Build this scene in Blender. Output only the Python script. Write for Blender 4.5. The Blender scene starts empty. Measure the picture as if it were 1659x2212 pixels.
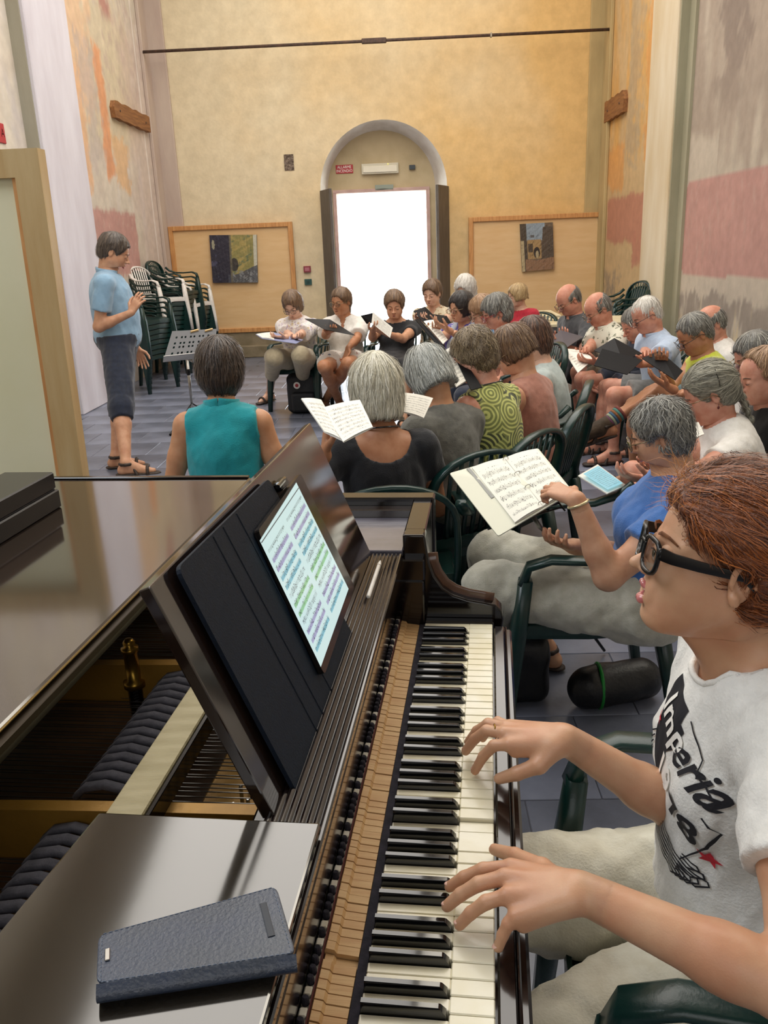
import bpy, bmesh, math, random
import numpy as np
from mathutils import Vector, Matrix
from mathutils.bvhtree import BVHTree
random.seed(7); RS=np.random.RandomState(11)
COL=bpy.context.scene.collection
SC=bpy.context.scene
# ------------------------------------------------------------------ camera
W_,H_,F_=1659,2212,1800.
PITCH,ROLL,YAW,CZ=.311,-.040,math.radians(2.1),1.6
def _axes():
    cp,sp=math.cos(PITCH),math.sin(PITCH); z=np.array([0,0,1.])
    h=np.array([-math.sin(YAW),math.cos(YAW),0]); rt=np.array([math.cos(YAW),math.sin(YAW),0])
    fw=h*cp-z*sp; up=h*sp+z*cp
    return rt*math.cos(ROLL)+up*math.sin(ROLL), -rt*math.sin(ROLL)+up*math.cos(ROLL), fw
CR,CU,CF=_axes(); CC=np.array([0,0,CZ])
cam=bpy.data.cameras.new('camera'); camo=bpy.data.objects.new('camera',cam); COL.objects.link(camo)
M=Matrix(((CR[0],CU[0],-CF[0],0),(CR[1],CU[1],-CF[1],0),(CR[2],CU[2],-CF[2],CZ),(0,0,0,1)))
camo.matrix_world=M; cam.sensor_fit='VERTICAL'; cam.sensor_height=24; cam.lens=24*F_/H_; cam.clip_start=.02; cam.clip_end=200
SC.camera=camo
# ------------------------------------------------------------------ world, lights, exposure
w=bpy.data.worlds.new('world'); SC.world=w; w.use_nodes=True
bg=w.node_tree.nodes['Background']; bg.inputs[0].default_value=(.80,.90,1,1); bg.inputs[1].default_value=13
def area(name,loc,rot,sx,sy,power,col):
    l=bpy.data.lights.new(name,'AREA'); l.shape='RECTANGLE'; l.size=sx; l.size_y=sy; l.energy=power; l.color=col
    o=bpy.data.objects.new(name,l); o.location=loc; o.rotation_euler=rot; COL.objects.link(o); return o
area('vault_fill_light',(-.3,7.6,6.3),(0,0,0),5,9,490,(1,.96,.90))  # added overhead fill below the ceiling, not a fixture
area('left_fill_light',(-3.35,1.5,4.6),(0,math.radians(-62),0),2.2,3.0,165,(.86,.93,1))  # added cool fill high on the left, no window is built
area('right_fill_light',(2.70,4.2,4.6),(0,math.radians(62),0),2.0,2.6,95,(1,.93,.80))  # added warm fill, stands in for an unseen window
area('rear_fill_light',(-.3,-3.6,3.4),(math.radians(75),0,0),4,2.6,50,(.95,.97,1))  # added weak fill behind the camera, no opening there
vs=SC.view_settings; vs.view_transform='Standard'; vs.look='None'; vs.exposure=.0; vs.gamma=1; vs.use_curve_mapping=False
# ------------------------------------------------------------------ pixel -> place
def ray(x,y): return CF+CR*((x-W_/2)/F_)-CU*((y-H_/2)/F_)
def az(x,y,z): r=ray(x,y); return CC+r*((z-CZ)/r[2])
def ay(x,y,Y): r=ray(x,y); return CC+r*(Y/r[1])
def ad(x,y,d): return CC+ray(x,y)*d
def apl(x,y,P,N): r=ray(x,y); return CC+r*(np.dot(P-CC,N)/np.dot(r,N))
V=lambda *a: np.array(a,float)
def nrm(v): v=np.asarray(v,float); return v/(np.linalg.norm(v)+1e-12)
Zv=V(0,0,1)
def hv(a): a=math.radians(a); return V(-math.sin(a),math.cos(a),0)
# ------------------------------------------------------------------ materials
def srgb(c):
    if isinstance(c,str): c=[int(c[i:i+2],16)/255 for i in (0,2,4)]
    return tuple((x/12.92 if x<=.04045 else ((x+.055)/1.055)**2.4) for x in c[:3])+(1,)
MATS={}
def mat(name,c='808080',rough=.5,metal=0,noise=None,c2=None,bump=0,bscale=60,spec=.5,sss=0,coat=0,sheen=0,emit=0,trans=0,attr=None,stretch=None,alpha=1):
    if name in MATS: return MATS[name]
    m=bpy.data.materials.new(name); m.use_nodes=True; nt=m.node_tree; N=nt.nodes; L=nt.links
    b=N['Principled BSDF']; col=srgb(c)
    b.inputs['Base Color'].default_value=col; b.inputs['Roughness'].default_value=rough; b.inputs['Metallic'].default_value=metal
    b.inputs['Specular IOR Level'].default_value=spec; b.inputs['Coat Weight'].default_value=coat; b.inputs['Coat Roughness'].default_value=.08
    b.inputs['Sheen Weight'].default_value=sheen; b.inputs['Transmission Weight'].default_value=trans
    b.inputs['Alpha'].default_value=alpha
    if sss: b.inputs['Subsurface Weight'].default_value=sss; b.inputs['Subsurface Radius'].default_value=(.9,.35,.2); b.inputs['Subsurface Scale'].default_value=.008
    if emit: b.inputs['Emission Color'].default_value=col; b.inputs['Emission Strength'].default_value=emit
    src=None
    if attr:
        a=N.new('ShaderNodeAttribute'); a.attribute_name=attr; src=a.outputs['Color']
    if noise:
        tc=N.new('ShaderNodeTexCoord'); mp=N.new('ShaderNodeMapping'); L.new(tc.outputs['Object'],mp.inputs[0])
        if stretch: mp.inputs['Scale'].default_value=stretch
        nz=N.new('ShaderNodeTexNoise'); nz.inputs['Scale'].default_value=noise; nz.inputs['Detail'].default_value=6; L.new(mp.outputs[0],nz.inputs[0])
        rp=N.new('ShaderNodeValToRGB'); rp.color_ramp.elements[0].position=.35; rp.color_ramp.elements[1].position=.68; L.new(nz.outputs[0],rp.inputs[0])
        mx=N.new('ShaderNodeMix'); mx.data_type='RGBA'; L.new(rp.outputs[0],mx.inputs[0])
        if src is not None:
            mx.blend_type='MULTIPLY'; rp.color_ramp.elements[0].color=(1,1,1,1); rp.color_ramp.elements[1].color=(1,1,1,1)
            m2=N.new('ShaderNodeMix'); m2.data_type='RGBA'; L.new(nz.outputs[0],m2.inputs[0]); m2.inputs[6].default_value=(.78,.78,.78,1); m2.inputs[7].default_value=(1.2,1.2,1.2,1)
            mx.inputs[0].default_value=1
            for l in list(mx.inputs[0].links): L.remove(l)
            L.new(src,mx.inputs[6]); L.new(m2.outputs[2],mx.inputs[7])
        else:
            mx.inputs[6].default_value=col; mx.inputs[7].default_value=srgb(c2 or c)
        src=mx.outputs[2]
    if src is not None: L.new(src,b.inputs['Base Color'])
    if bump:
        tc=N.new('ShaderNodeTexCoord'); mp=N.new('ShaderNodeMapping'); L.new(tc.outputs['Object'],mp.inputs[0])
        if stretch: mp.inputs['Scale'].default_value=stretch
        nz=N.new('ShaderNodeTexNoise'); nz.inputs['Scale'].default_value=bscale; nz.inputs['Detail'].default_value=5; L.new(mp.outputs[0],nz.inputs[0])
        bp=N.new('ShaderNodeBump'); bp.inputs['Strength'].default_value=bump; bp.inputs['Distance'].default_value=.01; L.new(nz.outputs[0],bp.inputs['Height']); L.new(bp.outputs[0],b.inputs['Normal'])
    MATS[name]=m; return m
# ------------------------------------------------------------------ mesh helpers
def link(o,parent=None):
    COL.objects.link(o)
    if parent is not None: o.parent=parent; ORG[o.name]=ORG.get(parent.name,np.zeros(3))
    return o
def meshnp(name,v,f,m=None,parent=None,smooth=True,org=None,col=None,colname='Col'):
    """f: list of int arrays (n,k)"""
    v=np.asarray(v,np.float32)
    if org is not None: v=v-np.asarray(org,np.float32)
    elif parent is not None: v=v-np.asarray(ORG.get(parent.name,(0,0,0)),np.float32)
    me=bpy.data.meshes.new(name); me.vertices.add(len(v)); me.vertices.foreach_set('co',v.ravel())
    fs=[np.asarray(x,np.int32) for x in (f if isinstance(f,list) else [f]) if len(x)]
    idx=np.concatenate([x.ravel() for x in fs]); cnt=np.concatenate([np.full(len(x),x.shape[1],np.int32) for x in fs])
    me.loops.add(len(idx)); me.loops.foreach_set('vertex_index',idx); me.polygons.add(len(cnt))
    st=np.concatenate([[0],np.cumsum(cnt)[:-1]]).astype(np.int32); me.polygons.foreach_set('loop_start',st)
    me.polygons.foreach_set('use_smooth',np.full(len(cnt),smooth)); me.update(calc_edges=True); me.validate()
    if col is not None:
        a=me.color_attributes.new(colname,'FLOAT_COLOR','POINT'); c=np.ones((len(v),4),np.float32); c[:,:3]=col; a.data.foreach_set('color',c.ravel())
    if m is not None: me.materials.append(m)
    o=bpy.data.objects.new(name,me); link(o,parent)
    if org is not None: o.location=org; ORG[o.name]=np.array(org,float)
    return o
ORG={}
def tag(o,label,cat=None,group=None,kind=None):
    if label: o['label']=label
    if cat: o['category']=cat
    if group: o['group']=group
    if kind: o['kind']=kind
    return o
def thing(name,loc,label,cat,group=None):
    o=bpy.data.objects.new(name,None); o.empty_display_size=.1; link(o); o.location=tuple(loc); ORG[o.name]=np.array(loc,float)
    return tag(o,label,cat,group)
class MB:
    """collects simple shapes into one mesh (world coordinates)"""
    def __init__(s): s.v=[]; s.f=[]; s.n=0
    def add(s,v,f):
        v=np.asarray(v,float); s.v.append(v); s.f+= [tuple(i+s.n for i in q) for q in f]; s.n+=len(v); return s
    def box(s,c,x,y,z,bev=0):
        """c centre, x,y,z half-axis vectors"""
        c,x,y,z=map(lambda a:np.asarray(a,float),(c,x,y,z))
        if not bev:
            v=[c+a*x+b*y+d*z for a in(-1,1) for b in(-1,1) for d in(-1,1)]
            f=[(0,1,3,2),(4,6,7,5),(0,4,5,1),(2,3,7,6),(0,2,6,4),(1,5,7,3)]
            if np.dot(np.cross(x,y),z)<0: f=[q[::-1] for q in f]
            return s.add(v,f)
        lx,ly,lz=[np.linalg.norm(a) for a in (x,y,z)]; bv=min(bev,lx*.9,ly*.9,lz*.9)
        v=[];idx={}
        for a in(-1,1):
            for b in(-1,1):
                for d in(-1,1):
                    for k in range(3):
                        sc=[1-bv/lx,1-bv/ly,1-bv/lz]; sc[k]=1
                        idx[(a,b,d,k)]=len(v); v.append(c+a*x*sc[0]+b*y*sc[1]+d*z*sc[2])
        f=[]
        sg=(-1,1)
        for a in sg:
            q=[idx[(a,b,d,0)] for b,d in((-1,-1),(1,-1),(1,1),(-1,1))]; f.append(q if a>0 else q[::-1])
            q=[idx[(b,a,d,1)] for b,d in((-1,-1),(-1,1),(1,1),(1,-1))]; f.append(q if a>0 else q[::-1])
            q=[idx[(b,d,a,2)] for b,d in((-1,-1),(1,-1),(1,1),(-1,1))]; f.append(q if a>0 else q[::-1])
        for a in sg:
            for b in sg:
                q=[idx[(a,b,-1,0)],idx[(a,b,-1,1)],idx[(a,b,1,1)],idx[(a,b,1,0)]]; f.append(q if a*b>0 else q[::-1])
                q=[idx[(a,-1,b,0)],idx[(a,1,b,0)],idx[(a,1,b,2)],idx[(a,-1,b,2)]]; f.append(q if a*b>0 else q[::-1])
                q=[idx[(-1,a,b,1)],idx[(-1,a,b,2)],idx[(1,a,b,2)],idx[(1,a,b,1)]]; f.append(q if a*b>0 else q[::-1])
                for d in sg:
                    q=[idx[(a,b,d,0)],idx[(a,b,d,1)],idx[(a,b,d,2)]]; f.append(q if a*b*d>0 else q[::-1])
        if np.dot(np.cross(x,y),z)<0: f=[q[::-1] for q in f]
        return s.add(v,f)
    def abox(s,lo,hi,bev=0):
        lo=np.array(lo,float);hi=np.array(hi,float);h=(hi-lo)/2
        return s.box((lo+hi)/2,(h[0],0,0),(0,h[1],0),(0,0,h[2]),bev)
    def tube(s,pts,r,n=8,up=None,fl=1.,cap=True,close=False):
        """sweep; r scalar or list; fl = flattening of the second axis; up fixes the frame"""
        P=[np.asarray(p,float) for p in pts]; m=len(P); r=[r]*m if np.isscalar(r) else list(r)
        T=[nrm(P[(i+1)%m if close else min(i+1,m-1)]-P[(i-1)%m if close else max(i-1,0)]) for i in range(m)]
        if up is None:
            u=np.cross(T[0],V(0,0,1)); 
            if np.linalg.norm(u)<.05: u=np.cross(T[0],V(1,0,0))
            u=nrm(u)
        v=[]
        for i in range(m):
            if up is not None: a=np.cross(np.asarray(up,float),T[i]); a=nrm(a) if np.linalg.norm(a)>.02 else a0; a0=a
            else: u=nrm(u-T[i]*np.dot(u,T[i])); a=u
            b=np.cross(T[i],a)
            for k in range(n):
                t=2*math.pi*(k+.5)/n; v.append(P[i]+r[i]*(a*math.cos(t)+b*math.sin(t)*fl))
        f=[]
        for i in range(m if close else m-1):
            j=(i+1)%m
            for k in range(n): f.append((i*n+k,i*n+(k+1)%n,j*n+(k+1)%n,j*n+k))
        if cap and not close: f.append(tuple(range(n))[::-1]); f.append(tuple((m-1)*n+k for k in range(n)))
        return s.add(v,f)
    def rect(s,pts,w,t,up):
        """sweep of a w x t rectangle (w across up x tangent, t along up-ish); w,t scalars or lists"""
        P=[np.asarray(p,float) for p in pts]; m=len(P); w=[w]*m if np.isscalar(w) else w; t=[t]*m if np.isscalar(t) else t
        up=np.asarray(up,float); v=[]; c=.28
        for i in range(m):
            T=nrm(P[min(i+1,m-1)]-P[max(i-1,0)]); a=np.cross(up,T); a=nrm(a) if np.linalg.norm(a)>.02 else a0; a0=a; b=np.cross(T,a)
            for x,y in((-1,-1+c*2),(-1+c,-1),(1-c,-1),(1,-1+c*2),(1,1-c*2),(1-c,1),(-1+c,1),(-1,1-c*2)): v.append(P[i]+a*x*w[i]/2+b*y*t[i]/2)
        f=[]
        for i in range(m-1):
            for k in range(8): f.append((i*8+k,i*8+(k+1)%8,i*8+8+(k+1)%8,i*8+8+k))
        f.append(tuple(range(8))[::-1]); f.append(tuple((m-1)*8+k for k in range(8)))
        return s.add(v,f)
    def lathe(s,c,prof,ax=(0,0,1),n=20):
        ax=nrm(ax); a=nrm(np.cross(ax,V(1,0,0) if abs(ax[0])<.8 else V(0,1,0))); b=np.cross(ax,a); c=np.asarray(c,float); v=[]
        for r,h in prof:
            for k in range(n): t=2*math.pi*k/n; v.append(c+ax*h+(a*math.cos(t)+b*math.sin(t))*max(r,1e-4))
        f=[]
        for i in range(len(prof)-1):
            for k in range(n): f.append((i*n+k,i*n+(k+1)%n,(i+1)*n+(k+1)%n,(i+1)*n+k))
        f.append(tuple(range(n))[::-1]); f.append(tuple((len(prof)-1)*n+k for k in range(n)))
        return s.add(v,f)
    def prism(s,pts,d):
        """polygon pts (world, planar) extruded by vector d"""
        P=[np.asarray(p,float) for p in pts]; n=len(P); d=np.asarray(d,float); v=P+[p+d for p in P]
        nn=sum(np.cross(P[i]-P[0],P[(i+1)%n]-P[0]) for i in range(1,n-1)); top=tuple(range(n,2*n)); bot=tuple(range(n))[::-1]
        side=[(i,(i+1)%n,n+(i+1)%n,n+i) for i in range(n)]; f=[top,bot]+side
        if np.dot(nn,d)<0: f=[q[::-1] for q in f]
        return s.add(v,f)
    def grid(s,fn,nu,nv,flip=False):
        v=[fn(i/nu,j/nv) for i in range(nu+1) for j in range(nv+1)]
        f=[(i*(nv+1)+j,(i+1)*(nv+1)+j,(i+1)*(nv+1)+j+1,i*(nv+1)+j+1) for i in range(nu) for j in range(nv)]
        return s.add(v,[q[::-1] for q in f] if flip else f)
    def sheet(s,fn,nu,nv,th):
        """closed thin sheet: fn(u,v)->point, th = thickness"""
        g=np.array([[fn(i/nu,j/nv) for j in range(nv+1)] for i in range(nu+1)],float)
        du=np.gradient(g,axis=0); dv=np.gradient(g,axis=1); n=np.cross(du,dv); n/=np.linalg.norm(n,axis=2,keepdims=True)+1e-12
        a=(g+n*th/2).reshape(-1,3); b=(g-n*th/2).reshape(-1,3); N=len(a); w=nv+1; f=[]
        for i in range(nu):
            for j in range(nv):
                q=(i*w+j,(i+1)*w+j,(i+1)*w+j+1,i*w+j+1); f.append(q); f.append(tuple(N+k for k in q[::-1]))
        ring=[i*w for i in range(nu+1)]+[nu*w+j for j in range(1,w)]+[i*w+nv for i in range(nu-1,-1,-1)]+[j for j in range(nv-1,0,-1)]
        for i in range(len(ring)): p,q=ring[i],ring[(i+1)%len(ring)]; f.append((q,p,N+p,N+q))
        return s.add(np.concatenate([a,b]),f)
    def build(s,name,m=None,parent=None,smooth=False,org=None,bevel=0):
        v=np.concatenate(s.v); o0=org if org is not None else (ORG.get(parent.name,(0,0,0)) if parent is not None else (0,0,0))
        me=bpy.data.meshes.new(name); me.from_pydata((v-np.asarray(o0)).tolist(),[],s.f); 
        if smooth: me.polygons.foreach_set('use_smooth',[True]*len(me.polygons))
        if m is not None: me.materials.append(m)
        me.update(); o=bpy.data.objects.new(name,me); link(o,parent)
        if org is not None: o.location=tuple(org); ORG[o.name]=np.array(org,float)
        if bevel:
            bm=o.modifiers.new('b','BEVEL'); bm.width=bevel; bm.segments=2; bm.limit_method='ANGLE'
        return o
def autosmooth(o,ang=40):
    me=o.data; me.polygons.foreach_set('use_smooth',[True]*len(me.polygons)); 
    bm=bmesh.new(); bm.from_mesh(me); a=math.radians(ang)
    for e in bm.edges:
        if len(e.link_faces)==2 and e.calc_face_angle(0)>a: e.smooth=False
    bm.to_mesh(me); bm.free(); return o
def copytree(o,parent=None,loc=None,rotz=None):
    c=o.copy(); COL.objects.link(c)
    if parent is not None: c.parent=parent
    if loc is not None: c.location=tuple(loc); ORG[c.name]=np.array(loc,float)
    if rotz is not None: c.rotation_euler=(0,0,rotz)
    for ch in list(o.children): copytree(ch,c)
    return c
# ------------------------------------------------------------------ implicit bodies
def cap(a,b,ra,rb=None,k=.02,fl=None,clip=None,op='u'): return dict(t='c',a=np.asarray(a,float),b=np.asarray(b,float),ra=ra,rb=ra if rb is None else rb,k=k,fl=fl,clip=clip,op=op)
def ell(c,r,R=None,k=.02,clip=None,op='u'): return dict(t='e',c=np.asarray(c,float),r=np.asarray(r,float),R=np.eye(3) if R is None else np.asarray(R,float),k=k,clip=clip,op=op)
def infl(pr,o,k=None):
    out=[]
    for p in pr:
        q=dict(p)
        if p['t']=='c': q['ra']=p['ra']+o; q['rb']=p['rb']+o
        else: q['r']=p['r']+o
        if k is not None: q['k']=k
        out.append(q)
    return out
class Fld:
    def __init__(s,lo,hi,h):
        s.h=h; s.lo=np.asarray(lo,float); s.n=np.ceil((np.asarray(hi,float)-s.lo)/h).astype(int)+1
        s.f=np.full(s.n,1.,np.float32); s.ax=[(s.lo[i]+h*np.arange(s.n[i])).astype(np.float32) for i in range(3)]
    def blk(s,lo,hi):
        a=np.maximum(0,np.floor((lo-s.lo)/s.h).astype(int)); b=np.minimum(s.n,np.ceil((hi-s.lo)/s.h).astype(int)+1)
        if (b<=a).any(): return None
        sl=tuple(slice(a[i],b[i]) for i in range(3))
        return sl,s.ax[0][sl[0]][:,None,None],s.ax[1][sl[1]][None,:,None],s.ax[2][sl[2]][None,None,:]
    def put(s,p):
        k=p['k']; mg=k+2.5*s.h
        if p['t']=='c':
            a,b=p['a'],p['b']; r=max(p['ra'],p['rb']); 
            if p['fl'] is not None: r*=max(1,p['fl'][1])
            lo=np.minimum(a,b)-r-mg; hi=np.maximum(a,b)+r+mg
        else:
            r=max(p['r']) if not np.allclose(p['R'],np.eye(3)) else p['r']; lo=p['c']-r-mg; hi=p['c']+r+mg
        B=s.blk(lo,hi)
        if B is None: return
        sl,X,Y,Z=B
        if p['t']=='c':
            x=X-np.float32(a[0]); y=Y-np.float32(a[1]); z=Z-np.float32(a[2]); ba=b-a
            if p['fl'] is not None:
                d,fc=p['fl']; q=x*d[0]+y*d[1]+z*d[2]; g=(1/fc-1); x=x+q*(g*d[0]); y=y+q*(g*d[1]); z=z+q*(g*d[2]); ba=ba+d*np.dot(ba,d)*g
            bb=float(np.dot(ba,ba))+1e-9; h=np.clip((x*ba[0]+y*ba[1]+z*ba[2])/bb,0,1)
            D=np.sqrt((x-h*ba[0])**2+(y-h*ba[1])**2+(z-h*ba[2])**2)-(p['ra']+(p['rb']-p['ra'])*h)
        else:
            x=X-np.float32(p['c'][0]); y=Y-np.float32(p['c'][1]); z=Z-np.float32(p['c'][2]); R=p['R']; r=p['r']; k0=0;k1=0
            for i in range(3):
                q=x*R[i][0]+y*R[i][1]+z*R[i][2]; k0=k0+(q/r[i])**2; k1=k1+(q/r[i]**2)**2
            k0=np.sqrt(k0); D=k0*(k0-1)/(np.sqrt(k1)+1e-9)
        if p['clip']:
            for pt,n in p['clip']: D=np.maximum(D,(X-pt[0])*n[0]+(Y-pt[1])*n[1]+(Z-pt[2])*n[2])
        f=s.f[sl]
        if p['op']=='s': D=-D; hh=np.maximum(k-np.abs(f-D),0)/max(k,1e-6); s.f[sl]=np.maximum(f,D)+hh*hh*k*.25
        else: hh=np.maximum(k-np.abs(f-D),0)/max(k,1e-6); s.f[sl]=np.minimum(f,D)-hh*hh*k*.25
    def all(s,pr):
        for p in pr: s.put(p)
        return s
    def cut(s,pt,n):
        s.f=np.maximum(s.f,((s.ax[0]-pt[0])*n[0])[:,None,None]+((s.ax[1]-pt[1])*n[1])[None,:,None]+((s.ax[2]-pt[2])*n[2])[None,None,:]).astype(np.float32); return s
    def noise(s,amp,sc,seed=0,st=(1,1,1),R=None):
        i=np.nonzero(np.abs(s.f)<max(.03,amp*3)); P=np.stack([s.ax[0][i[0]],s.ax[1][i[1]],s.ax[2][i[2]]],-1).astype(float)
        if R is not None: P=P@np.asarray(R).T
        s.f[i]+=(amp*fnoise(P*np.array(st)*sc,seed)).astype(np.float32); return s
    def samp(s,P):
        q=(P-s.lo)/s.h; q=np.clip(q,0,np.array(s.n)-1.001); i=q.astype(int); t=q-i; r=0
        for a in(0,1):
            for b in(0,1):
                for c in(0,1):
                    w=(t[:,0] if a else 1-t[:,0])*(t[:,1] if b else 1-t[:,1])*(t[:,2] if c else 1-t[:,2]); r=r+w*s.f[i[:,0]+a,i[:,1]+b,i[:,2]+c]
        return r
    def grad(s,P):
        e=s.h; g=np.stack([s.samp(P+np.eye(3)[i]*e)-s.samp(P-np.eye(3)[i]*e) for i in range(3)],-1); return g/(np.linalg.norm(g,axis=1,keepdims=True)+1e-9)
    def net(s):
        f=s.f; n=s.n; neg=f<0
        c=np.zeros(np.array(n)-1,np.uint8)
        for a in(0,1):
            for b in(0,1):
                for d in(0,1): c+=neg[a:n[0]-1+a,b:n[1]-1+b,d:n[2]-1+d]
        act=(c>0)&(c<8); I=np.argwhere(act)
        if len(I)==0: return np.zeros((0,3)),np.zeros((0,4),int)
        idx=np.full(act.shape,-1,np.int64); idx[act]=np.arange(len(I))
        S=np.zeros((len(I),3)); C=np.zeros(len(I))
        off=[(a,b,d) for a in(0,1) for b in(0,1) for d in(0,1)]
        for p in off:
            for ax in range(3):
                if p[ax]: continue
                q=list(p); q[ax]=1
                fa=f[I[:,0]+p[0],I[:,1]+p[1],I[:,2]+p[2]]; fb=f[I[:,0]+q[0],I[:,1]+q[1],I[:,2]+q[2]]
                m=(fa<0)!=(fb<0); t=np.where(m,fa/(fa-fb+1e-12),0)
                pos=np.array(p,float)[None]+np.zeros((len(I),3)); pos[:,ax]+=t; S+=pos*m[:,None]; C+=m
        v=s.lo+(I+S/C[:,None])*s.h
        F=[]
        for ax in range(3):
            o1,o2=(ax+1)%3,(ax+2)%3; sl0=[slice(1,-1)]*3; sl1=[slice(1,-1)]*3; sl0[ax]=slice(0,n[ax]-1); sl1[ax]=slice(1,n[ax])
            A=neg[tuple(sl0)]; B=neg[tuple(sl1)]; E=np.argwhere(A!=B)
            if len(E)==0: continue
            sg=A[E[:,0],E[:,1],E[:,2]]; base=E.copy(); base[:,o1]+=1; base[:,o2]+=1
            def g(d1,d2):
                b=base.copy(); b[:,o1]-=d1; b[:,o2]-=d2; return idx[b[:,0],b[:,1],b[:,2]]
            Q=np.stack([g(1,1),g(0,1),g(0,0),g(1,0)],-1); Q[~sg]=Q[~sg][:,::-1]; F.append(Q)
        return v,np.concatenate(F)
def fnoise(P,seed=0):
    r=np.random.RandomState(seed+5); o=0
    for k in range(5):
        d=r.normal(size=3); d/=np.linalg.norm(d); d2=r.normal(size=3); o=o+np.sin(P@d*6.28*(.7+.25*k)+r.rand()*6+1.3*np.sin(P@d2*3.1+r.rand()*6))/(1+.25*k)
    return o/2.6
def bbox(pr,pad=.03):
    lo=np.full(3,1e9);hi=-lo
    for p in pr:
        if p['op']=='s': continue
        if p['t']=='c': r=max(p['ra'],p['rb'])*(max(1,p['fl'][1]) if p['fl'] is not None else 1); a=np.minimum(p['a'],p['b'])-r; b=np.maximum(p['a'],p['b'])+r
        else: r=max(p['r']); a=p['c']-r; b=p['c']+r
        lo=np.minimum(lo,a); hi=np.maximum(hi,b)
    return lo-pad,hi+pad
def field(pr,h,pad=.03,lo=None,hi=None):
    a,b=bbox(pr,pad)
    if lo is not None: a=np.maximum(a,lo)
    if hi is not None: b=np.minimum(b,hi)
    return Fld(a,b,h).all(pr)
def joinnets(nets):
    v=[];f=[];n=0
    for a,b in nets:
        if len(a)==0: continue
        v.append(a); f.append(b+n); n+=len(a)
    return np.concatenate(v),np.concatenate(f)
# ------------------------------------------------------------------ head, in (forward,left,up) metres
def head_prims(T,open_=0,female=True,ears=True,hq=False,nosz=1.,jaw=1.):
    """T: function prim-local -> world; returns prims in world"""
    L=[]; jw=.93 if female else 1.
    def e(c,r,k=.015,op='u',rot=None): L.append(T.e(c,r,k,op,rot))
    def c(a,b,ra,rb=None,k=.012,op='u'): L.append(T.c(a,b,ra,rb,k,op))
    e((-.014,0,.036),(.094,.076,.082)); e((.030,0,.028),(.058,.064,.062),.02)
    e((.040,0,-.032),(.048,.055,.066),.02); e((.012,0,-.045),(.055,.057*jw,.052),.035); e((.035,0,-.070),(.045,.040,.034),.03)
    for q in(-1,1):
        c((.000,q*.049*jw,-.055),(.060,q*.014,-.097),.019*jaw,.015*jaw,.04); e((.048,q*.034,-.030),(.026,.022,.026),.035)
        c((.066,q*.046,.016),(.084,q*.012,.016),.008,.009,.012)
    e((.066,0,-.100),(.018,.018,.015),.02); e((.100,0,-.0885),(.012,.020,.006),.016,'s')
    for q in(-1,1): e((.088,q*.030,-.068),(.008,.006,.012),.014,'s')
    c((.087,0,.010),(.106,0,-.022),.0062,.0075,.012); e((.1115,0,-.030),(.0125*nosz,.0100,.0092),.010)
    for q in(-1,1): e((.099,q*.0120,-.034),(.011,.0072,.0080),.006)
    for q in(-1,1): e((.099,q*.031,.000),(.014,.018,.011),.012,'s')
    for q in(-1,1): e((.0785,q*.031,-.001),(.0135,.0155,.0125),.004)
    # muzzle and lips
    e((.074,0,-.066),(.021,.028,.021),.02)
    if not hq: c((.0885,-.016,-.0605),(.0935,0,-.058),.0040,.0050,.006); c((.0885,.016,-.0605),(.0935,0,-.058),.0040,.0050,.006)
    g=open_
    if not hq: c((.085,-.013,-.069-g),(.0900,0,-.071-g),.0044,.0058,.006); c((.085,.013,-.069-g),(.0900,0,-.071-g),.0044,.0058,.006)
    if open_: e((.096,0,-.0650-g*.35),(.016 if hq else .020,.0145,.0022+g*.45),.003,'s')
    else: e((.102,0,-.0645),(.010,.020,.0012),.003,'s')
    if not hq:
        for q in(-1,1): e((.0985,q*.0068,-.0405),(.004,.0032,.003),.003,'s')
    if ears:
        for q in(-1,1):
            if hq:
                pts=[]
                for t in np.linspace(-2.2,1.9,13):
                    rr=.016+.002*math.cos(t); pts.append((-.010-rr*math.sin(t)*1.05-.004*0,q*(.079+.010*math.cos(t*.5)),-.002+.027*math.cos(t)*.95+.002))
                e((-.010,q*.073,-.010),(.017,.006,.027),.006)
                for a_,b_ in zip(pts[:-1],pts[1:]): c(a_,b_,.0036,.0036,.004)
                c((-.004,q*.079,-.030),(-.006,q*.079,-.036),.0065,.006,.008)
                c((-.018,q*.080,.008),(-.015,q*.080,-.016),.003,.003,.004)
                c((.004,q*.076,-.004),(.003,q*.078,-.012),.0042,.004,.005)
                e((-.005,q*.084,-.010),(.0085,.0095,.0125),.002,'s'); e((-.010,q*.084,.010),(.007,.0065,.008),.002,'s')
            else:
                e((-.010,q*.076,-.006),(.017,.008,.030),.008); e((-.008,q*.085,-.004),(.009,.006,.019),.004,'s')
    return L
class HT:
    """head transform"""
    def __init__(s,c,F,L,U,sc=1): s.c=np.asarray(c,float); s.B=np.array([F,L,U]); s.sc=sc
    def p(s,q): return s.c+np.asarray(q,float)@s.B*s.sc
    def e(s,c,r,k=.015,op='u',rot=None):
        B=s.B if rot is None else rot@s.B
        return ell(s.p(c),np.array(r)*s.sc,B,k*s.sc,None,op)
    def c_(s): pass
    def c(s,*a): raise NotImplementedError
def mkHT(c,F,L,U,sc=1):
    h=HT(c,F,L,U,sc); h.c0=h.c
    class T: pass
    t=T(); t.p=h.p; t.e=h.e; t.sc=sc; t.B=h.B; t.o=h.c
    t.c=lambda a,b,ra,rb=None,k=.012,op='u': cap(h.p(a),h.p(b),ra*sc,(ra if rb is None else rb)*sc,k*sc,None,None,op)
    return t
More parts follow.
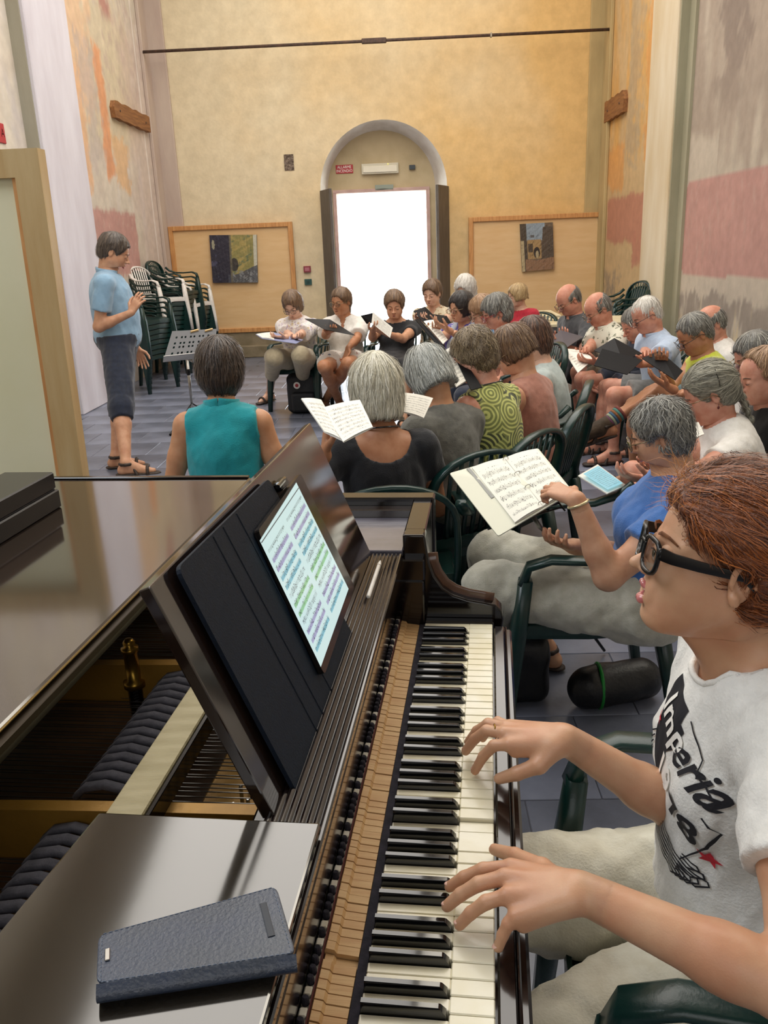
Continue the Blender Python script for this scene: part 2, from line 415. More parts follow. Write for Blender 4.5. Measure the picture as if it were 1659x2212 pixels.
def frame(heading,nod=0,tilt=0):
    h=hv(heading); n=math.radians(nod); F=h*math.cos(n)-Zv*math.sin(n); L=np.cross(Zv,h); U=np.cross(F,L)
    if tilt: t=math.radians(tilt); L,U=L*math.cos(t)+U*math.sin(t),U*math.cos(t)-L*math.sin(t)
    return F,L,U
# ------------------------------------------------------------------ hand
def hand_prims(Wp,D,Nn,side,curl=.5,sc=1.,spread=.12,grip=None):
    """Wp wrist, D towards fingers, Nn out of the back of the hand, side +1 left hand / -1 right hand (thumb side = D x Nn * side)"""
    D=nrm(D); Nn=nrm(Nn-D*np.dot(Nn,D)); S=np.cross(D,Nn)*side  # towards thumb
    L=[]
    kn=[Wp+D*.088*sc+S*.026*sc,Wp+D*.092*sc+S*.008*sc,Wp+D*.088*sc-S*.010*sc,Wp+D*.080*sc-S*.027*sc]
    for i,kp in enumerate(kn): L.append(cap(Wp+D*.012*sc+S*(.012-.008*i)*sc,kp,.0155*sc,.0100*sc,.008))
    ln=[.068,.075,.070,.055]
    for i,kp in enumerate(kn):
        a=curl*(.9+.12*i); d=nrm(D+S*(spread*(1.2-i*.9))); p=kp; l=ln[i]*sc
        for j,(fr,r0,r1) in enumerate(((.46,.0088,.0080),(.30,.0080,.0073),(.24,.0073,.0062))):
            an=a*(j+.45)*.75; dd=d*math.cos(an)-Nn*math.sin(an); q=p+dd*l*fr; L.append(cap(p,q,r0*sc,r1*sc,.003)); p=q
    t0=Wp+D*.022*sc+S*.018*sc; t1=t0+nrm(D*.6+S*.75-Nn*.25)*.042*sc; t2=t1+nrm(D*.85+S*.35-Nn*(.2+curl*.3))*.032*sc; t3=t2+nrm(D*.9+S*.05-Nn*(.2+curl*.5))*.024*sc
    L+= [cap(t0,t1,.0150*sc,.0112*sc,.008),cap(t1,t2,.0108*sc,.0092*sc,.004),cap(t2,t3,.0092*sc,.0075*sc,.003)]
    return L
def ik(S,Hh,l1,l2,pole):
    d=Hh-S; L=np.linalg.norm(d); 
    if L>(l1+l2)*.995: Hh=S+d/L*(l1+l2)*.995; d=Hh-S; L=np.linalg.norm(d)
    a=(l1*l1-l2*l2+L*L)/(2*L); h=math.sqrt(max(l1*l1-a*a,0)); u=d/L; p=np.asarray(pole,float); p=nrm(p-u*np.dot(p,u)); return S+u*a+p*h,Hh
# ------------------------------------------------------------------ patterned cloth
def patt(name,kind,base,cols,scale,rough=.85):
    if name in MATS: return MATS[name]
    m=bpy.data.materials.new(name); m.use_nodes=True; nt=m.node_tree; N=nt.nodes; L=nt.links; b=N['Principled BSDF']
    b.inputs['Roughness'].default_value=rough; b.inputs['Sheen Weight'].default_value=.2
    tc=N.new('ShaderNodeTexCoord'); src=tc.outputs['Object']
    if kind!='rings':
        nz=N.new('ShaderNodeTexNoise'); nz.inputs['Scale'].default_value=scale*1.3; L.new(src,nz.inputs[0])
        mx=N.new('ShaderNodeMix'); mx.data_type='VECTOR'; mx.inputs[0].default_value=.06; L.new(src,mx.inputs[4]); L.new(nz.outputs[1],mx.inputs[5]); src=mx.outputs[1]
    vo=N.new('ShaderNodeTexVoronoi'); vo.inputs['Scale'].default_value=scale; L.new(src,vo.inputs[0])
    if kind=='rings':
        mu=N.new('ShaderNodeMath'); mu.operation='MULTIPLY'; mu.inputs[1].default_value=42; L.new(vo.outputs['Distance'],mu.inputs[0])
        sn=N.new('ShaderNodeMath'); sn.operation='SINE'; L.new(mu.outputs[0],sn.inputs[0]); fac=sn.outputs[0]; pos=(.0,.25)
    else: fac=vo.outputs['Distance']; pos=(.30,.36) if kind=='spots' else (.36,.42)
    rp=N.new('ShaderNodeValToRGB'); rp.color_ramp.elements[0].position=pos[0]; rp.color_ramp.elements[1].position=pos[1]; L.new(fac,rp.inputs[0])
    ra=N.new('ShaderNodeValToRGB'); ra.color_ramp.interpolation='CONSTANT'; E=ra.color_ramp.elements
    for i,c in enumerate(cols):
        e=E[i] if i<2 else E.new(i/len(cols)); e.position=i/len(cols); e.color=srgb(c)
    sp=N.new('ShaderNodeSeparateColor'); L.new(vo.outputs['Color'],sp.inputs[0]); L.new(sp.outputs[0],ra.inputs[0])
    mx=N.new('ShaderNodeMix'); mx.data_type='RGBA'; L.new(rp.outputs[0],mx.inputs[0]); L.new(ra.outputs[0],mx.inputs[6]); mx.inputs[7].default_value=srgb(base)
    L.new(mx.outputs[2],b.inputs['Base Color']); MATS[name]=m; return m
def cloth(name,c,c2=None,noise=40,bump=.25,rough=.85): return mat(name,c,rough,noise=noise,c2=c2 or c,bump=bump,bscale=220,sheen=.25)
def skin(c,c2=None):
    n='skin_'+c; return mat(n,c,.48,noise=22,c2=c2 or c,bump=.05,bscale=350,sss=.12,spec=.4)
SK=dict(fair=skin('dcb49b','cf9f86'),warm=skin('cf9f80','c08b6c'),tan=skin('b98564','a9714f'),red=skin('d19a82','c07f68'),gold=skin('c99672','bd8560'))
EYEW=mat('eye_white','e8e4de',.25); IRIS=mat('eye_dark','2a2320',.15); LIPM=mat('lips','a85f56',.4,noise=60,c2='b56c62'); BROW=mat('eyebrow_hair','4a3a2c',.8)
GLD=mat('black_acetate','0c0c10',.12,coat=.6); GLM=mat('metal_frame','8a7a60',.25,metal=1); LENS=mat('spectacle_lens','f2f6f8',.02,trans=1,spec=.5)
SOLE=mat('dark_leather','2c211b',.6,noise=50,c2='3b2d24',bump=.2); 
def hairmat(name,c,c2):
    if name in MATS: return MATS[name]
    m=mat(name,c,.42,attr='Col',noise=70,stretch=(1,1,.25),bump=.35,bscale=260,sheen=.15,spec=.6)
    m['c1']=list(srgb(c)[:3]); m['c2']=list(srgb(c2)[:3]); return m
HM=dict(
 teal=hairmat('hair_dark_brown','2e241e','5a4636'), blond=hairmat('hair_pale_blond','c9c3ab','e9e6d8'), grey=hairmat('hair_silver','9a9c95','d6d8d2'),
 curl=hairmat('hair_curly_brown','5c4a36','a08c6a'), brown=hairmat('hair_mid_brown','5c4331','9a7a58'), dark=hairmat('hair_dark_auburn','3c2a22','7a5238'),
 salt=hairmat('hair_salt_pepper','4c4a46','b4b2a8'), braid=hairmat('hair_grey_blond','6c6a5c','b9b5a2'), ginger=hairmat('hair_sandy','8c6a4c','c09a72'),
 blonde=hairmat('hair_blonde','a98a5c','dfc796'), black=hairmat('hair_black','1c1817','3a302c'), white=hairmat('hair_white','cdc8be','f0ede6'),
 cond=hairmat('hair_brown_grey','3a302a','7d6c5c'), red=hairmat('hair_copper_red','54260f','bd6a2a'))
def hair_prims(T,st):
    k=st['kind']; v=st.get('vol',.012); P=[]; ln=st.get('len',.07)
    c1=st.get('face',1.)
    if k=='bald':
        P.append(T.e((-.016,0,.030),(.0965,.0795,.086),.01)); P.append(T.e((-.045,0,-.01),(.062,.066,.07),.02)); P.append(T.e((.110,0,-.01),(.100,.11,.14),.01,'s')); P.append(T.e((.015,0,.120),(.125,.098,.072+st.get('top',0)),.01,'s'))
        P.append(T.e((.03,0,-.115),(.10,.10,.065),.01,'s'))
        for q in(-1,1): P.append(T.e((.000,q*.095,-.014),(.024,.034,.032),.008,'s'))
    elif k=='bob':
        P.append(T.e((-.016,0,.040),(.096+v,.078+v,.084+v),.02)); U=T.B[2]
        P.append(dict(T.e((-.020,0,-.020),(.088+v,.080+v,.075+ln),.03),clip=[(T.p((0,0,-ln)),-U)]))
        P.append(T.e((.108,0,-.036),(.080*c1,.062,.104),.012,'s')); P.append(T.e((.02,0,-ln-.03),(.075,.060,.06),.02,'s'))
    elif k=='curly':
        P.append(T.e((-.018,0,.045),(.098+v,.080+v,.084+v),.02)); P.append(T.e((-.040,0,-.010),(.074+v,.076+v,.070+ln*.4),.03))
        P.append(T.e((.116,0,-.032),(.082,.082,.100),.014,'s')); P.append(T.e((.03,0,-.125),(.09,.08,.065),.02,'s'))
        if st.get('ears'): 
            for q in(-1,1): P.append(T.e((.004,q*.095,-.014),(.030,.034,.036),.01,'s'))
    else:
        P.append(T.e((-.016,0,.042),(.094+v,.076+v,.080+v),.02)); P.append(T.e((-.048,0,-.006),(.058+v,.064+v,.066+ln*.2),.025))
        P.append(T.e((.110+st.get('recede',0)*-.012,0,-.028),(.078,.095,.099+st.get('recede',0)*.012),.012,'s')); P.append(T.e((.035,0,-.115),(.11,.12,.062),.015,'s'))
        for q in(-1,1): P.append(T.e((.000,q*.095,-.014),(.026,.034,.034),.008,'s'))
    for (a,b,ra,rb) in st.get('tail',[]): P.append(T.c(a,b,ra,rb,.01))
    return P
def strands(fld,T,st,n,seg,step,w,hm,parent,lift=.0015,seed=0,name='hair_strands'):
    v,f=fld.net()
    if len(v)==0: return
    rs=np.random.RandomState(seed); P=v[rs.randint(0,len(v),n)].copy(); k=st['kind']; B=T.B
    cr=T.p(st.get('whorl',(-.045,0,.12))); curl=st.get('curl',0); tgt=st.get('to'); pts=[P.copy()]; G=[fld.grad(P)]; ph=rs.rand(n)*6.28
    c1=np.array(hm['c1']);c2=np.array(hm['c2']); lf=lift*(.3+rs.rand(n)+2.2*(rs.rand(n)>.86))*st.get('lift',1.6)
    sd=rs.normal(size=(n,3))*.25
    for i in range(seg):
        g=G[-1]; d=(T.p(tgt)-P) if tgt else (P-cr)*(1 if k!='x' else 1)+(-B[2]*.04)
        d=d/(np.linalg.norm(d,axis=1,keepdims=True)+1e-9)+sd*st.get('mess',.5)
        if curl:
            s2=np.cross(g,d); d=d+curl*(s2*np.sin(ph+i*1.5)[:,None]+rs.normal(size=(n,3))*.3)
        d-=g*np.sum(d*g,1,keepdims=True); d/=np.linalg.norm(d,axis=1,keepdims=True)+1e-9
        P=P+d*step*T.sc; fv=fld.samp(P); gg=fld.grad(P); ok=np.abs(fv)<.05; P=P-gg*(np.where(ok,fv,0))[:,None]; G.append(gg); pts.append(P.copy())
    pts=np.array(pts); G=np.array(G); S=seg+1; t=np.linspace(0,1,S)
    L=lf[None,:,None]*(np.sin(t*3.14)[:,None,None]*.8+.35+(t**3)[:,None,None]*1.2); pts=pts+G*L
    D=np.gradient(pts,axis=0); Sd=np.cross(D,G); Sd/=np.linalg.norm(Sd,axis=2,keepdims=True)+1e-9
    wd=(w*T.sc*(.5+rs.rand(n)))[None,:,None]*(np.clip(1.15-t**2,.15,1))[:,None,None]
    A=pts-Sd*wd/2; Bq=pts+Sd*wd/2; Vv=np.stack([A,Bq],2).transpose(1,0,2,3).reshape(-1,3)
    b=(np.arange(n)[:,None]*S*2+np.arange(seg)[None,:]*2).ravel(); F=np.stack([b,b+1,b+3,b+2],-1)
    tint=rs.rand(n)**1.3; cc=(c1*(1-tint[:,None])+c2*tint[:,None]); cc=np.repeat(cc,S*2,axis=0)
    return Vv,F,cc
def add_hair(parent,T,st,hm,h,n=700,seg=7,step=.013,w=.0028,name='hair'):
    pr=hair_prims(T,st); fl=field(pr,h,.02)
    fl.noise(st.get('noise',.0035)*T.sc,st.get('nsc',20),3,st=(1,1,.6)); fl.noise(.0012*T.sc,60,5)
    v,f=fl.net(); c=np.array(hm['c1'])*.6+np.array(hm['c2'])*.25
    tint=.5+.5*fnoise(v*60,2); cc=np.array(hm['c1'])[None]*(1-.35*tint[:,None])+np.array(hm['c2'])[None]*.35*tint[:,None]
    r=strands(fl,T,st,n,seg,step,w,hm,parent)
    if r is not None: V2,F2,C2=r; v,f,cc=np.concatenate([v,V2]),np.concatenate([f,F2+len(v)]),np.concatenate([cc,C2])
    return meshnp(name,v,f,hm,parent,col=cc)
def glasses(parent,T,m,round_=True,h=.021,w=.026,th=.0018,lens=True):
    b=MB()
    for q in(-1,1):
        c=(.116,q*.033,-.002); pts=[]
        for t in np.linspace(0,6.283,19)[:-1]:
            x,y=math.cos(t),math.sin(t)
            if not round_: s=(abs(x)**4+abs(y)**4)**-.25; x,y=x*s,y*s
            pts.append(T.p((c[0]-.010*abs(x*w+ (0))/w*(1 if x*q>0 else .2),c[1]+x*w*.98,c[2]+y*h)))
        b.tube(pts,th*T.sc,6,close=True)
        b.tube([T.p(p) for p in((.106,q*.060,.006),(.06,q*.078,.006),(-.005,q*.084,.006),(-.025,q*.083,-.012))],th*T.sc,6)
    b.tube([T.p(p) for p in((.1165,-.009,.002),(.121,0,.005),(.1165,.009,.002))],th*T.sc,6)
    g=b.build('glasses',m,parent,smooth=True)
    if lens:
        for q in(-1,1):
            l=MB(); l.lathe(T.p((.1135,q*.033,-.002)),[(w*.93*T.sc,-.0006),(w*.93*T.sc,.0006)],ax=T.B[0]+T.B[1]*q*.25,n=16); l.build('lens',LENS,g,org=None)
    return g
ORG_OF=lambda o: ORG.get(o.name,np.zeros(3))
# ------------------------------------------------------------------ people
def person(label,head,d,face=180,nod=20,tilt=0,body=None,s=1.,sex='f',hair=None,hm='brown',sk='fair',top=None,bot=None,lean=8,pz=None,hl=None,hr=None,legs=None,
           shoes='sandal',spec=None,wide=1.,group='singers',h=.0125,hh=.0065,open_=.004,sit=True,hd=None,lips=True,strand=700,belly=0,armr=1.,seatz=.43,sleeve_lock=None,hcurl=.7,chest=None,neckw=1.,hq=False,hres=.0055,handov=None,hipw=1.,bust=1.,hsc=1.):
    body=face if body is None else body; Hc=ad(head[0],head[1],d); F,L,U=frame(face,nod,tilt); T=mkHT(Hc,F,L,U,s*hsc)
    fb=hv(body); rt=np.cross(fb,Zv); ln=math.radians(lean); Tt=Zv*math.cos(ln)+fb*math.sin(ln)
    N=Hc-fb*.045*s-Zv*.150*s-hv(face)*(.02+.02*math.sin(math.radians(nod)))*s
    Pz=(seatz+.085*s) if pz is None else pz
    tl=(N[2]-Pz)/Tt[2]; P=N-Tt*tl; fm=sex=='f'; wd=wide*s
    ft=nrm(np.cross(Tt,rt))*-1; ft=nrm(np.cross(Tt,np.cross(ft,Tt))); ft=fb*math.cos(ln)-Zv*math.sin(ln); R=np.array([ft,-rt,Tt])
    sw=(.155 if fm else .180)*wd
    tor=[ell(P+Tt*.01*s,(.125*wd+belly*.5,.165*wd,.125*s),R,.05),ell(P+Tt*tl*.33+ft*belly*.6,(.108*wd+belly,.138*wd,.16*s),R,.05),
         ell(P+Tt*tl*.66,(.108*wd+belly*.4,.150*wd,.16*s),R,.05),cap(N-Tt*.055*s-rt*sw,N-Tt*.055*s+rt*sw,.050*s,None,.05),
         cap(N-Tt*.01*s,N-Tt*.06*s-rt*sw*.85,.045*s,.040*s,.04),cap(N-Tt*.01*s,N-Tt*.06*s+rt*sw*.85,.045*s,.040*s,.04)]
    if fm:
        for q in(-1,1): tor.append(ell(P+Tt*tl*.60+ft*(.088*bust)*wd+rt*q*.068*wd,(.05*wd*bust,.062*wd*bust,.062*s*bust),R,.04))
    neck=[cap(T.p((-.028,0,-.055)),N+Tt*.015*s+fb*.008,.050*s*neckw*(1 if fm else 1.14),.056*s*neckw*(1 if fm else 1.12),.03),cap(T.p((.035,0,-.085)),N+fb*.045*s-Tt*.005,.026*s,.03*s,.03)]
    hd_=head_prims(T,open_,fm,hq=hq)
    arms=[];hands=[];AR=[]
    for q,tg,dflt in((-1,hl,(-.10,.30,-.33)),(1,hr,(.10,.30,-.33))):
        tg=dflt if tg is None else tg; di=None; nn=None
        if isinstance(tg,dict): di=tg.get('d'); nn=tg.get('n'); cu=tg.get('c',hcurl); pole=tg.get('pole'); tg=tg['p']
        else: cu=hcurl; pole=None
        if isinstance(tg,tuple): tg=N+rt*tg[0]*s+fb*tg[1]*s+Zv*tg[2]*s
        S=N-Tt*.062*s+rt*q*(sw+.012*s); E_,Wr=ik(S,np.asarray(tg,float),.285*s,.245*s,(rt*q*.45-Zv-fb*.35) if pole is None else pole)
        fd=nrm(Wr-E_); di=nrm(fd*.8-rt*q*.35+Zv*.1) if di is None else nrm(di); nn=nrm(-Zv-fb*.2+rt*q*.3) if nn is None else nrm(nn)
        a=armr*s; A=[cap(S,S+(E_-S)*.5,.050*a,.043*a,.03),cap(S+(E_-S)*.45,E_,.043*a,.037*a,.02),cap(E_,E_+(Wr-E_)*.35,.037*a,.036*a,.02),cap(E_+(Wr-E_)*.3,Wr,.036*a,.024*a,.015)]
        arms+=A; hands.append(handov[q] if handov else hand_prims(Wr,di,nn,-q,cu,s)); AR.append((S,E_,Wr,q))
    lg=[];LG=[]; lgs=legs or {}
    for q in(-1,1):
        Hp=P+rt*q*.088*wd-Tt*.02*s; kk='l' if q<0 else 'r'
        if sit: K=lgs.get('k'+kk); K=Hp+fb*.41*s+rt*q*.05+Zv*(.01) if K is None else K; A_=lgs.get('a'+kk); A_=np.array([K[0],K[1],0])+fb*.05+V(0,0,.085*s) if A_ is None else A_
        else: K=lgs.get('k'+kk); K=Hp*.53+V(Hp[0],Hp[1],.08)*.47+fb*.02 if K is None else K; A_=lgs.get('a'+kk); A_=V(Hp[0],Hp[1],.09*s)-fb*.02 if A_ is None else A_
        K=np.asarray(K,float);A_=np.asarray(A_,float)
        lg+=[cap(Hp,Hp+(K-Hp)*.5,.088*wd,.072*wd,.04),cap(Hp+(K-Hp)*.45,K,.072*wd,.054*wd,.03),cap(K,K+(A_-K)*.35+nrm(Hp-K)*.012,.052*wd,.053*wd,.03),cap(K+(A_-K)*.3,A_,.052*wd,.034*s,.02)]
        fd=lgs.get('f'+kk,fb); fd=np.asarray(fd,float); LG.append((Hp,K,A_,fd,q))
        dn=np.cross(np.cross(fd,Zv),fd) if abs(fd[2])<.9 else Zv; hz=A_-dn*.05*s-fd*.03*s; bl=A_+fd*.125*s-dn*.062*s; to=A_+fd*.175*s-dn*.066*s
        lg+=[cap(A_,hz,.034*s,.030*s,.02),cap(hz,bl,.030*s,.026*s,.02,fl=None),cap(A_,bl,.032*s,.026*s,.02),cap(bl,to,.026*s,.019*s,.015)]
    base=V(P[0],P[1],0); allp=tor+neck+arms+lg
    zN=N+Tt*.035*s
    nb=field(allp+[p for p in hd_ if p['t']=='x'],h); nb.cut(T.p((0,0,-.075)),U)
    nets=[nb.net(),]
    lo=Hc-.17*s; hi=Hc+.17*s; nh=Fld(lo,hi,hh).all(hd_+[dict(p) for p in neck]); nh.cut(N+Tt*.045*s,-Tt); nets.append(nh.net())
    for q in(0,1): nets.append(field(hands[q]+[cap(AR[q][2],AR[q][2]+(AR[q][1]-AR[q][2])*.12,.024*s*armr,.026*s*armr,.01)],hres,.01).net())
    v,f=joinnets(nets); sm=SK[sk] if isinstance(sk,str) else sk
    o=meshnp('person',v,f,sm,None,org=base); tag(o,label,'person',group)
    # face
    for q in(-1,1):
        e=MB(); e.tube([T.p(p) for p in((.0915,q*.020,-.0035),(.0940,q*.031,-.0060),(.0885,q*.043,-.0035))],[.0009*s,.0017*s,.0009*s],5); e.build('eyelashes',IRIS,o,smooth=True)
        b=MB(); b.tube([T.p(p) for p in((.096,q*.014,.019),(.095,q*.030,.0235),(.080,q*.046,.019))],[.0014*s,.0022*s,.0012*s],6); b.build('eyebrow',BROW if hm not in('white','blond','grey') else MATS['hair_silver'] if False else BROW,o,smooth=True)
    if lips:
        lp=[T.c((.0888,-.0155,-.0605),(.0940,0,-.0583),.0040,.0050,.003),T.c((.0888,.0155,-.0605),(.0940,0,-.0583),.0040,.0050,.003),
            T.c((.0855,-.0125,-.069-open_),(.0905,0,-.071-open_),.0044,.0058,.003),T.c((.0855,.0125,-.069-open_),(.0905,0,-.071-open_),.0044,.0058,.003)]
        fl=field(lp,.0022,.006); v,f=fl.net(); meshnp('lips',v,f,LIPM,o)
    if hair: add_hair(o,T,hair,HM[hm],max(hh,.006),n=strand)
    if spec: glasses(o,T,GLD if spec=='black' else GLM,round_=spec!='black')
    # clothes
    if top:
        sl=top.get('sleeve',.5); of=top.get('off',.014); tp=infl(tor[:3],of,.05)+infl(tor[3:6],of*.75,.04)+(infl(tor[6:],of,.04) if fm else [])
        for (S,E_,Wr,q) in AR:
            if sl<=0: 
                for p in tp[3:6]: p['clip']=(p.get('clip') or [])+[(N+rt*q*(sw-.005*s),rt*q)]
                continue
            a=armr*s; pe=S+(E_-S)*min(1,sl/1.) if sl<=1 else E_; dd=nrm(E_-S); fr=top.get('flare',.022)
            tp.append(cap(S-dd*.01,pe+dd*.05,.052*a+of*.8,.040*a+fr,.03,clip=[(pe,dd)] if sl<=1 else None))
            if sl>1: pw=E_+(Wr-E_)*(sl-1); dd=nrm(Wr-E_); tp.append(cap(E_,pw+dd*.03,.040*a+fr,.028*a+fr*.7,.02,clip=[(pw,dd)]))
        hem=top.get('hem',.02); 
        if top.get('skirt'):
            for (Hp,K,A_,fd,q) in LG: tp.append(cap(Hp,K+Zv*0,.098*wd+.02,.075*wd+.015,.09))
            tp.append(cap(P,(LG[0][1]+LG[1][1])/2,.12*wd,.09*wd,.08))
        nk=top.get('neck',.062)*s; cut=[ell(N+Tt*.060*s+fb*.02*s,(nk+.012,nk+.012,.062*s),R,.004,op='s')]
        if top.get('v'): cut.append(cap(N+ft*.06*s,N-Tt*top['v']*s+ft*.13*wd,.030*s,.006,.004,op='s'))
        if top.get('scoop'): cut.append(ell(N-fb*top['scoop']*.3*s+Tt*.02*s,(.11*s+0*s,.105*s,top['scoop']*s),R,.004,op='s'))
        fl=field(tp,h*.9,.03); fl.noise(top.get('fold',.005),8,5,st=(1,1,.5)); fl.noise(.0025,22,8)
        if hq: AX=nrm(Tt+fb*.42); O_=N+fb*.012; cut=[cap(O_-AX*.03,O_+AX*.2,.080*s,.080*s,.003,op='s')]
        for c_ in cut: fl.put(c_)
        if not top.get('skirt'): fl.cut(P-Tt*hem*s,-Tt) if not sit else fl.cut(P-Tt*(.06)*s,-nrm(Tt-fb*.0))
        if top.get('ring'):
            b=MB(); rr=top['ring']; b.tube([N+Tt*(.030-.052*(.5+.5*math.cos(a)))*s+(fb*(math.cos(a)*rr*1.06+.012)+rt*math.sin(a)*rr)*s for a in np.linspace(0,6.283,33)[:-1]],.0052*s,8,close=True,up=None); RING=b
        v,f=fl.net(); tn=top.get('name','shirt'); so=meshnp(tn,v,f,top['m'],o)
        if top.get('ring'): RING.build('neckband',top['m'],so,smooth=True)
        if top.get('collar'):
            c_=MB()
            for q in(-1,1):
                pts=[]; 
                for t in np.linspace(0,1,7):
                    an=math.pi*(1-t*.86); rr=.070*s; pts.append(N+Tt*(.040-.034*t)*s+ (fb*math.cos(an)*rr*1.05+fb*.012+rt*q*math.sin(an)*rr))
                c_.rect(pts,.008*s,.038*s,Tt)
            c_.build('collar',top['m'] if top['collar'] is True else top['collar'],so,smooth=True)
        if top.get('strap'):
            c_=MB(); pts=[N+Tt*(.045-.05*(1+math.cos(a))*.35)*s+(-fb*math.cos(a)*-.068+rt*math.sin(a)*.066)*s for a in np.linspace(0,6.283,17)[:-1]]
            c_.tube(pts,.0035,6,close=True); c_.build('neck_cord',GLD,o,smooth=True)
    if bot:
        of=bot.get('off',.014); ln_=bot.get('len',.5); bp=infl(tor[:1],of*.8,.04)
        for (Hp,K,A_,fd,q) in LG:
            if ln_<=1:
                pe=Hp+(K-Hp)*ln_; dd=nrm(K-Hp); bp.append(cap(Hp,pe+dd*.04,.092*wd+of,(.072*wd+of+bot.get('flare',.008)),.04,clip=[(pe,dd)]))
            else:
                pe=K+(A_-K)*(ln_-1); dd=nrm(A_-K); bp+=[cap(Hp,K,.090*wd+of,.060*wd+of,.04),cap(K,pe+dd*.03,.060*wd+of,(.048*wd+of) if ln_<1.7 else .046*wd+of,.03,clip=[(pe,dd)])]
        fl=field(bp,h,.03); fl.noise(bot.get('fold',.004),9,9); fl.noise(.002,24,4)
        if sit: fl.cut(P+Zv*.10*s,nrm(Zv-fb*.40))
        else: fl.cut(P+Tt*.03*s,Tt)
        v,f=fl.net(); meshnp(bot.get('name','trousers' if ln_>1 else 'shorts'),v,f,bot['m'],o)
    if shoes:
        for (Hp,K,A_,fd,q) in LG:
            dn=Zv if abs(fd[2])<.5 else nrm(Zv-fd*np.dot(Zv,fd)); hz=A_-dn*.078*s-fd*.045*s; to=A_+fd*.185*s-dn*.082*s; bl=A_+fd*.12*s-dn*.080*s
            sd=np.cross(fd,dn)
            if shoes=='sandal':
                pr=[cap(hz,to,.034*s,.040*s,.01,fl=(dn,.32))]
                for fr,rr in((.10,.040),(.80,.046)):
                    c=hz+(to-hz)*fr; 
                    if fr<.5:
                        tp_=[A_-dn*.005*s+ (fd*math.cos(a)*.040+sd*math.sin(a)*.040)*s for a in np.linspace(0,6.283,9)]
                    else: tp_=[c+(sd*math.cos(a)*.041+dn*(math.sin(a)*.052+.0))*s for a in np.linspace(-.1,3.24,9)]
                    pr+=[cap(x,y,.011*s,None,.004) for x,y in zip(tp_[:-1],tp_[1:])]
                c=hz+(to-hz)*.5; pr+=[cap(c+sd*.038*s,A_+fd*.03*s-dn*.0,.011*s,None,.004),cap(c-sd*.038*s,A_+fd*.03*s,.011*s,None,.004)]
                fl=field(pr,.006,.012); v,f=fl.net(); meshnp('sandal',v,f,SOLE,o)
            else:
                pr=[cap(hz+dn*.02*s,to+dn*.018*s,.040*s,.040*s,.02,fl=(dn,.85)),cap(A_-dn*.02*s,bl+dn*.03*s,.046*s,.034*s,.03),cap(hz,to,.042*s,.046*s,.01,fl=(dn,.45))]
                fl=field(pr,.008,.012); fl.cut(A_+dn*.012,dn); v,f=fl.net(); meshnp('shoe',v,f,shoes if not isinstance(shoes,str) else SOLE,o)
    return dict(o=o,T=T,P=P,N=N,AR=AR,LG=LG,fb=fb,rt=rt,Tt=Tt,base=base,s=s)
# ------------------------------------------------------------------ setting
XL,XR,YB,YF,ZT=-3.6,2.9,13.2,-4.0,6.5
def sm_(x,a,b): t=np.clip((x-a)/(b-a),0,1); return t*t*(3-2*t)
def lin(c): return np.array(srgb(c)[:3])
def mixc(C,m,c): return C*(1-m[:,None])+lin(c)[None]*m[:,None]
plaster_c=mat('painted_plaster','c8b89a',.9,attr='Col',noise=9,bump=.35,bscale=14)
def fb(P,sc,seed): return .6*fnoise(P*sc,seed)+.4*fnoise(P*sc*2.7,seed+1)
def inrect(y,z,y0,y1,z0,z1,P,jit=.03,soft=.02,seed=0):
    n=fb(P,1.6,seed)*jit+fnoise(P*9,seed+3)*jit*.35
    return sm_(y+n,y0-soft,y0+soft)*(1-sm_(y+n,y1-soft,y1+soft))*sm_(z+n,z0-soft,z0+soft)*(1-sm_(z-n,z1-soft,z1+soft))
def sidewall(name,x,ny,nz,y0,y1,colfn,flip,z0=-.05,z1=ZT):
    yy=np.linspace(y0,y1,ny);zz=np.linspace(z0,z1,nz); Y,Z=np.meshgrid(yy,zz,indexing='ij'); v=np.stack([np.full(Y.size,x),Y.ravel(),Z.ravel()],-1)
    i=(np.arange(ny-1)[:,None]*nz+np.arange(nz-1)[None]).ravel(); f=np.stack([i,i+nz,i+nz+1,i+1],-1)
    if flip: f=f[:,::-1]
    return meshnp(name,v,f,plaster_c,None,smooth=False,org=(x,0,0),col=colfn(v))
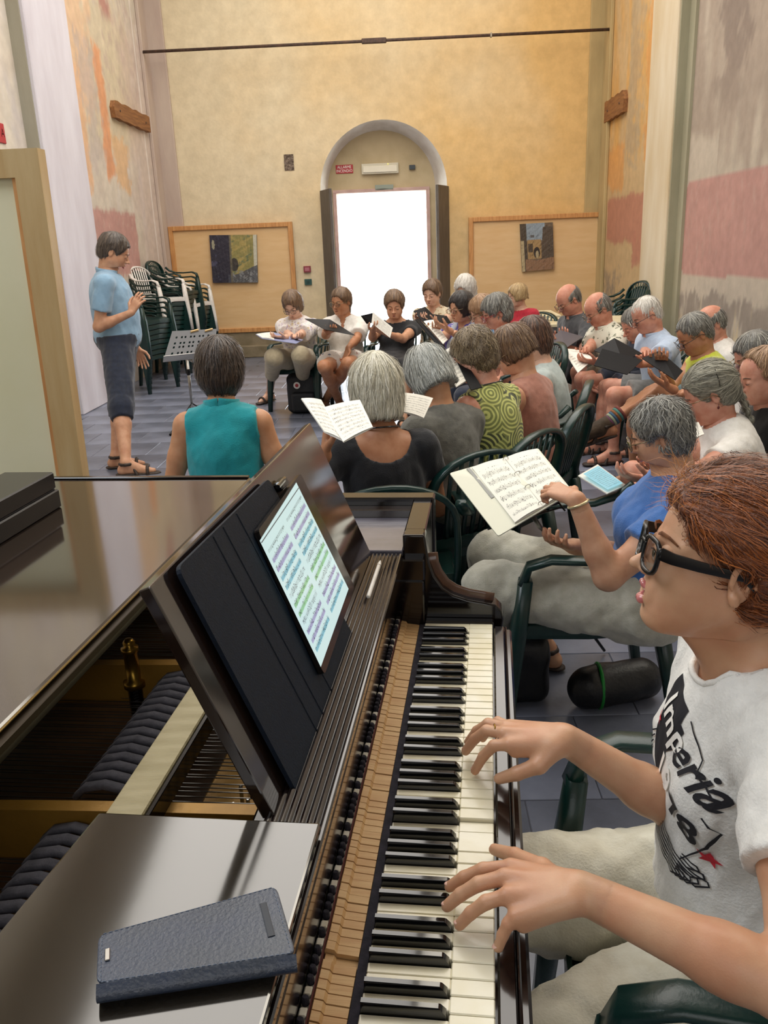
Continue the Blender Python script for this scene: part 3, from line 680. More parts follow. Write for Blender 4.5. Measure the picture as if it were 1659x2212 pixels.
def col_left(v):
    y,z=v[:,1],v[:,2]; C=np.tile(lin('d3cabb'),(len(v),1)); P=v
    C=mixc(C,.5*sm_(fb(P,.9,3),-.1,.9),'c4b5a8'); C=mixc(C,.55*sm_(fb(P*V(1,1,.35),2.2,9),.1,.9),'dcd6d2')
    C=mixc(C,.75*inrect(y,z,9.9,12.3,2.9,4.6,P,.25,.25,5),'cfc1a2'); C=mixc(C,.5*sm_(z,3.0,3.6)*sm_(fb(P,3,7),0,.6)*(y>9.8),'b9a49a')
    arc=np.sqrt(((y-11.2)/1.35)**2+((z-3.4)/1.6)**2); C=mixc(C,.85*(np.abs(y-9.93-.05*np.sin(z*3))<.06)*(z>2.0)*(z<4.6),'dba57c')
    C=mixc(C,.75*inrect(y,z,9.95,10.35,2.35,3.6,P,.10,.05,2),'dfae82'); C=mixc(C,.6*inrect(y,z,9.95,10.8,3.2,4.9,P,.25,.15,22),'e2b892'); C=mixc(C,.45*inrect(y,z,11.9,13.2,1.2,4.5,P,.2,.3,23),'c9b3b0'); C=mixc(C,.85*inrect(y,z,10.85,11.12,2.5,4.0,P,.09,.05,1),'d99566')
    C=mixc(C,.8*inrect(y,z,11.15,11.75,2.38,3.0,P,.12,.05,4),'dbb283'); C=mixc(C,.6*inrect(y,z,10.4,10.9,2.7,3.9,P,.3,.12,6),'b9aca6')
    C=mixc(C,.9*inrect(y,z,9.85,11.72,1.32,2.12,P,.05,.03,12)*(1-.25*sm_(fb(P,7,4),.2,.8)),'bc8c85')
    C=mixc(C,.7*(1-sm_(z+fb(P,2,2)*.12,.30,.42)),'a79f95'); C=mixc(C,.7*(np.abs(y-12.62)<.03),'ece6e2')
    C=mixc(C,.6*(y<8.6)*sm_(fb(P,1.5,21),-.3,.8),'c9c2c4'); C=mixc(C,.8*sm_(z,4.3,4.5)*inrect(y,z,11.3,11.7,4.2,6,P,.2,.1,3),'b37a72')
    return C*(1+.05*fnoise(P*V(1,3,2.2),31))[:,None]
def col_right(v):
    y,z=v[:,1],v[:,2]; P=v; C=np.tile(lin('c9b795'),(len(v),1)); far=(y>9.9)*1.
    C=mixc(C,far*.8,'c8a878'); C=mixc(C,far*.7*sm_(z,2.3,2.7)*sm_(fb(P*V(1,1,.3),1.5,3),-.5,.5),'d3a052')
    C=mixc(C,.75*inrect(y,z,9.9,10.95,2.4,6,P,.2,.06,6),'d79a55'); C=mixc(C,.75*inrect(y,z,11.9,12.9,2.2,2.75,P,.1,.05,8),'d79a55')
    C=mixc(C,.6*inrect(y,z,11.3,11.9,2.5,6,P,.3,.1,15),'a99a80')
    C=mixc(C,.9*inrect(y,z,10.5,12.72,1.50,2.08,P,.05,.03,12),'b77c66'); C=mixc(C,.9*inrect(y,z,10.5,11.3,1.22,1.55,P,.10,.04,13),'b77c66')
    C=mixc(C,.8*inrect(y,z,12.1,13.2,.3,1.12,P,.06,.04,14)*sm_(fb(P,4,2),-.6,.1),'9b8a72'); C=mixc(C,.8*(1-sm_(z+fb(P,2.5,2)*.3,.8,1.0))*far*sm_(fb(P,4,6),-.3,.3),'8f8270')
    nr=1-far; C=mixc(C,nr*.85,'b5a99b'); C=mixc(C,nr*.8*sm_(z+.2*fb(P,1.5,4)+.35*(y<8.4),2.35,2.6)*sm_(fb(P*V(1,1,.4),1.1,5),-.8,.2),'988778')
    C=mixc(C,nr*.7*sm_(z,2.3,3.2)*inrect(y,z,7.9,8.5,2.6,6,P,.3,.1,3),'7f6f64')
    yy=y+0*z; m=((y<9.27-.12*sm_(z,1.9,2.1)-.0)*(y>7.0)*(z>1.19+.03*(9.3-y))*(z<2.10-(.10*sm_(y,9.05,9.27)))*1.)
    m=((yy<9.27)*(yy+.0*z>6)*(z>1.17+.02*(9.3-yy)+.25*sm_(yy,6.9,7.2)*0)*(z<2.09+.02*fnoise(P*4,2)*.3)*((9.27-yy)+(2.09-z)>.12)*((9.27-yy)*.6+(z-1.17)>.08))*1.; C=mixc(C,m*.95*(1-.2*sm_(fb(P,6,9),.2,.8)),'b3857b')
    C=mixc(C,nr*.85*(1-sm_(z+fb(P,3,8)*.10,.98,1.02))*sm_(fb(P*V(1,1.5,.7),2.2,17),-.5,-.05),'8b7f74'); C=mixc(C,.8*(1-sm_(z+fb(P*V(1,3,.6),1.2,28)*.5,.35,.7)),'cdb98f')
    return C*(1+.05*fnoise(P*V(1,3,2.2),37))[:,None]
def struct(o): o['kind']='structure'; return o
struct(sidewall('wall_left',XL,420,190,6.0,YB,col_left,False)); struct(sidewall('wall_right',XR,420,190,5.0,YB,col_right,True))
plain=mat('pale_limewash','cfc7ba',.9,noise=1.5,c2='bdb1a0',bump=.3,bscale=14)
for nm,x,y1 in(('wall_left_front',XL,6.0),('wall_right_front',XR,5.0)):
    b=MB(); b.abox((x-.2 if x<0 else x,YF,-.1),(x if x<0 else x+.2,y1,ZT)); struct(b.build(nm,plain,org=(x,0,0)))
b=MB(); b.abox((XL-.1,YF-.2,-.1),(XR+.1,YF,ZT+.05)); struct(b.build('wall_front',plain))
b=MB(); b.abox((XL-.2,YF-.2,ZT),(XR+.2,YB+.8,ZT+.2)); struct(b.build('ceiling',plain))
# pilasters
pwh=mat('whitewashed_pilaster','dddbe4',.9,noise=3,c2='cbc6cf',bump=.3,bscale=16,stretch=(1,1,.3)); pgr=mat('grey_pilaster_shade','a9a596',.9,noise=3,c2='96917f',bump=.3,bscale=16,stretch=(1,1,.3))  # white carries a lavender tint for the bluish light on it
b=MB(); b.abox((XL,8.62,0),(XL+.16,9.72,ZT),.01); struct(b.build('trim_1',pwh,org=(XL,9,0)))
b=MB(); b.abox((XL,8.60,0),(XL+.12,8.63,ZT)); struct(b.build('trim_2',pgr,org=(XL,8.6,0)))  # thin slab on the pilaster's near side, its shade painted grey
b=MB(); b.abox((XR-.14,9.42,0),(XR,10.35,ZT),.01); struct(b.build('trim_3',mat('cream_pilaster','d8cbb2',.9,noise=3,c2='c9b592',bump=.3,bscale=16,stretch=(1,1,.3)),org=(XR,9.8,0)))
b=MB(); b.abox((XR-.115,9.39,0),(XR,9.425,ZT)); b.abox((XR-.03,9.22,0),(XR,9.39,ZT)); struct(b.build('trim_4',mat('olive_pilaster_shade','9f9a82',.9,noise=3,c2='8d886f',bump=.3,bscale=16,stretch=(1,1,.3)),org=(XR,9.4,0)))  # side turned from the door, its shade painted olive
crn=mat('corner_plaster_left','c6b6a8',.9,noise=4,c2='b7a499',bump=.3,bscale=20,stretch=(1,1,.3)); crr=mat('corner_plaster_right','bfa878',.9,noise=4,c2='a99468',bump=.3,bscale=20,stretch=(1,1,.3))
b=MB(); b.abox((XL,YB-.36,0),(XL+.05,YB,ZT),.01); b.abox((XL,YB-.06,0),(XL+.28,YB,ZT),.01); struct(b.build('trim_5',crn,org=(XL,YB,0)))
b=MB(); b.abox((XR-.05,YB-.42,0),(XR,YB,ZT),.01); b.abox((XR-.24,YB-.05,0),(XR,YB,ZT),.01); struct(b.build('trim_6',crr,org=(XR,YB,0)))
# back wall with arched opening
OX=ay(829,258,YB)[0]; hw=(ay(966,405,YB)[0]-ay(692,410,YB)[0])/2; OX=(ay(966,405,YB)[0]+ay(692,410,YB)[0])/2; zs=ay(829,258,YB)[2]-hw*1.0
def arch(cx,hw,zs,n=28,z0=0): return [(cx-hw,z0)]+[(cx-hw*math.cos(math.pi*i/n),zs+hw*math.sin(math.pi*i/n)) for i in range(n+1)]+[(cx+hw,z0)]
ochre=bpy.data.materials.new('ochre_limewash'); ochre.use_nodes=True
nt=ochre.node_tree;Nn=nt.nodes;Lk=nt.links;bs=Nn['Principled BSDF'];bs.inputs['Roughness'].default_value=.92
tc=Nn.new('ShaderNodeTexCoord');sx=Nn.new('ShaderNodeSeparateXYZ');Lk.new(tc.outputs['Object'],sx.inputs[0])
n1=Nn.new('ShaderNodeTexNoise');n1.inputs['Scale'].default_value=.7;n1.inputs['Detail'].default_value=7;Lk.new(tc.outputs['Object'],n1.inputs[0])
n2=Nn.new('ShaderNodeTexNoise');n2.inputs['Scale'].default_value=6;n2.inputs['Detail'].default_value=8;n2.inputs['Roughness'].default_value=.65;Lk.new(tc.outputs['Object'],n2.inputs[0])
mr=Nn.new('ShaderNodeMapRange');mr.inputs[1].default_value=-2.8;mr.inputs[2].default_value=2.9;Lk.new(sx.outputs[0],mr.inputs[0])
ad_=Nn.new('ShaderNodeMath');ad_.operation='MULTIPLY_ADD';ad_.inputs[1].default_value=1.1;ad_.inputs[2].default_value=-.5;Lk.new(n1.outputs[0],ad_.inputs[0])
a2=Nn.new('ShaderNodeMath');a2.operation='ADD';Lk.new(mr.outputs[0],a2.inputs[0]);Lk.new(ad_.outputs[0],a2.inputs[1])
rp=Nn.new('ShaderNodeValToRGB');e=rp.color_ramp.elements;e[0].position=.1;e[0].color=srgb('e0d2b2');e[1].position=.95;e[1].color=srgb('dfba7c');Lk.new(a2.outputs[0],rp.inputs[0])
m2=Nn.new('ShaderNodeMix');m2.data_type='RGBA';m2.blend_type='MULTIPLY';m2.inputs[0].default_value=1;Lk.new(rp.outputs[0],m2.inputs[6])
r2=Nn.new('ShaderNodeValToRGB');r2.color_ramp.elements[0].position=.3;r2.color_ramp.elements[0].color=(.88,.87,.85,1);r2.color_ramp.elements[1].position=.7;r2.color_ramp.elements[1].color=(1.08,1.08,1.08,1);Lk.new(n2.outputs[0],r2.inputs[0]);Lk.new(r2.outputs[0],m2.inputs[7])
Lk.new(m2.outputs[2],bs.inputs['Base Color'])
bp=Nn.new('ShaderNodeBump');bp.inputs['Strength'].default_value=.35;bp.inputs['Distance'].default_value=.02;Lk.new(n2.outputs[0],bp.inputs['Height']);Lk.new(bp.outputs[0],bs.inputs['Normal'])
def archwall(name,y,th,cx,hw,zs,m,x0,x1,zt,om=None):
    A=arch(cx,hw,zs); n=len(A); b=MB(); 
    for yy,fl in((y,1),(y+th,-1)):
        q=[(x0,yy,0)]+[(x0,yy,zt),(x1,yy,zt)]+[(x1,yy,0)]
        v=[(x0,yy,0),(x0,yy,zs),(x0,yy,zt),(x1,yy,zt),(x1,yy,zs),(x1,yy,0)]+[(a[0],yy,a[1]) for a in A]; k=6; f=[(0,k,k+1,1)]
        half=(n-2)//2; mid=k+1+half
        T=[(v[1],2)]; 
        for i in range(k+1,mid): f.append((1 if i<k+1+half*.5 else 2,i,i+1) )
        im=k+1+int(math.ceil(half*.5)); f.append((1,im,2)) 
        f.append((2,mid,3))
        for i in range(mid,k+n-2): f.append((3 if i<mid+half*.5 else 4,i,i+1))
        im2=mid+int(math.ceil(half*.5)); f.append((3,im2,4)); f.append((4,k+n-2,k+n-1,5))
        b.add(v,[g if fl<0 else g[::-1] for g in f] if False else ([g[::-1] for g in f] if fl>0 else f))
    return b.build(name,m)
bw=archwall('wall_back',YB,.02,OX,hw,zs,ochre,XL,XR,ZT); struct(bw)
# splayed reveal
yr=YB+.42; hi_=(ay(940,400,yr)[0]-ay(708,400,yr)[0])/2; cxi=(ay(940,400,yr)[0]+ay(708,400,yr)[0])/2; zi=ay(829,281,yr)[2]-hi_
A=arch(OX,hw,zs);B=arch(cxi,hi_,zi); b=MB(); v=[(a[0],YB,a[1]) for a in A]+[(a[0],yr,a[1]) for a in B]; n=len(A)
b.add(v,[(i,i+1,n+i+1,n+i) for i in range(n-1)]); ro=b.build('trim_7',mat('white_reveal_plaster','d9d4cc',.9,noise=4,c2='c6beb2',bump=.2,bscale=20)); struct(ro); autosmooth(ro,50)
# tympanum with doorway
dl,dr=ay(727,415,yr)[0],ay(920,412,yr)[0]; dz=ay(823,415,yr)[2]
tymp=mat('tympanum_plaster','c3b290',.9,noise=3,c2='b3a280',bump=.25,bscale=20); b=MB()
x0,x1=cxi-hi_,cxi+hi_; ring=[p for p in B[1:-1]]
b.prism([(x0-.0,yr,dz)]+[(p[0],yr,p[1]) for p in ring]+[(x1,yr,dz)],(0,.25,0)); b.abox((x0-.02,yr,0),(dl,yr+.25,dz)); b.abox((dr,yr,0),(x1+.02,yr+.25,dz)); struct(b.build('wall_tympanum',tymp))
# floor: slab + stone tiles
fm=bpy.data.materials.new('slate_floor'); fm.use_nodes=True; nt=fm.node_tree;Nn=nt.nodes;Lk=nt.links;bs=Nn['Principled BSDF']
tc=Nn.new('ShaderNodeTexCoord');n1=Nn.new('ShaderNodeTexNoise');n1.inputs['Scale'].default_value=1.1;n1.inputs['Detail'].default_value=9;n1.inputs['Roughness'].default_value=.62;Lk.new(tc.outputs['Object'],n1.inputs[0])
rp=Nn.new('ShaderNodeValToRGB');e=rp.color_ramp.elements;e[0].position=.36;e[0].color=srgb('565a66');e[1].position=.66;e[1].color=srgb('878da0');Lk.new(n1.outputs[0],rp.inputs[0]);Lk.new(rp.outputs[0],bs.inputs['Base Color'])  # stone tone made bluer to carry the doorway's reflection
r3=Nn.new('ShaderNodeMapRange');r3.inputs[3].default_value=.20;r3.inputs[4].default_value=.40;Lk.new(n1.outputs[0],r3.inputs[0]);Lk.new(r3.outputs[0],bs.inputs['Roughness'])
oi=Nn.new('ShaderNodeObjectInfo')
n3=Nn.new('ShaderNodeTexNoise');n3.inputs['Scale'].default_value=14;n3.inputs['Detail'].default_value=6;Lk.new(tc.outputs['Object'],n3.inputs[0]);bp=Nn.new('ShaderNodeBump');bp.inputs['Strength'].default_value=.25;bp.inputs['Distance'].default_value=.01;Lk.new(n3.outputs[0],bp.inputs['Height']);Lk.new(bp.outputs[0],bs.inputs['Normal'])
grout=mat('floor_joint','54565f',.8)
b=MB(); b.abox((XL,YF,-.12),(XR,YB+.9,-.004)); flo=b.build('floor',grout); struct(flo)
tsz=.46; me=None; cnt=0; rest=MB(); ang=0
for j in range(int((YB+.85-1.0)/tsz)+1):
    for i in range(int((XR-XL)/tsz)+1):
        x=XL+(i+.5)*tsz-(.23 if j%2 else 0); y=1.2+(j+.5)*tsz; xa,xb=max(x-tsz/2+.0015,XL),min(x+tsz/2-.0015,XR)
        if xb-xa<.03 or y+tsz/2>YB+.9: continue
        full=abs(xb-xa-(tsz-.003))<1e-3; jit=random.uniform(-.001,.001)
        if cnt<300 and full:
            if me is None:
                m0=MB(); m0.abox((-tsz/2+.0015,-tsz/2+.0015,-.006),(tsz/2-.0015,tsz/2-.0015,0),.002); t=m0.build('tile',fm,flo); t.location=(x,y,jit); me=t
            else: t=me.copy(); COL.objects.link(t); t.parent=flo; t.location=(x,y,jit)
            cnt+=1
        else: rest.abox((xa,y-tsz/2+.0015,-.006),(xb,y+tsz/2-.0015,jit),.002)
rest.abox((XL,YF,-.006),(XR,1.19,0)); ro=rest.build('tiles',fm,flo); ro['kind']='stuff'
# plinth bench under the boards on the back wall
pl=mat('stone_plinth','8d8068',.85,noise=6,c2='74684f',bump=.3,bscale=25); x0=ay(715,740,YB)[0]-.05
b=MB(); b.abox((XL,YB-.10,0),(OX-hw-.02,YB,.40),.01); b.abox((XL,YB-.22,0),(OX-hw-.02,YB,.18),.01); struct(b.build('baseboard_back_left',pl)); 
b=MB(); b.abox((OX+hw+.02,YB-.10,0),(XR,YB,.40),.01); struct(b.build('baseboard_back_right',pl))
# outside: pale sunlit square
b=MB(); b.abox((-14,YB+.9,-.16),(14,60,-.10)); struct(b.build('ground_outside',mat('pale_gravel','e6e2da',.9,noise=3,c2='d8d2c6'))) 
# ------------------------------------------------------------------ door leaves and fixed bits
dk=mat('dark_door_wood','6a645d',.6,noise=8,c2='544e48',bump=.3,bscale=40,stretch=(4,4,.5)); pk=mat('pink_painted_frame','c3a59b',.6,noise=5,c2='ae8d84')
for nm,xp,s_,lab in(('door_leaf',ay(694,410,YB)[0],1,'tall dark wooden door leaf folded back at the left of the doorway'),('door_leaf',ay(964,400,YB)[0],-1,'tall dark wooden door leaf folded back at the right of the doorway')):
    z1=ay(700,412,YB)[2] if s_>0 else ay(945,403,YB)[2]; th=thing('door_leaf',(xp,YB,0),lab,'door','open door leaves'); 
    x1=xp+s_*(.05 if s_>0 else .03); y0_=YB-.02; xi=(cxi-hi_+.02) if s_>0 else (cxi+hi_-.02)
    b=MB(); A0=ay(714 if s_>0 else 944,420,YB-.48)*V(1,1,0);A1=ay(694 if s_>0 else 967,420,YB-.015)*V(1,1,0); d=A1-A0; nn=nrm(V(-d[1],d[0],0))*.022
    b.box((A0+A1)/2+Zv*z1/2,d/2,nn,Zv*z1/2,.006); b.build('door_panel',dk,th)
    for zz in(.35,1.1,1.85):
        b=MB(); b.box(A0+d*.5+Zv*(zz+.1)+nn*(1 if s_<0 else -1)*1.3,d*.36,nn*.25,Zv*.26,.004); b.build('raised_panel',dk,th)
    for zz in(.4,1.2,2.0):
        b=MB(); b.tube([A0+d*.99+Zv*(zz-.06),A0+d*.99+Zv*(zz+.06)],.014,8); b.build('hinge',mat('pale_iron','bdb6ae',.4,metal=.6),th)
b=MB(); 
for xa in(dl-.0,dr): b.abox((xa-.055 if xa==dl else xa,yr-.07,0),(xa if xa==dl else xa+.055,yr+.0,dz+.0),.004)
b.abox((dl-.055,yr-.07,dz),(dr+.055,yr,dz+.05),.004); o=b.build('door_1',pk); struct(o)
def textobj(name,s,P,ux,uy,size,m,parent,ext=.002,align='CENTER',shear=0,bold=0,sx=1.):
    c=bpy.data.curves.new(name,'FONT'); c.body=s; c.size=1; c.align_x=align; c.align_y='CENTER'; c.shear=shear; c.offset=bold; c.resolution_u=3
    o=bpy.data.objects.new(name,c); COL.objects.link(o); dg=bpy.context.evaluated_depsgraph_get(); me=bpy.data.meshes.new_from_object(o.evaluated_get(dg)); bpy.data.objects.remove(o)
    v=np.zeros(len(me.vertices)*3); me.vertices.foreach_get('co',v); v=v.reshape(-1,3); f=[tuple(p.vertices) for p in me.polygons]
    ux,uy=nrm(ux),nrm(uy); n=np.cross(ux,uy); Wd=np.asarray(P)+v[:,:1]*ux*size*sx+v[:,1:2]*uy*size+n*ext
    b=MB(); b.add(Wd,f); return b.build(name,m,parent)
red=mat('sign_red','b02c34',.5); wht=mat('sign_white','f0ece6',.5)
def plate(nm,x0,y0,x1,y1,Y,m,label,cat,th=.012,parts=None):
    a=ay(x0,y0,Y);c=ay(x1,y1,Y); o_=thing(nm,((a[0]+c[0])/2,Y,(a[2]+c[2])/2),label,cat); b=MB(); b.abox((a[0],Y-th,c[2]),(c[0],Y,a[2]),.003); b.build('plate',m,o_); return o_,a,c
o_,a,c=plate('fire_alarm_sign',725,357,763,374,yr,red,'small red sign with white lettering above the left of the doorway','sign')
cx_=(a[0]+c[0])/2; cz=(a[2]+c[2])/2; hh_=a[2]-c[2]
textobj('lettering','ALLARME',(cx_,yr-.014,cz+hh_*.22),(1,0,0),(0,0,1),hh_*.46,wht,o_,sx=.9); textobj('lettering','INCENDIO',(cx_,yr-.014,cz-hh_*.22),(1,0,0),(0,0,1),hh_*.46,wht,o_,sx=.9)
o_,a,c=plate('emergency_lamp',781,355,861,374,yr,mat('lamp_white_plastic','cfc9b4',.4),'long white emergency lamp fixed above the doorway','lamp',.06)
b=MB(); b.abox((a[0]+.02,yr-.075,c[2]+.02),(c[0]-.02,yr-.055,a[2]-.035),.006); b.build('diffuser',mat('lamp_diffuser','e6e0cc',.3),o_)
b=MB(); b.lathe((a[0]+(c[0]-a[0])*.72,yr-.062,a[2]-.015),[(.006,0),(.006,.012)],ax=(0,-1,0),n=8); b.build('indicator_light',mat('indicator_yellow','f5d94a',.3,emit=2),o_)
plate('sensor_box',884,357,897,366,yr,mat('sensor_dark','3c4448',.5),'tiny dark sensor box right of the emergency lamp','sensor',.04)
plate('sign_holder',810,400,850,410,yr-.05,mat('sign_grey','8c9488',.5),'grey plate hanging at the top edge of the bright doorway','sign',.02)
o_,a,c=plate('call_point',656,575,672,588,YB,mat('call_red','8e3a44',.5),'small red alarm call point between the left board and the door','alarm',.04)
b=MB(); b.abox((a[0]+.02,YB-.046,c[2]+.02),(c[0]-.02,YB-.04,a[2]-.02)); b.build('button_window',mat('callpt_pink','b5707a',.4),o_)
o_,a,c=plate('light_switch',658,603,674,615,YB,mat('switch_green','2e5550',.5),'small dark green switch box below the red call point','switch',.03)
b=MB(); b.abox((a[0]+.03,YB-.036,c[2]+.025),(c[0]-.03,YB-.03,a[2]-.025)); b.build('rocker',mat('switch_dk','24403e',.4),o_)
# exposed stone patch
a=ay(613,334,YB);c=ay(636,368,YB); po=thing('exposed_masonry_patch',((a[0]+c[0])/2,YB,(a[2]+c[2])/2),'small square patch of bare rough masonry left in the ochre back wall','masonry patch')
b=MB(); b.grid(lambda u,v:(a[0]+(c[0]-a[0])*u,YB-.006-.010*fnoise(V(u*5,v*7,1)[None],4)[0]-.004,c[2]+(a[2]-c[2])*v),14,18,True); b.build('masonry',mat('bare_masonry','8f8072',.95,noise=26,c2='57493f',bump=.8,bscale=40),po)
# tie rod
P0=ay(312,103,YB-.35);P1=ay(1314,73,YB-.35); P0[0]=XL+.05; P1[0]=XR-.05; P0[2]=P1[2]=(P0[2]+P1[2])/2; tr=thing('tie_rod',(P0+P1)/2,'long rusty iron tie rod spanning the hall in front of the back wall','tie rod'); ir=mat('rusty_iron','41332c',.7,noise=30,c2='5b4438',bump=.3)
b=MB(); b.tube([P0,P1],.020,10); b.build('rod',ir,tr,smooth=True); b=MB(); Mx=(P0+P1)/2; b.box(Mx,(.17,0,0),(0,.03,0),(0,0,.032),.008); b.build('coupling',ir,tr)
b=MB(); b.box(Mx+V(1.6,0,0),(.012,0,0),(0,.028,0),(0,0,.028),.004); b.build('clamp',mat('pale_iron2','a59c8c',.5,metal=.5),tr)
# planks on the side walls
wd=mat('old_brown_wood','7b4f2c',.7,noise=6,c2='9a6a3c',bump=.4,bscale=30,stretch=(6,.6,6))
for X,ya,yb_,z0,z1,lab,q in((XL,11.25,12.75,3.22,3.42,'rough brown wooden plank fixed high on the left wall',1),(XR,11.85,12.92,3.10,3.36,'rough brown wooden plank fixed high on the right wall',-1)):
    t=thing('wall_plank',(X,(ya+yb_)/2,(z0+z1)/2),lab,'plank','planks on the side walls'); b=MB(); nseg=10; up=[];dn=[]
    for i in range(nseg+1): y=ya+(yb_-ya)*i/nseg; e=.025*math.sin(i*2.3) if 0<i<nseg else 0; up.append((X,y+(.05*(i==0)),z1+e*.4)); dn.append((X,y,z0+e*.3))
    b.prism(up+[(X,ya+.0+(yb_-ya),(z0+z1)/2)]+dn[::-1]+[(X,ya-.02,(z0+z1)/2+.02)],(q*.06,0,0)); b.build('board',wd,t)
    for yy in(ya+.2,yb_-.2): b=MB(); b.lathe((X+q*.06,yy,(z0+z1)/2),[(.014,0),(.012,.008)],ax=(q,0,0),n=8); b.build('nail',ir,t)
# red sign at the far left edge
a=ay(-18,275,8.0);c=ay(8,300,8.0); t=thing('wall_sign',(XL,8.0,(a[2]+c[2])/2),'red sign with white mark at the left edge, high on the left wall','sign'); 
z_=ay(3,288,7.9)[2]; yy=(XL-0)/ray(3,288)[0]*ray(3,288)[1]; zz=1.6+(XL)/ray(3,288)[0]*ray(3,288)[2]; t.location=(XL,yy,zz); ORG[t.name]=V(XL,yy,zz)
b=MB(); b.abox((XL,yy-.28,zz-.085),(XL+.012,yy+.05,zz+.085),.02); b.build('plate',red,t); textobj('lettering','A',(XL+.014,yy+.0,zz),(0,-1,0),(0,0,1),.10,wht,t)
# ------------------------------------------------------------------ display boards with paintings
fr=mat('beech_frame','d39d62',.5,noise=5,c2='b67c45',bump=.1,stretch=(8,8,1)); bd=mat('plywood_board','e0bd8b',.6,noise=3,c2='d9b37f',bump=.04,stretch=(1,4,5))
def board(x0,y0,x1,y1,label):
    a=ay(x0,y0,YB-.06);c=ay(x1,y1,YB-.06); t=thing('display_board',((a[0]+c[0])/2,YB-.12,c[2]),label,'board','display boards on the back wall')
    b=MB(); b.abox((a[0]+.04,YB-.085,c[2]+.04),(c[0]-.04,YB-.055,a[2]-.04)); b.build('panel',bd,t)
    for lo,hi in(((a[0],c[2]),(a[0]+.065,a[2])),((c[0]-.065,c[2]),(c[0],a[2])),((a[0]+.065,a[2]-.065),(c[0]-.065,a[2])),((a[0]+.065,c[2]),(c[0]-.065,c[2]+.065))):
        b=MB(); b.abox((lo[0],YB-.12,lo[1]),(hi[0],YB-.04,hi[1]),.004); b.build('frame_rail',fr,t)
    return t,a,c
board(364,490,647,713,'framed plywood display board left of the doorway'); board(1012,470,1293,706,'framed plywood display board right of the doorway')
def painting(cr,label,fn,n=90):
    Y=YB-.13; P=[ay(x,y,Y) for x,y in cr]; cen=sum(P)/4; t=thing('painting',cen,label,'painting','unframed canvases on the boards'); nrmv=V(0,-1,0)
    b=MB(); b.prism([p for p in P],(0,.03,0)); b.build('canvas_edge',mat('canvas_edge','5d564a',.8),t)
    u=np.linspace(0,1,n); U,Vv=np.meshgrid(u,u,indexing='ij'); U=U.ravel();Vv=Vv.ravel()
    W3=(P[0][None]*((1-U)*(1-Vv))[:,None]+P[1][None]*(U*(1-Vv))[:,None]+P[2][None]*(U*Vv)[:,None]+P[3][None]*((1-U)*Vv)[:,None])+V(0,-.004,0)
    Q=np.stack([U,Vv,0*U],-1); W3[:,1]-=.002*(fnoise(Q*9,3)+1); i=(np.arange(n-1)[:,None]*n+np.arange(n-1)[None]).ravel(); F=np.stack([i,i+1,i+n+1,i+n],-1)
    meshnp('painted_surface',W3,F[:, ::-1],mat('oil_paint','888888',.45,attr='Col',noise=60,bump=.4,bscale=90),t,col=fn(U,Vv,Q))
def pa(U,Vv,Q):
    C=np.tile(lin('8d8650'),(len(U),1)); C=mixc(C,sm_(fb(Q,3,2),-.2,.4),'a9975a'); C=mixc(C,sm_(fb(Q,5,5),.2,.7)*.8,'566a52'); C=mixc(C,(U<.43)*1.,'2c2a38'); C=mixc(C,(U<.2)*sm_(fb(Q,4,3),.1,.5)*.7,'565670'); C=mixc(C,(U>.93)*.9,'c9c7b6')
    C=mixc(C,(Vv>.72+.12*np.sin(U*4))*(U>.35)*.9,'474a55'); C=mixc(C,(Vv>.75)*(U>.45)*sm_(fb(Q,7,8),.1,.5),'85888a'); C=mixc(C,((U-.5)**2/.008+(Vv-.62)**2/.02<1)*.9,'252430'); C=mixc(C,(np.abs(U-.43)<.02)*.8,'6a6452'); C=mixc(C,((U-.07)**2/.001+(Vv-.2)**2/.01<1)*.8,'aaa78c'); return C
def pb(U,Vv,Q):
    C=np.tile(lin('6a5a48'),(len(U),1)); C=mixc(C,(Vv<.36)*(U>.15)*(U<.75)*1.,'8b99a4'); C=mixc(C,(Vv<.42-.25*U)*(U<.35)*.0,'3a302a'); C=mixc(C,(U<.18)*1.,'4a4034'); C=mixc(C,(U<.10)*(Vv>.35)*1.,'b0a07c'); C=mixc(C,(U>.70-.12*Vv)*(Vv>.08)*1.,'54483c')
    C=mixc(C,(Vv>.34)*(Vv<.75)*(U>.2)*(U<.62)*1.,'a08358'); C=mixc(C,(Vv>.42)*(Vv<.60)*(U>.22)*(U<.36)*.9,'3d342c'); C=mixc(C,(((U-.48)/.10)**2+((Vv-.62)/.12)**2<1)*1.,'322a26'); C=mixc(C,(((U-.49)/.05)**2+((Vv-.66)/.08)**2<1)*1.,'a99a78'); C=mixc(C,(Vv>.78-.1*np.abs(U-.5))*(U>.12)*1.,'8a6a50')
    C=mixc(C,sm_(fb(Q,8,5),.3,.8)*.5,'2e2a28'); C=mixc(C,(U>.3)*(U<.42)*(Vv<.3)*(Vv>.24)*.8,'4a4038'); return C
painting([(452,508),(554,507),(557,610),(460,611)],'oil painting of a dark alley with yellow wall, left of the door',pa); painting([(1123,484),(1194,480),(1197,581),(1128,587)],'oil painting of a street leading to an arch, right of the door',pb)
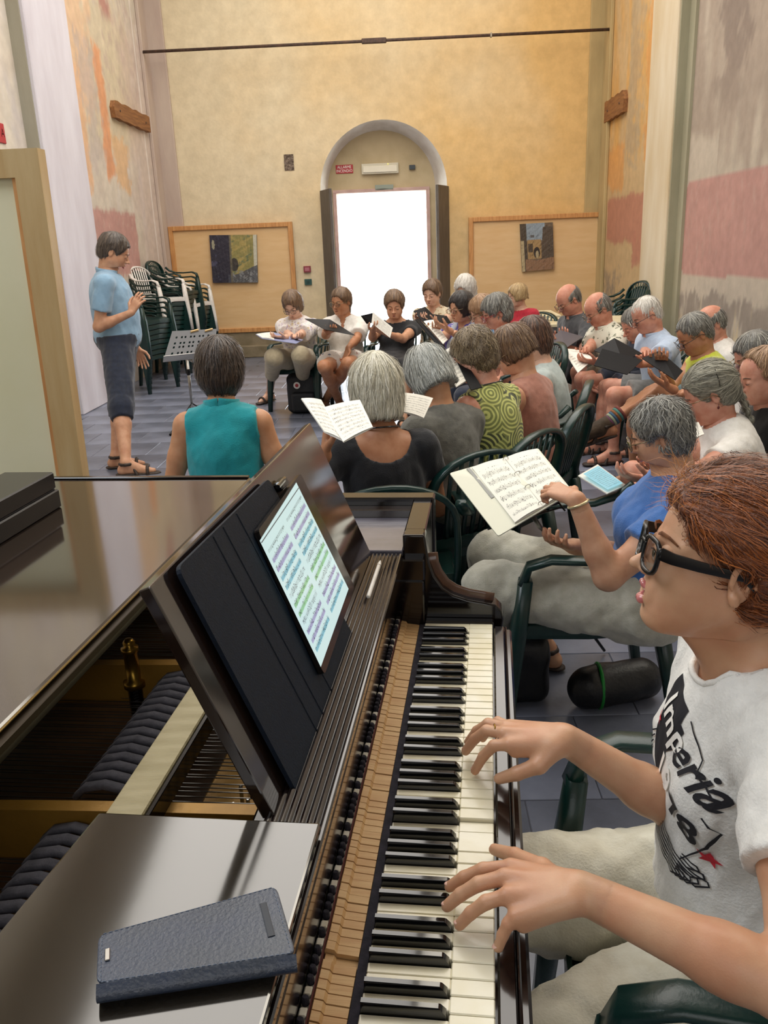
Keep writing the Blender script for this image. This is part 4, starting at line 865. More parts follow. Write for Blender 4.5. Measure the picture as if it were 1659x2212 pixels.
# ------------------------------------------------------------------ foreground display panel at the left
pf=mat('varnished_pine_frame','c9ae7e',.5,noise=3,c2='bb9a66',bump=.12,bscale=50,stretch=(6,6,.6)); pc=mat('pale_green_board','e6e2c2',.7,noise=2,c2='dedab4')
D0=ad(80,320,3.1); D1=ad(150,790,3.22); X1=D0[0]; Yp=3.35; X1=ay(80,320,Yp)[0]; z1=ay(60,320,Yp)[2]; th=thing('partition_screen',(X1-.6,Yp,0),'tall wood-framed pale green display panel standing behind the piano lid','partition')
xb=ay(180,1035,Yp)[0]; lean_=xb-X1; zb=ay(180,1035,Yp)[2]; sl=lean_/(z1-zb)
def px_(x,z): return x+sl*(z1-z)
def pan(x0,x1_,z0,z1_,y0,y1,m,nm,bev=.004):
    b=MB(); b.prism([(px_(x0,z0),y0,z0),(px_(x1_,z0),y0,z0),(px_(x1_,z1_),y0,z1_),(px_(x0,z1_),y0,z1_)],(0,y1-y0,0)); return b.build(nm,m,th)
pan(X1-.10,X1,.0,z1,Yp,Yp+.07,pf,'frame_stile'); pan(X1-1.3,X1-1.2,0,z1,Yp,Yp+.07,pf,'frame_stile'); pan(X1-1.2,X1-.10,z1-.10,z1,Yp,Yp+.07,pf,'frame_rail'); pan(X1-1.2,X1-.10,.05,.15,Yp,Yp+.07,pf,'frame_rail')
pan(X1-1.2,X1-.10,.15,z1-.10,Yp+.03,Yp+.05,pc,'board')
pan(X1-.118,X1-.100,.15,z1-.10,Yp+.012,Yp+.03,fr,'inner_bead')
# ------------------------------------------------------------------ monobloc chairs
GRN=mat('dark_green_plastic','0d2b28',.30,noise=30,c2='10322e',bump=.05,bscale=200); WHP=mat('white_plastic','e8e6e2',.35,noise=30,c2='dcd8d0',bump=.04,bscale=200)
def make_chair(m,label,group,slat=True):
    t=thing('plastic_armchair',(0,0,0),label,'chair',group)
    b=MB(); b.sheet(lambda u,v:((u-.5)*(.46+.03*v),-.22+.45*v,.43-.014*(1-(2*u-1)**2)*(1-(2*v-1)**2)*1.6-(.02 if v>.97 else 0)-.0*u),10,10,.007); b.build('seat',m,t,smooth=True)
    b=MB()
    for q in(-1,1): b.rect([(q*.235,-.20,.41),(q*.245,.0,.405),(q*.242,.21,.41)],.012,.045,(0,0,1))
    b.rect([(-.235,.225,.40),(0,.235,.412),(.235,.225,.40)],.012,.05,(0,0,1)); b.rect([(-.225,-.215,.41),(.225,-.215,.41)],.012,.045,(0,0,1)); b.build('seat_apron',m,t)
    for q in(-1,1):
        b=MB(); b.rect([(q*.275,.265,0),(q*.268,.25,.2),(q*.258,.225,.42),(q*.268,.205,.60)],[.045,.055,.070,.050],[.035,.042,.05,.04],(0,1,0)); b.build('leg',m,t,smooth=True)
        b=MB(); b.rect([(q*.255,-.30,0),(q*.245,-.265,.22),(q*.228,-.225,.42)],[.042,.05,.062],[.035,.04,.05],(0,1,0)); b.build('leg',m,t,smooth=True)
        b=MB(); pts=[(q*.268,.215,.585),(q*.272,.195,.645),(q*.280,.13,.668),(q*.287,.0,.662),(q*.280,-.12,.668),(q*.262,-.20,.70),(q*.240,-.245,.745)]
        b.rect(pts,[.045,.052,.056,.058,.052,.045,.04],[.03,.024,.020,.018,.020,.024,.028],(0,.15,1)); b.build('armrest',m,t,smooth=True)
    b=MB(); pts=[]
    for i in range(15):
        a=math.pi*i/14; x=-.225*math.cos(a); z=.62+.215*math.sin(a)**.6; yb=-.235-.075*(z-.43)/.4-.02*math.sin(a)
        pts.append((x,yb,z))
    pts=[(-.222,-.222,.42),(-.228,-.235,.52)]+pts+[(.228,-.235,.52),(.222,-.222,.42)]; b.rect(pts,.022,.045,(0,-1,.15)); b.build('back_frame',m,t,smooth=True)
    for i in range(7):
        x=-.135+.045*i; zt=.62+.215*(1-(x/.225)**2)**.3-.015; b=MB(); b.rect([(x*.85,-.226,.47),(x*.97,-.262,.62),(x,-.285-.02,zt)],.020,.008,(0,-1,.15)); b.build('back_slat',m,t,smooth=True)
    b=MB(); b.rect([(-.215,-.222,.455),(0,-.242,.46),(.215,-.222,.455)],.012,.05,(0,0,1)); b.build('back_rail',m,t)
    return t
CHG=make_chair(GRN,'dark green plastic armchair','singers\' plastic armchairs'); CHW=make_chair(WHP,'white plastic armchair','singers\' plastic armchairs'); used={}
def chair(x,y,a,label,white=False,group="singers' plastic armchairs",z=0.,tiltx=0):
    src=CHW if white else CHG
    if not used.get(white): used[white]=1; c=src; c.location=(x,y,z); c.rotation_euler=(0,0,math.radians(a))
    else: c=copytree(src,None,(x,y,z),math.radians(a))
    c['label']=label; c['group']=group
    if tiltx: c.rotation_euler.x=tiltx
    return c
# ------------------------------------------------------------------ printed music
def musicmat(name,paper='efece2',ink='3a3836',rows=9,hl=None,emit=0,gx=2):
    if name in MATS: return MATS[name]
    m=bpy.data.materials.new(name); m.use_nodes=True; nt=m.node_tree;N=nt.nodes;L=nt.links;b=N['Principled BSDF']; b.inputs['Roughness'].default_value=.6
    def M(op,a,b_=None,c=None):
        n=N.new('ShaderNodeMath'); n.operation=op
        for i,x in enumerate((a,b_,c)):
            if x is None: continue
            if isinstance(x,(int,float)): n.inputs[i].default_value=x
            else: L.new(x,n.inputs[i])
        return n.outputs[0]
    uv=N.new('ShaderNodeUVMap'); uv.uv_map='UVMap'; s=N.new('ShaderNodeSeparateXYZ'); L.new(uv.outputs[0],s.inputs[0]); u,v=s.outputs[0],s.outputs[1]
    r=M('FRACT',M('MULTIPLY',v,rows)); st=M('MULTIPLY',r,9.); line=M('LESS_THAN',M('FRACT',st),.22); band=M('MULTIPLY',M('GREATER_THAN',r,.25),M('LESS_THAN',r,.78)); stf=M('MULTIPLY',line,band)
    uf=M('FRACT',M('MULTIPLY',u,1.0)); mar=M('MULTIPLY',M('GREATER_THAN',u,.09),M('LESS_THAN',u,.93)); mv=M('MULTIPLY',M('GREATER_THAN',v,.07),M('LESS_THAN',v,.90)); mar=M('MULTIPLY',mar,mv)
    mp=N.new('ShaderNodeMapping'); L.new(uv.outputs[0],mp.inputs[0]); mp.inputs['Scale'].default_value=(34,rows*5,1); nz=N.new('ShaderNodeTexVoronoi'); nz.inputs['Scale'].default_value=1; L.new(mp.outputs[0],nz.inputs[0])
    note=M('MULTIPLY',M('LESS_THAN',nz.outputs['Distance'],.30),M('MULTIPLY',M('GREATER_THAN',r,.18),M('LESS_THAN',r,.88)))
    mp2=N.new('ShaderNodeMapping'); L.new(uv.outputs[0],mp2.inputs[0]); mp2.inputs['Scale'].default_value=(60,rows*1.,1); n2=N.new('ShaderNodeTexVoronoi'); L.new(mp2.outputs[0],n2.inputs[0]); n2.inputs['Scale'].default_value=1; 
    stem=M('MULTIPLY',M('LESS_THAN',M('FRACT',M('MULTIPLY',u,31.3)),.10),M('MULTIPLY',M('GREATER_THAN',r,.35),M('LESS_THAN',r,.7)))
    wn=N.new('ShaderNodeTexNoise'); wn.inputs['Scale'].default_value=9; L.new(uv.outputs[0],wn.inputs[0]); keep=M('GREATER_THAN',wn.outputs[0],.46)
    ink_=M('MINIMUM',M('MULTIPLY',M('ADD',M('MULTIPLY',stf,.75),M('MULTIPLY',M('ADD',note,stem),keep)),mar),1.)
    bar=M('MULTIPLY',M('LESS_THAN',M('FRACT',M('MULTIPLY',u,5.1)),.012),M('MULTIPLY',band,mar)); ink_=M('MINIMUM',M('ADD',ink_,bar),1.)
    mx=N.new('ShaderNodeMix'); mx.data_type='RGBA'; L.new(ink_,mx.inputs[0]); mx.inputs[6].default_value=srgb(paper); mx.inputs[7].default_value=srgb(ink); out=mx.outputs[2]
    if hl:
        rr=M('MULTIPLY',M('FLOOR',M('MULTIPLY',v,rows)),.37); cr=N.new('ShaderNodeValToRGB'); cr.color_ramp.interpolation='CONSTANT'; ce=cr.color_ramp.elements
        L.new(M('FRACT',rr),cr.inputs[0])
        for i,c in enumerate(hl):
            e=ce[i] if i<2 else ce.new(i/len(hl)); e.position=i/len(hl); e.color=srgb(c)
        m2=N.new('ShaderNodeMix'); m2.data_type='RGBA'; m2.blend_type='MULTIPLY'; hb=M('MULTIPLY',M('MULTIPLY',M('GREATER_THAN',r,.2),M('LESS_THAN',r,.62)),mar); L.new(hb,m2.inputs[0]); L.new(out,m2.inputs[6]); L.new(cr.outputs[0],m2.inputs[7]); out=m2.outputs[2]
    L.new(out,b.inputs['Base Color'])
    if emit: L.new(out,b.inputs['Emission Color']); b.inputs['Emission Strength'].default_value=emit; b.inputs['Base Color'].default_value=(0.02,.02,.02,1); [L.remove(l) for l in list(b.inputs['Base Color'].links)]; b.inputs['Roughness'].default_value=.15
    MATS[name]=m; return m
def uvquad(name,C4,m,parent,nu=10,nv=10,curl=0.,off=0.):
    """C4 corners TL,TR,BR,BL ; page facing cross(TR-TL, TL-BL)"""
    P=[np.asarray(p,float) for p in C4]; n=nrm(np.cross(P[1]-P[0],P[0]-P[3])); v=[];uvs=[];f=[]
    for i in range(nu+1):
        for j in range(nv+1):
            u,w=i/nu,j/nv; p=P[0]*(1-u)*(1-w)+P[1]*u*(1-w)+P[2]*u*w+P[3]*(1-u)*w; v.append(p+n*(off+curl*math.sin(u*math.pi))); uvs.append((u,1-w))
    for i in range(nu):
        for j in range(nv): a=i*(nv+1)+j; f.append((a,a+1,a+nv+2,a+nv+1))
    b=MB(); b.add(v,f); o=b.build(name,m,parent,smooth=True); ul=o.data.uv_layers.new(name='UVMap')
    for l in o.data.loops: ul.data[l.index].uv=uvs[l.vertex_index]
    return o
MUS=musicmat('printed_music'); MUS2=musicmat('printed_music_grey','dcd9d4','4a4846',8); BLK=mat('black_card','08090d',.6,noise=40,c2='0b0c12',bump=.1,spec=.25); GRYC=mat('grey_folder','55535a',.4); 
PAP=mat('plain_paper','eeebe4',.7)
def folder(label,panels,cover=BLK,cat='folder',name='music_folder',group='scores held by the singers'):
    """panels: list of (corners TL,TR,BR,BL as (px,py,depth), has_page)"""
    W=[[ad(*p) for p in c] for c,_ in panels]; cen=sum(sum(c) for c in W)/(4*len(W)); t=thing(name,cen,label,cat,group)
    for C4,(c,pg) in zip(W,panels):
        n=nrm(np.cross(C4[1]-C4[0],C4[0]-C4[3])); 
        if np.dot(n,CC-C4[0])<0: n=-n
        if pg!='paper':
            b=MB(); b.prism([C4[0],C4[1],C4[2],C4[3]],-n*.004); b.build('cover',cover,t)
        if pg:
            sgn=1 if pg in(1,'paper') else -1; a=.04 if pg!='paper' else 0.
            ins=[C4[0]*(1-a)+C4[2]*a,C4[1]*(1-a)+C4[3]*a,C4[2]*(1-a)+C4[0]*a,C4[3]*(1-a)+C4[1]*a]
            b=MB(); b.prism([p+n*(.0008 if sgn>0 else -.0085) for p in ins],n*.003); b.build('pages',PAP,t)
            if sgn>0:
                q=ins; m=MUS if pg!='grey' else MUS2
                if np.dot(np.cross(q[1]-q[0],q[0]-q[3]),n)<0: q=[q[1],q[0],q[3],q[2]]
                uvquad('page',q,m,t,8,6,curl=.004,off=.0050)
    return t
# ------------------------------------------------------------------ grand piano; local frame k (towards treble), d (into the case), z above the key tops
PO=V(.16820,1.68318,.79111); ya=.09569; PK=V(math.sin(ya),math.cos(ya),0); PD=V(-math.cos(ya),math.sin(ya),0)
def pw(k,d,z): return PO+PK*k+PD*d+Zv*z
def pbox(b,k0,k1,d0,d1,z0,z1,bev=.0): return b.box(pw((k0+k1)/2,(d0+d1)/2,(z0+z1)/2),PK*(k1-k0)/2,PD*(d1-d0)/2,Zv*(z1-z0)/2,bev)
pbk=mat('black_piano_lacquer','0b0808',.12,noise=5,c2='120c0b',coat=.15,spec=.45); 
lidm=mat('worn_brown_black_lacquer','1c1410',.09,noise=3,c2='261b15',coat=.9,spec=.9,bump=.015,bscale=6)
slm=mat('ribbed_dark_rosewood','120c0c',.13,noise=20,c2='1d1312',coat=.45,spec=.6,stretch=(1,1,1))
ivory=mat('old_ivory','e9e4cf',.28,noise=14,c2='dcd3b0',coat=.3,bump=.02,bscale=100); ebony=mat('ebony_key','07080b',.16,coat=.5,spec=.6); keywd=mat('key_stick_wood','c9a574',.6,noise=30,c2='b98f5e',bump=.15,bscale=80,stretch=(.3,3,1)); felt=mat('dark_felt','1e1d26',.95,noise=90,c2='2a2733',bump=.3); redf=mat('faded_red_felt','5a2a26',.9); grf=mat('grey_damper_felt','55545c',.95,noise=60,c2='46454c',bump=.4); wfelt=mat('white_felt','c9c4b8',.95,noise=60,c2='b5ad9c')
gold=mat('bronze_painted_iron','a37a30',.42,metal=.35,noise=9,c2='8a6526',bump=.1); brass=mat('brass','8f6f2c',.3,metal=.9); strg=mat('piano_string','6c6a66',.35,metal=.8); sbd=mat('soundboard','5a3f22',.5,noise=4,c2='4a3018',stretch=(1,8,1)); rail_=mat('pale_hammer_rail','b0a27c',.55,noise=8,c2='9a8c64',bump=.3,bscale=50,stretch=(1,6,1)); steel=mat('polished_steel','a9a6a0',.2,metal=1)
pn=thing('grand_piano',(pw(-.5,.6,0)[0],pw(-.5,.6,0)[1],0),'black lacquered grand piano with ivory keys and open action','piano')
def lp(b,nm,m,bevel=0,sm=False): return b.build(nm,m,pn,smooth=sm)
KP=.0235; NW=52; KE=-NW*KP
# keys
names='CBAGFED'
def whiteshape(s,i):
    """s index from the treble end; list of blacks touching"""
    return
blk=[]; # black positions at boundaries
for s in range(1,NW):
    a=names[(s-1)%7]; b_=names[s%7]
    if (a,b_) in (('B','A'),('A','G'),('G','F'),('E','D'),('D','C')): 
        off={('B','A'):.0028,('A','G'):0,('G','F'):-.0028,('E','D'):.0022,('D','C'):-.0022}[(a,b_)]; blk.append((s,-s*KP+off))
bset={s:x for s,x in blk}; press={28:.006,29:.004,38:0}
mesh_w={}
for s in range(NW):
    k1=-s*KP-.0004; k0=-(s+1)*KP+.0004; dn=press.get(s,0)+random.uniform(0,.0006)
    kt=(bset[s]-.0062) if s in bset else k1; kb=(bset[s+1]+.0062) if (s+1) in bset else k0
    b=MB(); pbox(b,k0,k1,.0,.0505,-.020-dn,0-dn,.0014); pbox(b,kb,kt,.0505,.149,-.020-dn,-.0003-dn,.0010); lp(b,'white_key',ivory)
    b=MB(); kk0,kk1=k0+.001,k1-.001; 
for s,x in blk:
    b=MB(); w=.0052; dn=random.uniform(0,.0006); z1=.0115
    v=[pw(x-w,.0525,-.012),pw(x+w,.0525,-.012),pw(x+w,.148,-.012),pw(x-w,.148,-.012),pw(x-w,.0535,.003),pw(x+w,.0535,.003),pw(x+w,.148,.003),pw(x-w,.148,.003),
       pw(x-w*.78,.0595,z1-.001),pw(x+w*.78,.0595,z1-.001),pw(x+w*.78,.148,z1),pw(x-w*.78,.148,z1),pw(x-w*.6,.062,z1+.0006),pw(x+w*.6,.062,z1+.0006),pw(x+w*.6,.148,z1+.0012),pw(x-w*.6,.148,z1+.0012)]
    f=[(0,3,2,1)]; 
    for q in(0,4,8):
        for i in range(4): f.append((q+i,q+(i+1)%4,q+4+(i+1)%4,q+4+i))
    f.append((12,13,14,15)); f=[g[::-1] for g in f]; b.add(v,f); o=lp(b,'black_key',ebony); autosmooth(o,50)
# key sticks (88), back-check felts
n=88; 
for i in range(n):
    k1=-(i)*(NW*KP/n)-.0008; k0=-(i+1)*(NW*KP/n)+.0008; zz=random.uniform(-.0008,.0008); c=-.002 if i!=66 else -.008
    b=MB(); 
    A=[(.162,-.003),(.1885,.000),(.1915,.005),(.2015,.007),(.2035,.003)]
    prof=A+[(.2035,-.02),(.162,-.02)]; b.prism([pw(k0,d,z+zz+c) for d,z in prof],PK*(k1-k0)); lp(b,'key_stick',keywd)
for i in range(n):
    if i%2==1 and (i*7)%5<1: pass
    kc=-(i+.5)*(NW*KP/n); b=MB(); dk_=0 if (i*5)%7 in(0,3) else 1
    b.lathe(pw(kc,.2100,.004),[(.0044,0),(.0046,.006),(.0042,.010),(.003,.0115)],n=8) if dk_ else b.box(pw(kc,.2100,.0065),PK*.0062,PD*.0046,Zv*.003,.0015)
    o=lp(b,'back_check',felt if dk_ else wfelt)
b=MB(); pbox(b,KE,0,.2050,.2150,-.01,.0045,.001); lp(b,'white_felt_strip',wfelt)
b=MB(); pbox(b,KE,0,.2038,.2046,-.01,.009); lp(b,'red_cord',redf)
b=MB(); pbox(b,KE-.01,.012,.1495,.161,-.03,-.004); lp(b,'name_strip',felt)
b=MB(); pbox(b,KE-.05,.02,-.004,.36,-.07,-.024); lp(b,'key_bed',pbk)
# keyslip with moulding
b=MB(); pbox(b,KE-.06,.000,-.026,-.003,-.10,-.004,.003); lp(b,'keyslip',slm)
b=MB(); pbox(b,KE-.06,-.01,-.041,-.026,-.10,-.006,.004); b.tube([pw(KE-.06,-.0285,-.003),pw(-.01,-.0285,-.003)],.0022,6); lp(b,'keyslip_moulding',slm)
# cheek block, arm with scroll
def cheek(k0,k1,nm):
    pr=[(.196,.200),(.148,.200),(.146,.19),(.139,.137),(.128,.103),(.110,.075),(.086,.058),(.055,.047),(.020,.041),(-.006,.036),(-.020,.022),(-.025,.0),(-.022,-.024),(-.008,-.042),(-.004,-.16),(.196,-.16)]
    # smooth the scroll
    b=MB(); b.prism([pw(k0,d,z) for d,z in pr],PK*(k1-k0)); o=lp(b,nm,pbk); md=o.modifiers.new('b','BEVEL'); md.width=.004; md.segments=2; md.limit_method='ANGLE'; md.angle_limit=math.radians(50); autosmooth(o,38); return o
cheek(.022,.068,'arm'); cheek(KE-.07,KE-.024,'arm')
b=MB(); b.tube([pw(.044,d,z+.0005) for d,z in [(.139,.15),(.136,.125),(.128,.103),(.110,.075),(.086,.058),(.055,.047),(.020,.041),(-.002,.037)]],.019,10,up=PK,fl=.10); lp(b,'worn_arm_edge',mat('worn_wood_edge','6b4a34',.3,noise=12,c2='4a3024',coat=.4),sm=True)
b=MB(); pbox(b,.0,.022,-.003,.15,-.03,.004,.003); pbox(b,.0,.022,.15,.26,-.03,.10,.003); lp(b,'key_block',pbk)
b=MB(); pbox(b,.068,.33,.148,.196,-.16,.198,.003); lp(b,'front_case_panel',pbk)
# rim
b=MB(); pbox(b,.285,.335,.143,1.30,-.20,.205,.004); lp(b,'rim',pbk)
b=MB(); pbox(b,.250,.285,.1965,.44,.150,.185,.002); lp(b,'rim_ledge',lidm)
b=MB(); pbox(b,KE-.12,KE-.07,.15,1.3,-.20,.2,.004); lp(b,'rim',pbk)
b=MB(); pbox(b,.0,.285,.148,.60,.10,.150,.003); lp(b,'cheek_top',pbk)
b=MB(); pbox(b,.018,.250,.1965,.44,.150,.165,.002); lp(b,'music_shelf_side',mat('scuffed_glare_lacquer','3f3c47',.30,noise=9,c2='55525f',coat=.4,spec=.9,stretch=(1,4,1),bump=.03,bscale=30))  # scuffed lacquer with bluish door glare mixed into its colour
# ribbed music shelf
b=MB(); N_=9
prof=[]
for i in range(N_):
    d0=.198+.0085*i; 
    for a in(0,1,2,3): prof.append((d0+.0085*a/4,.158+.0028*math.sin(math.pi*a/4)))
prof.append((.198+.0085*N_,.158)); prof=[(.198,.136)]+prof+[(.198+.0085*N_,.136)]
b.prism([pw(-1.24,d,z) for d,z in prof],PK*(1.255)); o=lp(b,'ribbed_shelf',slm); autosmooth(o,35)
b=MB(); b.prism([pw(-1.24,d,z) for d,z in [(.1985,.1605),(.1965,.158),(.1975,.148),(.2035,.10),(.2060,.095),(.2150,.014),(.226,.014),(.226,.136),(.203,.1605)]],PK*1.255); lp(b,'shelf_front_rail',slm)
b=MB(); pbox(b,-1.24,.015,.2268,.236,-.02,.136,.002); lp(b,'fall_rail',pbk)
# music desk
def dsk(u,w,o=0): # u along k, w 0..1 up the slope
    return pw(u,.263+.110*w-o*.934,.163+.294*w+o*.35) if False else pw(u,.263+.118*w,.160+.297*w)+nrm(-PD*.297+Zv*.118)*o
b=MB(); b.prism([dsk(-.875,0),dsk(.003,0),dsk(.003,1),dsk(-.875,1)],-nrm(-PD*.297+Zv*.118)*.016); o=lp(b,'music_desk',lidm); md=o.modifiers.new('b','BEVEL'); md.width=.002; md.segments=2
b=MB(); b.tube([pw(-.60,.315,.235),pw(-.64,.335,.15),pw(-.70,.345,.05)],.007,8); lp(b,'desk_prop',pbk)
b=MB(); b.tube([pw(-.10,.315,.235),pw(-.12,.335,.15),pw(-.15,.345,.05)],.007,8); lp(b,'desk_prop',pbk)
# front lid piece near the viewer
b=MB(); b.prism([pw(-.905,.199,.166),pw(-.905,.468,.166),pw(-1.095,.487,.166),pw(-1.5,.50,.166),pw(-1.5,.199,.166)],Zv*.012); o=lp(b,'front_lid_flap',mat('olive_reflection_lacquer','1e1a12',.10,noise=3,c2='28221a',coat=.8,spec=.9,bump=.02,bscale=5)); md=o.modifiers.new('b','BEVEL'); md.width=.003; md.segments=2  # black lacquer, olive of a reflection worked into the base colour
# main lid
b=MB(); pbox(b,-1.5,.315,.615,1.75,.232,.252,.003); lp(b,'lid',lidm)
b=MB(); b.tube([pw(-1.5,.6125,.249),pw(.31,.6125,.249)],.0022,8); lp(b,'lid_hinge',mat('dull_brass','6f5a30',.35,metal=.8)); b=MB(); pbox(b,-1.5,.31,.598,.6145,.232,.244,.001); lp(b,'lid_hinge_leaf',mat('dark_bronze_strip','2e2417',.3,metal=.5))
b=MB(); pbox(b,-1.5,.31,.606,.614,.215,.236,.001); lp(b,'lid_edge_moulding',pbk)
b=MB(); pbox(b,.300,.318,.618,1.75,.252,.257,.002); lp(b,'lid_far_moulding',pbk)
b=MB(); pbox(b,.11,.13,.5,.52,.2,.232); b.v=b.v; lp(b,'lid_rest_block',pbk)
# interior
b=MB(); pbox(b,-1.5,.29,.26,1.6,-.10,-.085); lp(b,'soundboard',sbd)
b=MB(); pbox(b,-1.5,.285,.26,.30,-.085,.135,.004); lp(b,'pin_block_front',pbk)
b=MB(); pbox(b,-1.5,.285,.30,.46,-.085,-.02,.004); lp(b,'tuning_pin_plate',gold)
def strut(k,z0,z1,arch_=.0,d1=1.4):
    b=MB(); n=16; up=[];dn=[]
    for i in range(n+1):
        d=.30+(d1-.30)*i/n; z=z1+arch_*math.sin(min(1,(d-.30)/.75)*math.pi); kk=k-.045*math.sin((d-.3)*1.6); up.append(pw(kk,d,z)); dn.append(pw(kk,d,z-.075))
    v=[];f=[]
    for i in range(n+1): v+= [up[i]-PK*.011,up[i]+PK*.011,dn[i]+PK*.016,dn[i]-PK*.016]
    for i in range(n):
        for q in range(4): f.append((4*i+q,4*i+(q+1)%4,4*i+4+(q+1)%4,4*i+4+q))
    f+=[(0,3,2,1),(4*n,4*n+1,4*n+2,4*n+3)]; b.add(v,[g[::-1] for g in f]); o=lp(b,'frame_strut',gold); autosmooth(o,40)
strut(-.765,.0,.082,.008); strut(-.345,.0,.082,.004); strut(-1.25,0,.08,.01); strut(.08,0,.08,0)
b=MB(); b.lathe(pw(-.385,.66,.045),[(.020,0),(.020,.012),(.013,.014),(.013,.070),(.016,.072),(.016,.080),(.009,.082),(.012,.09),(.006,.097)],n=14); lp(b,'frame_bolt',brass,sm=True)
b=MB(); b.lathe(pw(-.385,.66,-.085),[(.014,0),(.014,.13)],n=10); lp(b,'frame_post',pbk)
# hammer rail and damper heads
b=MB(); pbox(b,-.843,.20,.449,.500,.108,.122,.002); lp(b,'pale_rail',rail_)
b=MB(); pbox(b,-.845,.20,.442,.449,.085,.118,.001); pbox(b,-.856,-.844,.442,.505,.085,.124,.002); lp(b,'rail_side',pbk)
for i in range(58):
    k=.18-i*.0235
    if abs(k+.765)<.03 or abs(k+.345)<.025: continue
    b=MB(); pts=[pw(k,.520,.050),pw(k,.540,.066),pw(k,.565,.072),pw(k,.595,.066),pw(k,.612,.050)]; b.rect(pts,.0165,.010,Zv); o=lp(b,'damper',grf); autosmooth(o,50)
b=MB(); rs=random.Random(3)
for i in range(150):
    k=.26-i*.0112+ (.0 if i%3 else .003); z=.022-(i%2)*.001; b.tube([pw(k,.34,z-.004),pw(k-.02,1.0,z),pw(k-.05,1.55,z)],.0010,4,cap=False)
o=lp(b,'strings',strg); o['kind']='stuff'
b=MB(); 
for i in range(160): b.lathe(pw(.26-i*.0102,.33+.020*(i%4),-.02),[(.0032,0),(.0032,.035),(.002,.036)],n=6)
o=lp(b,'tuning_pins',steel); o['kind']='stuff'
# case legs
for k,d in((.2,.3),(-1.25,.3),(-.5,1.3)):
    b=MB(); b.lathe(pw(k,d,0)*V(1,1,0)+V(0,0,.02),[(.035,0),(.035,.03),(.045,.05),(.06,.4),(.07,.56),(.075,.6)],n=12); lp(b,'piano_leg',pbk,sm=False)
b=MB(); pbox(b,KE-.08,.30,.17,1.5,-.17,-.10,.004); lp(b,'case_bottom',pbk)
# ------------------------------------------------------------------ things on the piano
DN=nrm(-PD*.297+Zv*.118)
def onplane(x,y,off): return apl(x,y,dsk(0,0,off),DN)
t=thing('tablet_cover',dsk(-.6,.5,.01),'large black folding tablet cover leaning open on the music desk','tablet cover'); navy=mat('navy_leatherette','0b1522',.6,noise=120,c2='0e1a2a',bump=.2,bscale=400,spec=.25)
C4=[onplane(375,1230,.006),onplane(574,1036,.006),onplane(765,1390,.006),onplane(640,1728,.006)]
def rquad(C4,r,n,th,off=0):
    P=[np.asarray(p) for p in C4]; out=[]
    for i in range(4):
        a,b_,c=P[i-1],P[i],P[(i+1)%4]; u=nrm(a-b_);w=nrm(c-b_)
        for t_ in np.linspace(0,1,5): q=b_+u*r*(1-t_)**2+w*r*t_**2; out.append(q+n*off)
    return out
b=MB(); b.prism(rquad(C4,.014,DN,0),DN*.006); b.build('cover_board',navy,t)
e1=nrm(C4[1]-C4[0]);
for fr in(.30,.40,.55):
    b=MB(); p=C4[0]*(1-fr)+C4[1]*fr; q=C4[3]*(1-fr)+C4[2]*fr; b.tube([p+DN*.0062+(q-p)*.01,q+DN*.0062-(q-p)*.01],.0022,6,up=DN,fl=.5); b.build('fold_crease',navy,t)
t=thing('tablet_computer',onplane(650,1240,.02),'glowing tablet showing coloured sheet music on the piano desk','tablet')
tb=[onplane(547,1150,.014),onplane(641,1025,.014),onplane(758,1271,.014),onplane(691,1462,.014)]
b=MB(); b.prism(rquad(tb,.010,DN,0),DN*.008); b.build('tablet_body',mat('tablet_black','15110f',.2,coat=.5),t)
sc_=[onplane(561,1168,.0225),onplane(640,1042,.0225),onplane(753,1272,.0225),onplane(693,1441,.0225)]
scr=musicmat('tablet_screen','cfe8e6','30363c',14,hl=['dcc4ea','c4eab4','b0dcee','ffffff','ffffff','dcc4ea','c4eab4','b0dcee'],emit=.95)
ctr=[sc_[0]*.53+sc_[1]*.47,sc_[3]*.53+sc_[2]*.47]; gl=[sc_[0]*.50+sc_[1]*.50,sc_[3]*.50+sc_[2]*.50]
def keepn(C): 
    return C if np.dot(np.cross(C[1]-C[0],C[0]-C[3]),DN)>0 else [C[1],C[0],C[3],C[2]]
uvquad('screen_page',keepn([sc_[0],ctr[0],ctr[1],sc_[3]]),scr,t,2,2,off=0); uvquad('screen_page',keepn([ctr[0],sc_[1],sc_[2],ctr[1]]),scr,t,2,2,off=0)
b=MB(); b.tube([onplane(565,1172,.0235),onplane(645,1054,.0235)],.0008,4); b.build('status_line',mat('screen_line','20262a',.4),t)
t=thing('cover_clip',onplane(608,1040,.02),'small black clip on the upper edge of the music desk','clip'); b=MB(); b.box(onplane(607,1046,.010),nrm(C4[1]-C4[0])*.022,nrm(C4[0]-C4[3])*.008,DN*.008,.003); b.build('clip_body',GLD,t); b=MB(); b.tube([onplane(600,1052,.018),onplane(612,1038,.018)],.004,8); b.build('clip_lever',GLD,t)
t=thing('stylus_pen',pw(-.14,.238,.168),'white stylus pen lying on the ribbed shelf of the piano','pen'); b=MB(); A0=az(822,1211,.79111+.1665);A1=az(795,1290,.79111+.1665); dd=nrm(A1-A0); b.tube([A0,A0+dd*.006,A0+dd*.02,A1-dd*.003,A1],[.0008,.0022,.0042,.0042,.003],10); b.build('barrel',WHP,t,smooth=True)
b=MB(); b.tube([A0+dd*.030,A0+dd*.032],.0044,10); b.build('ring',steel,t)
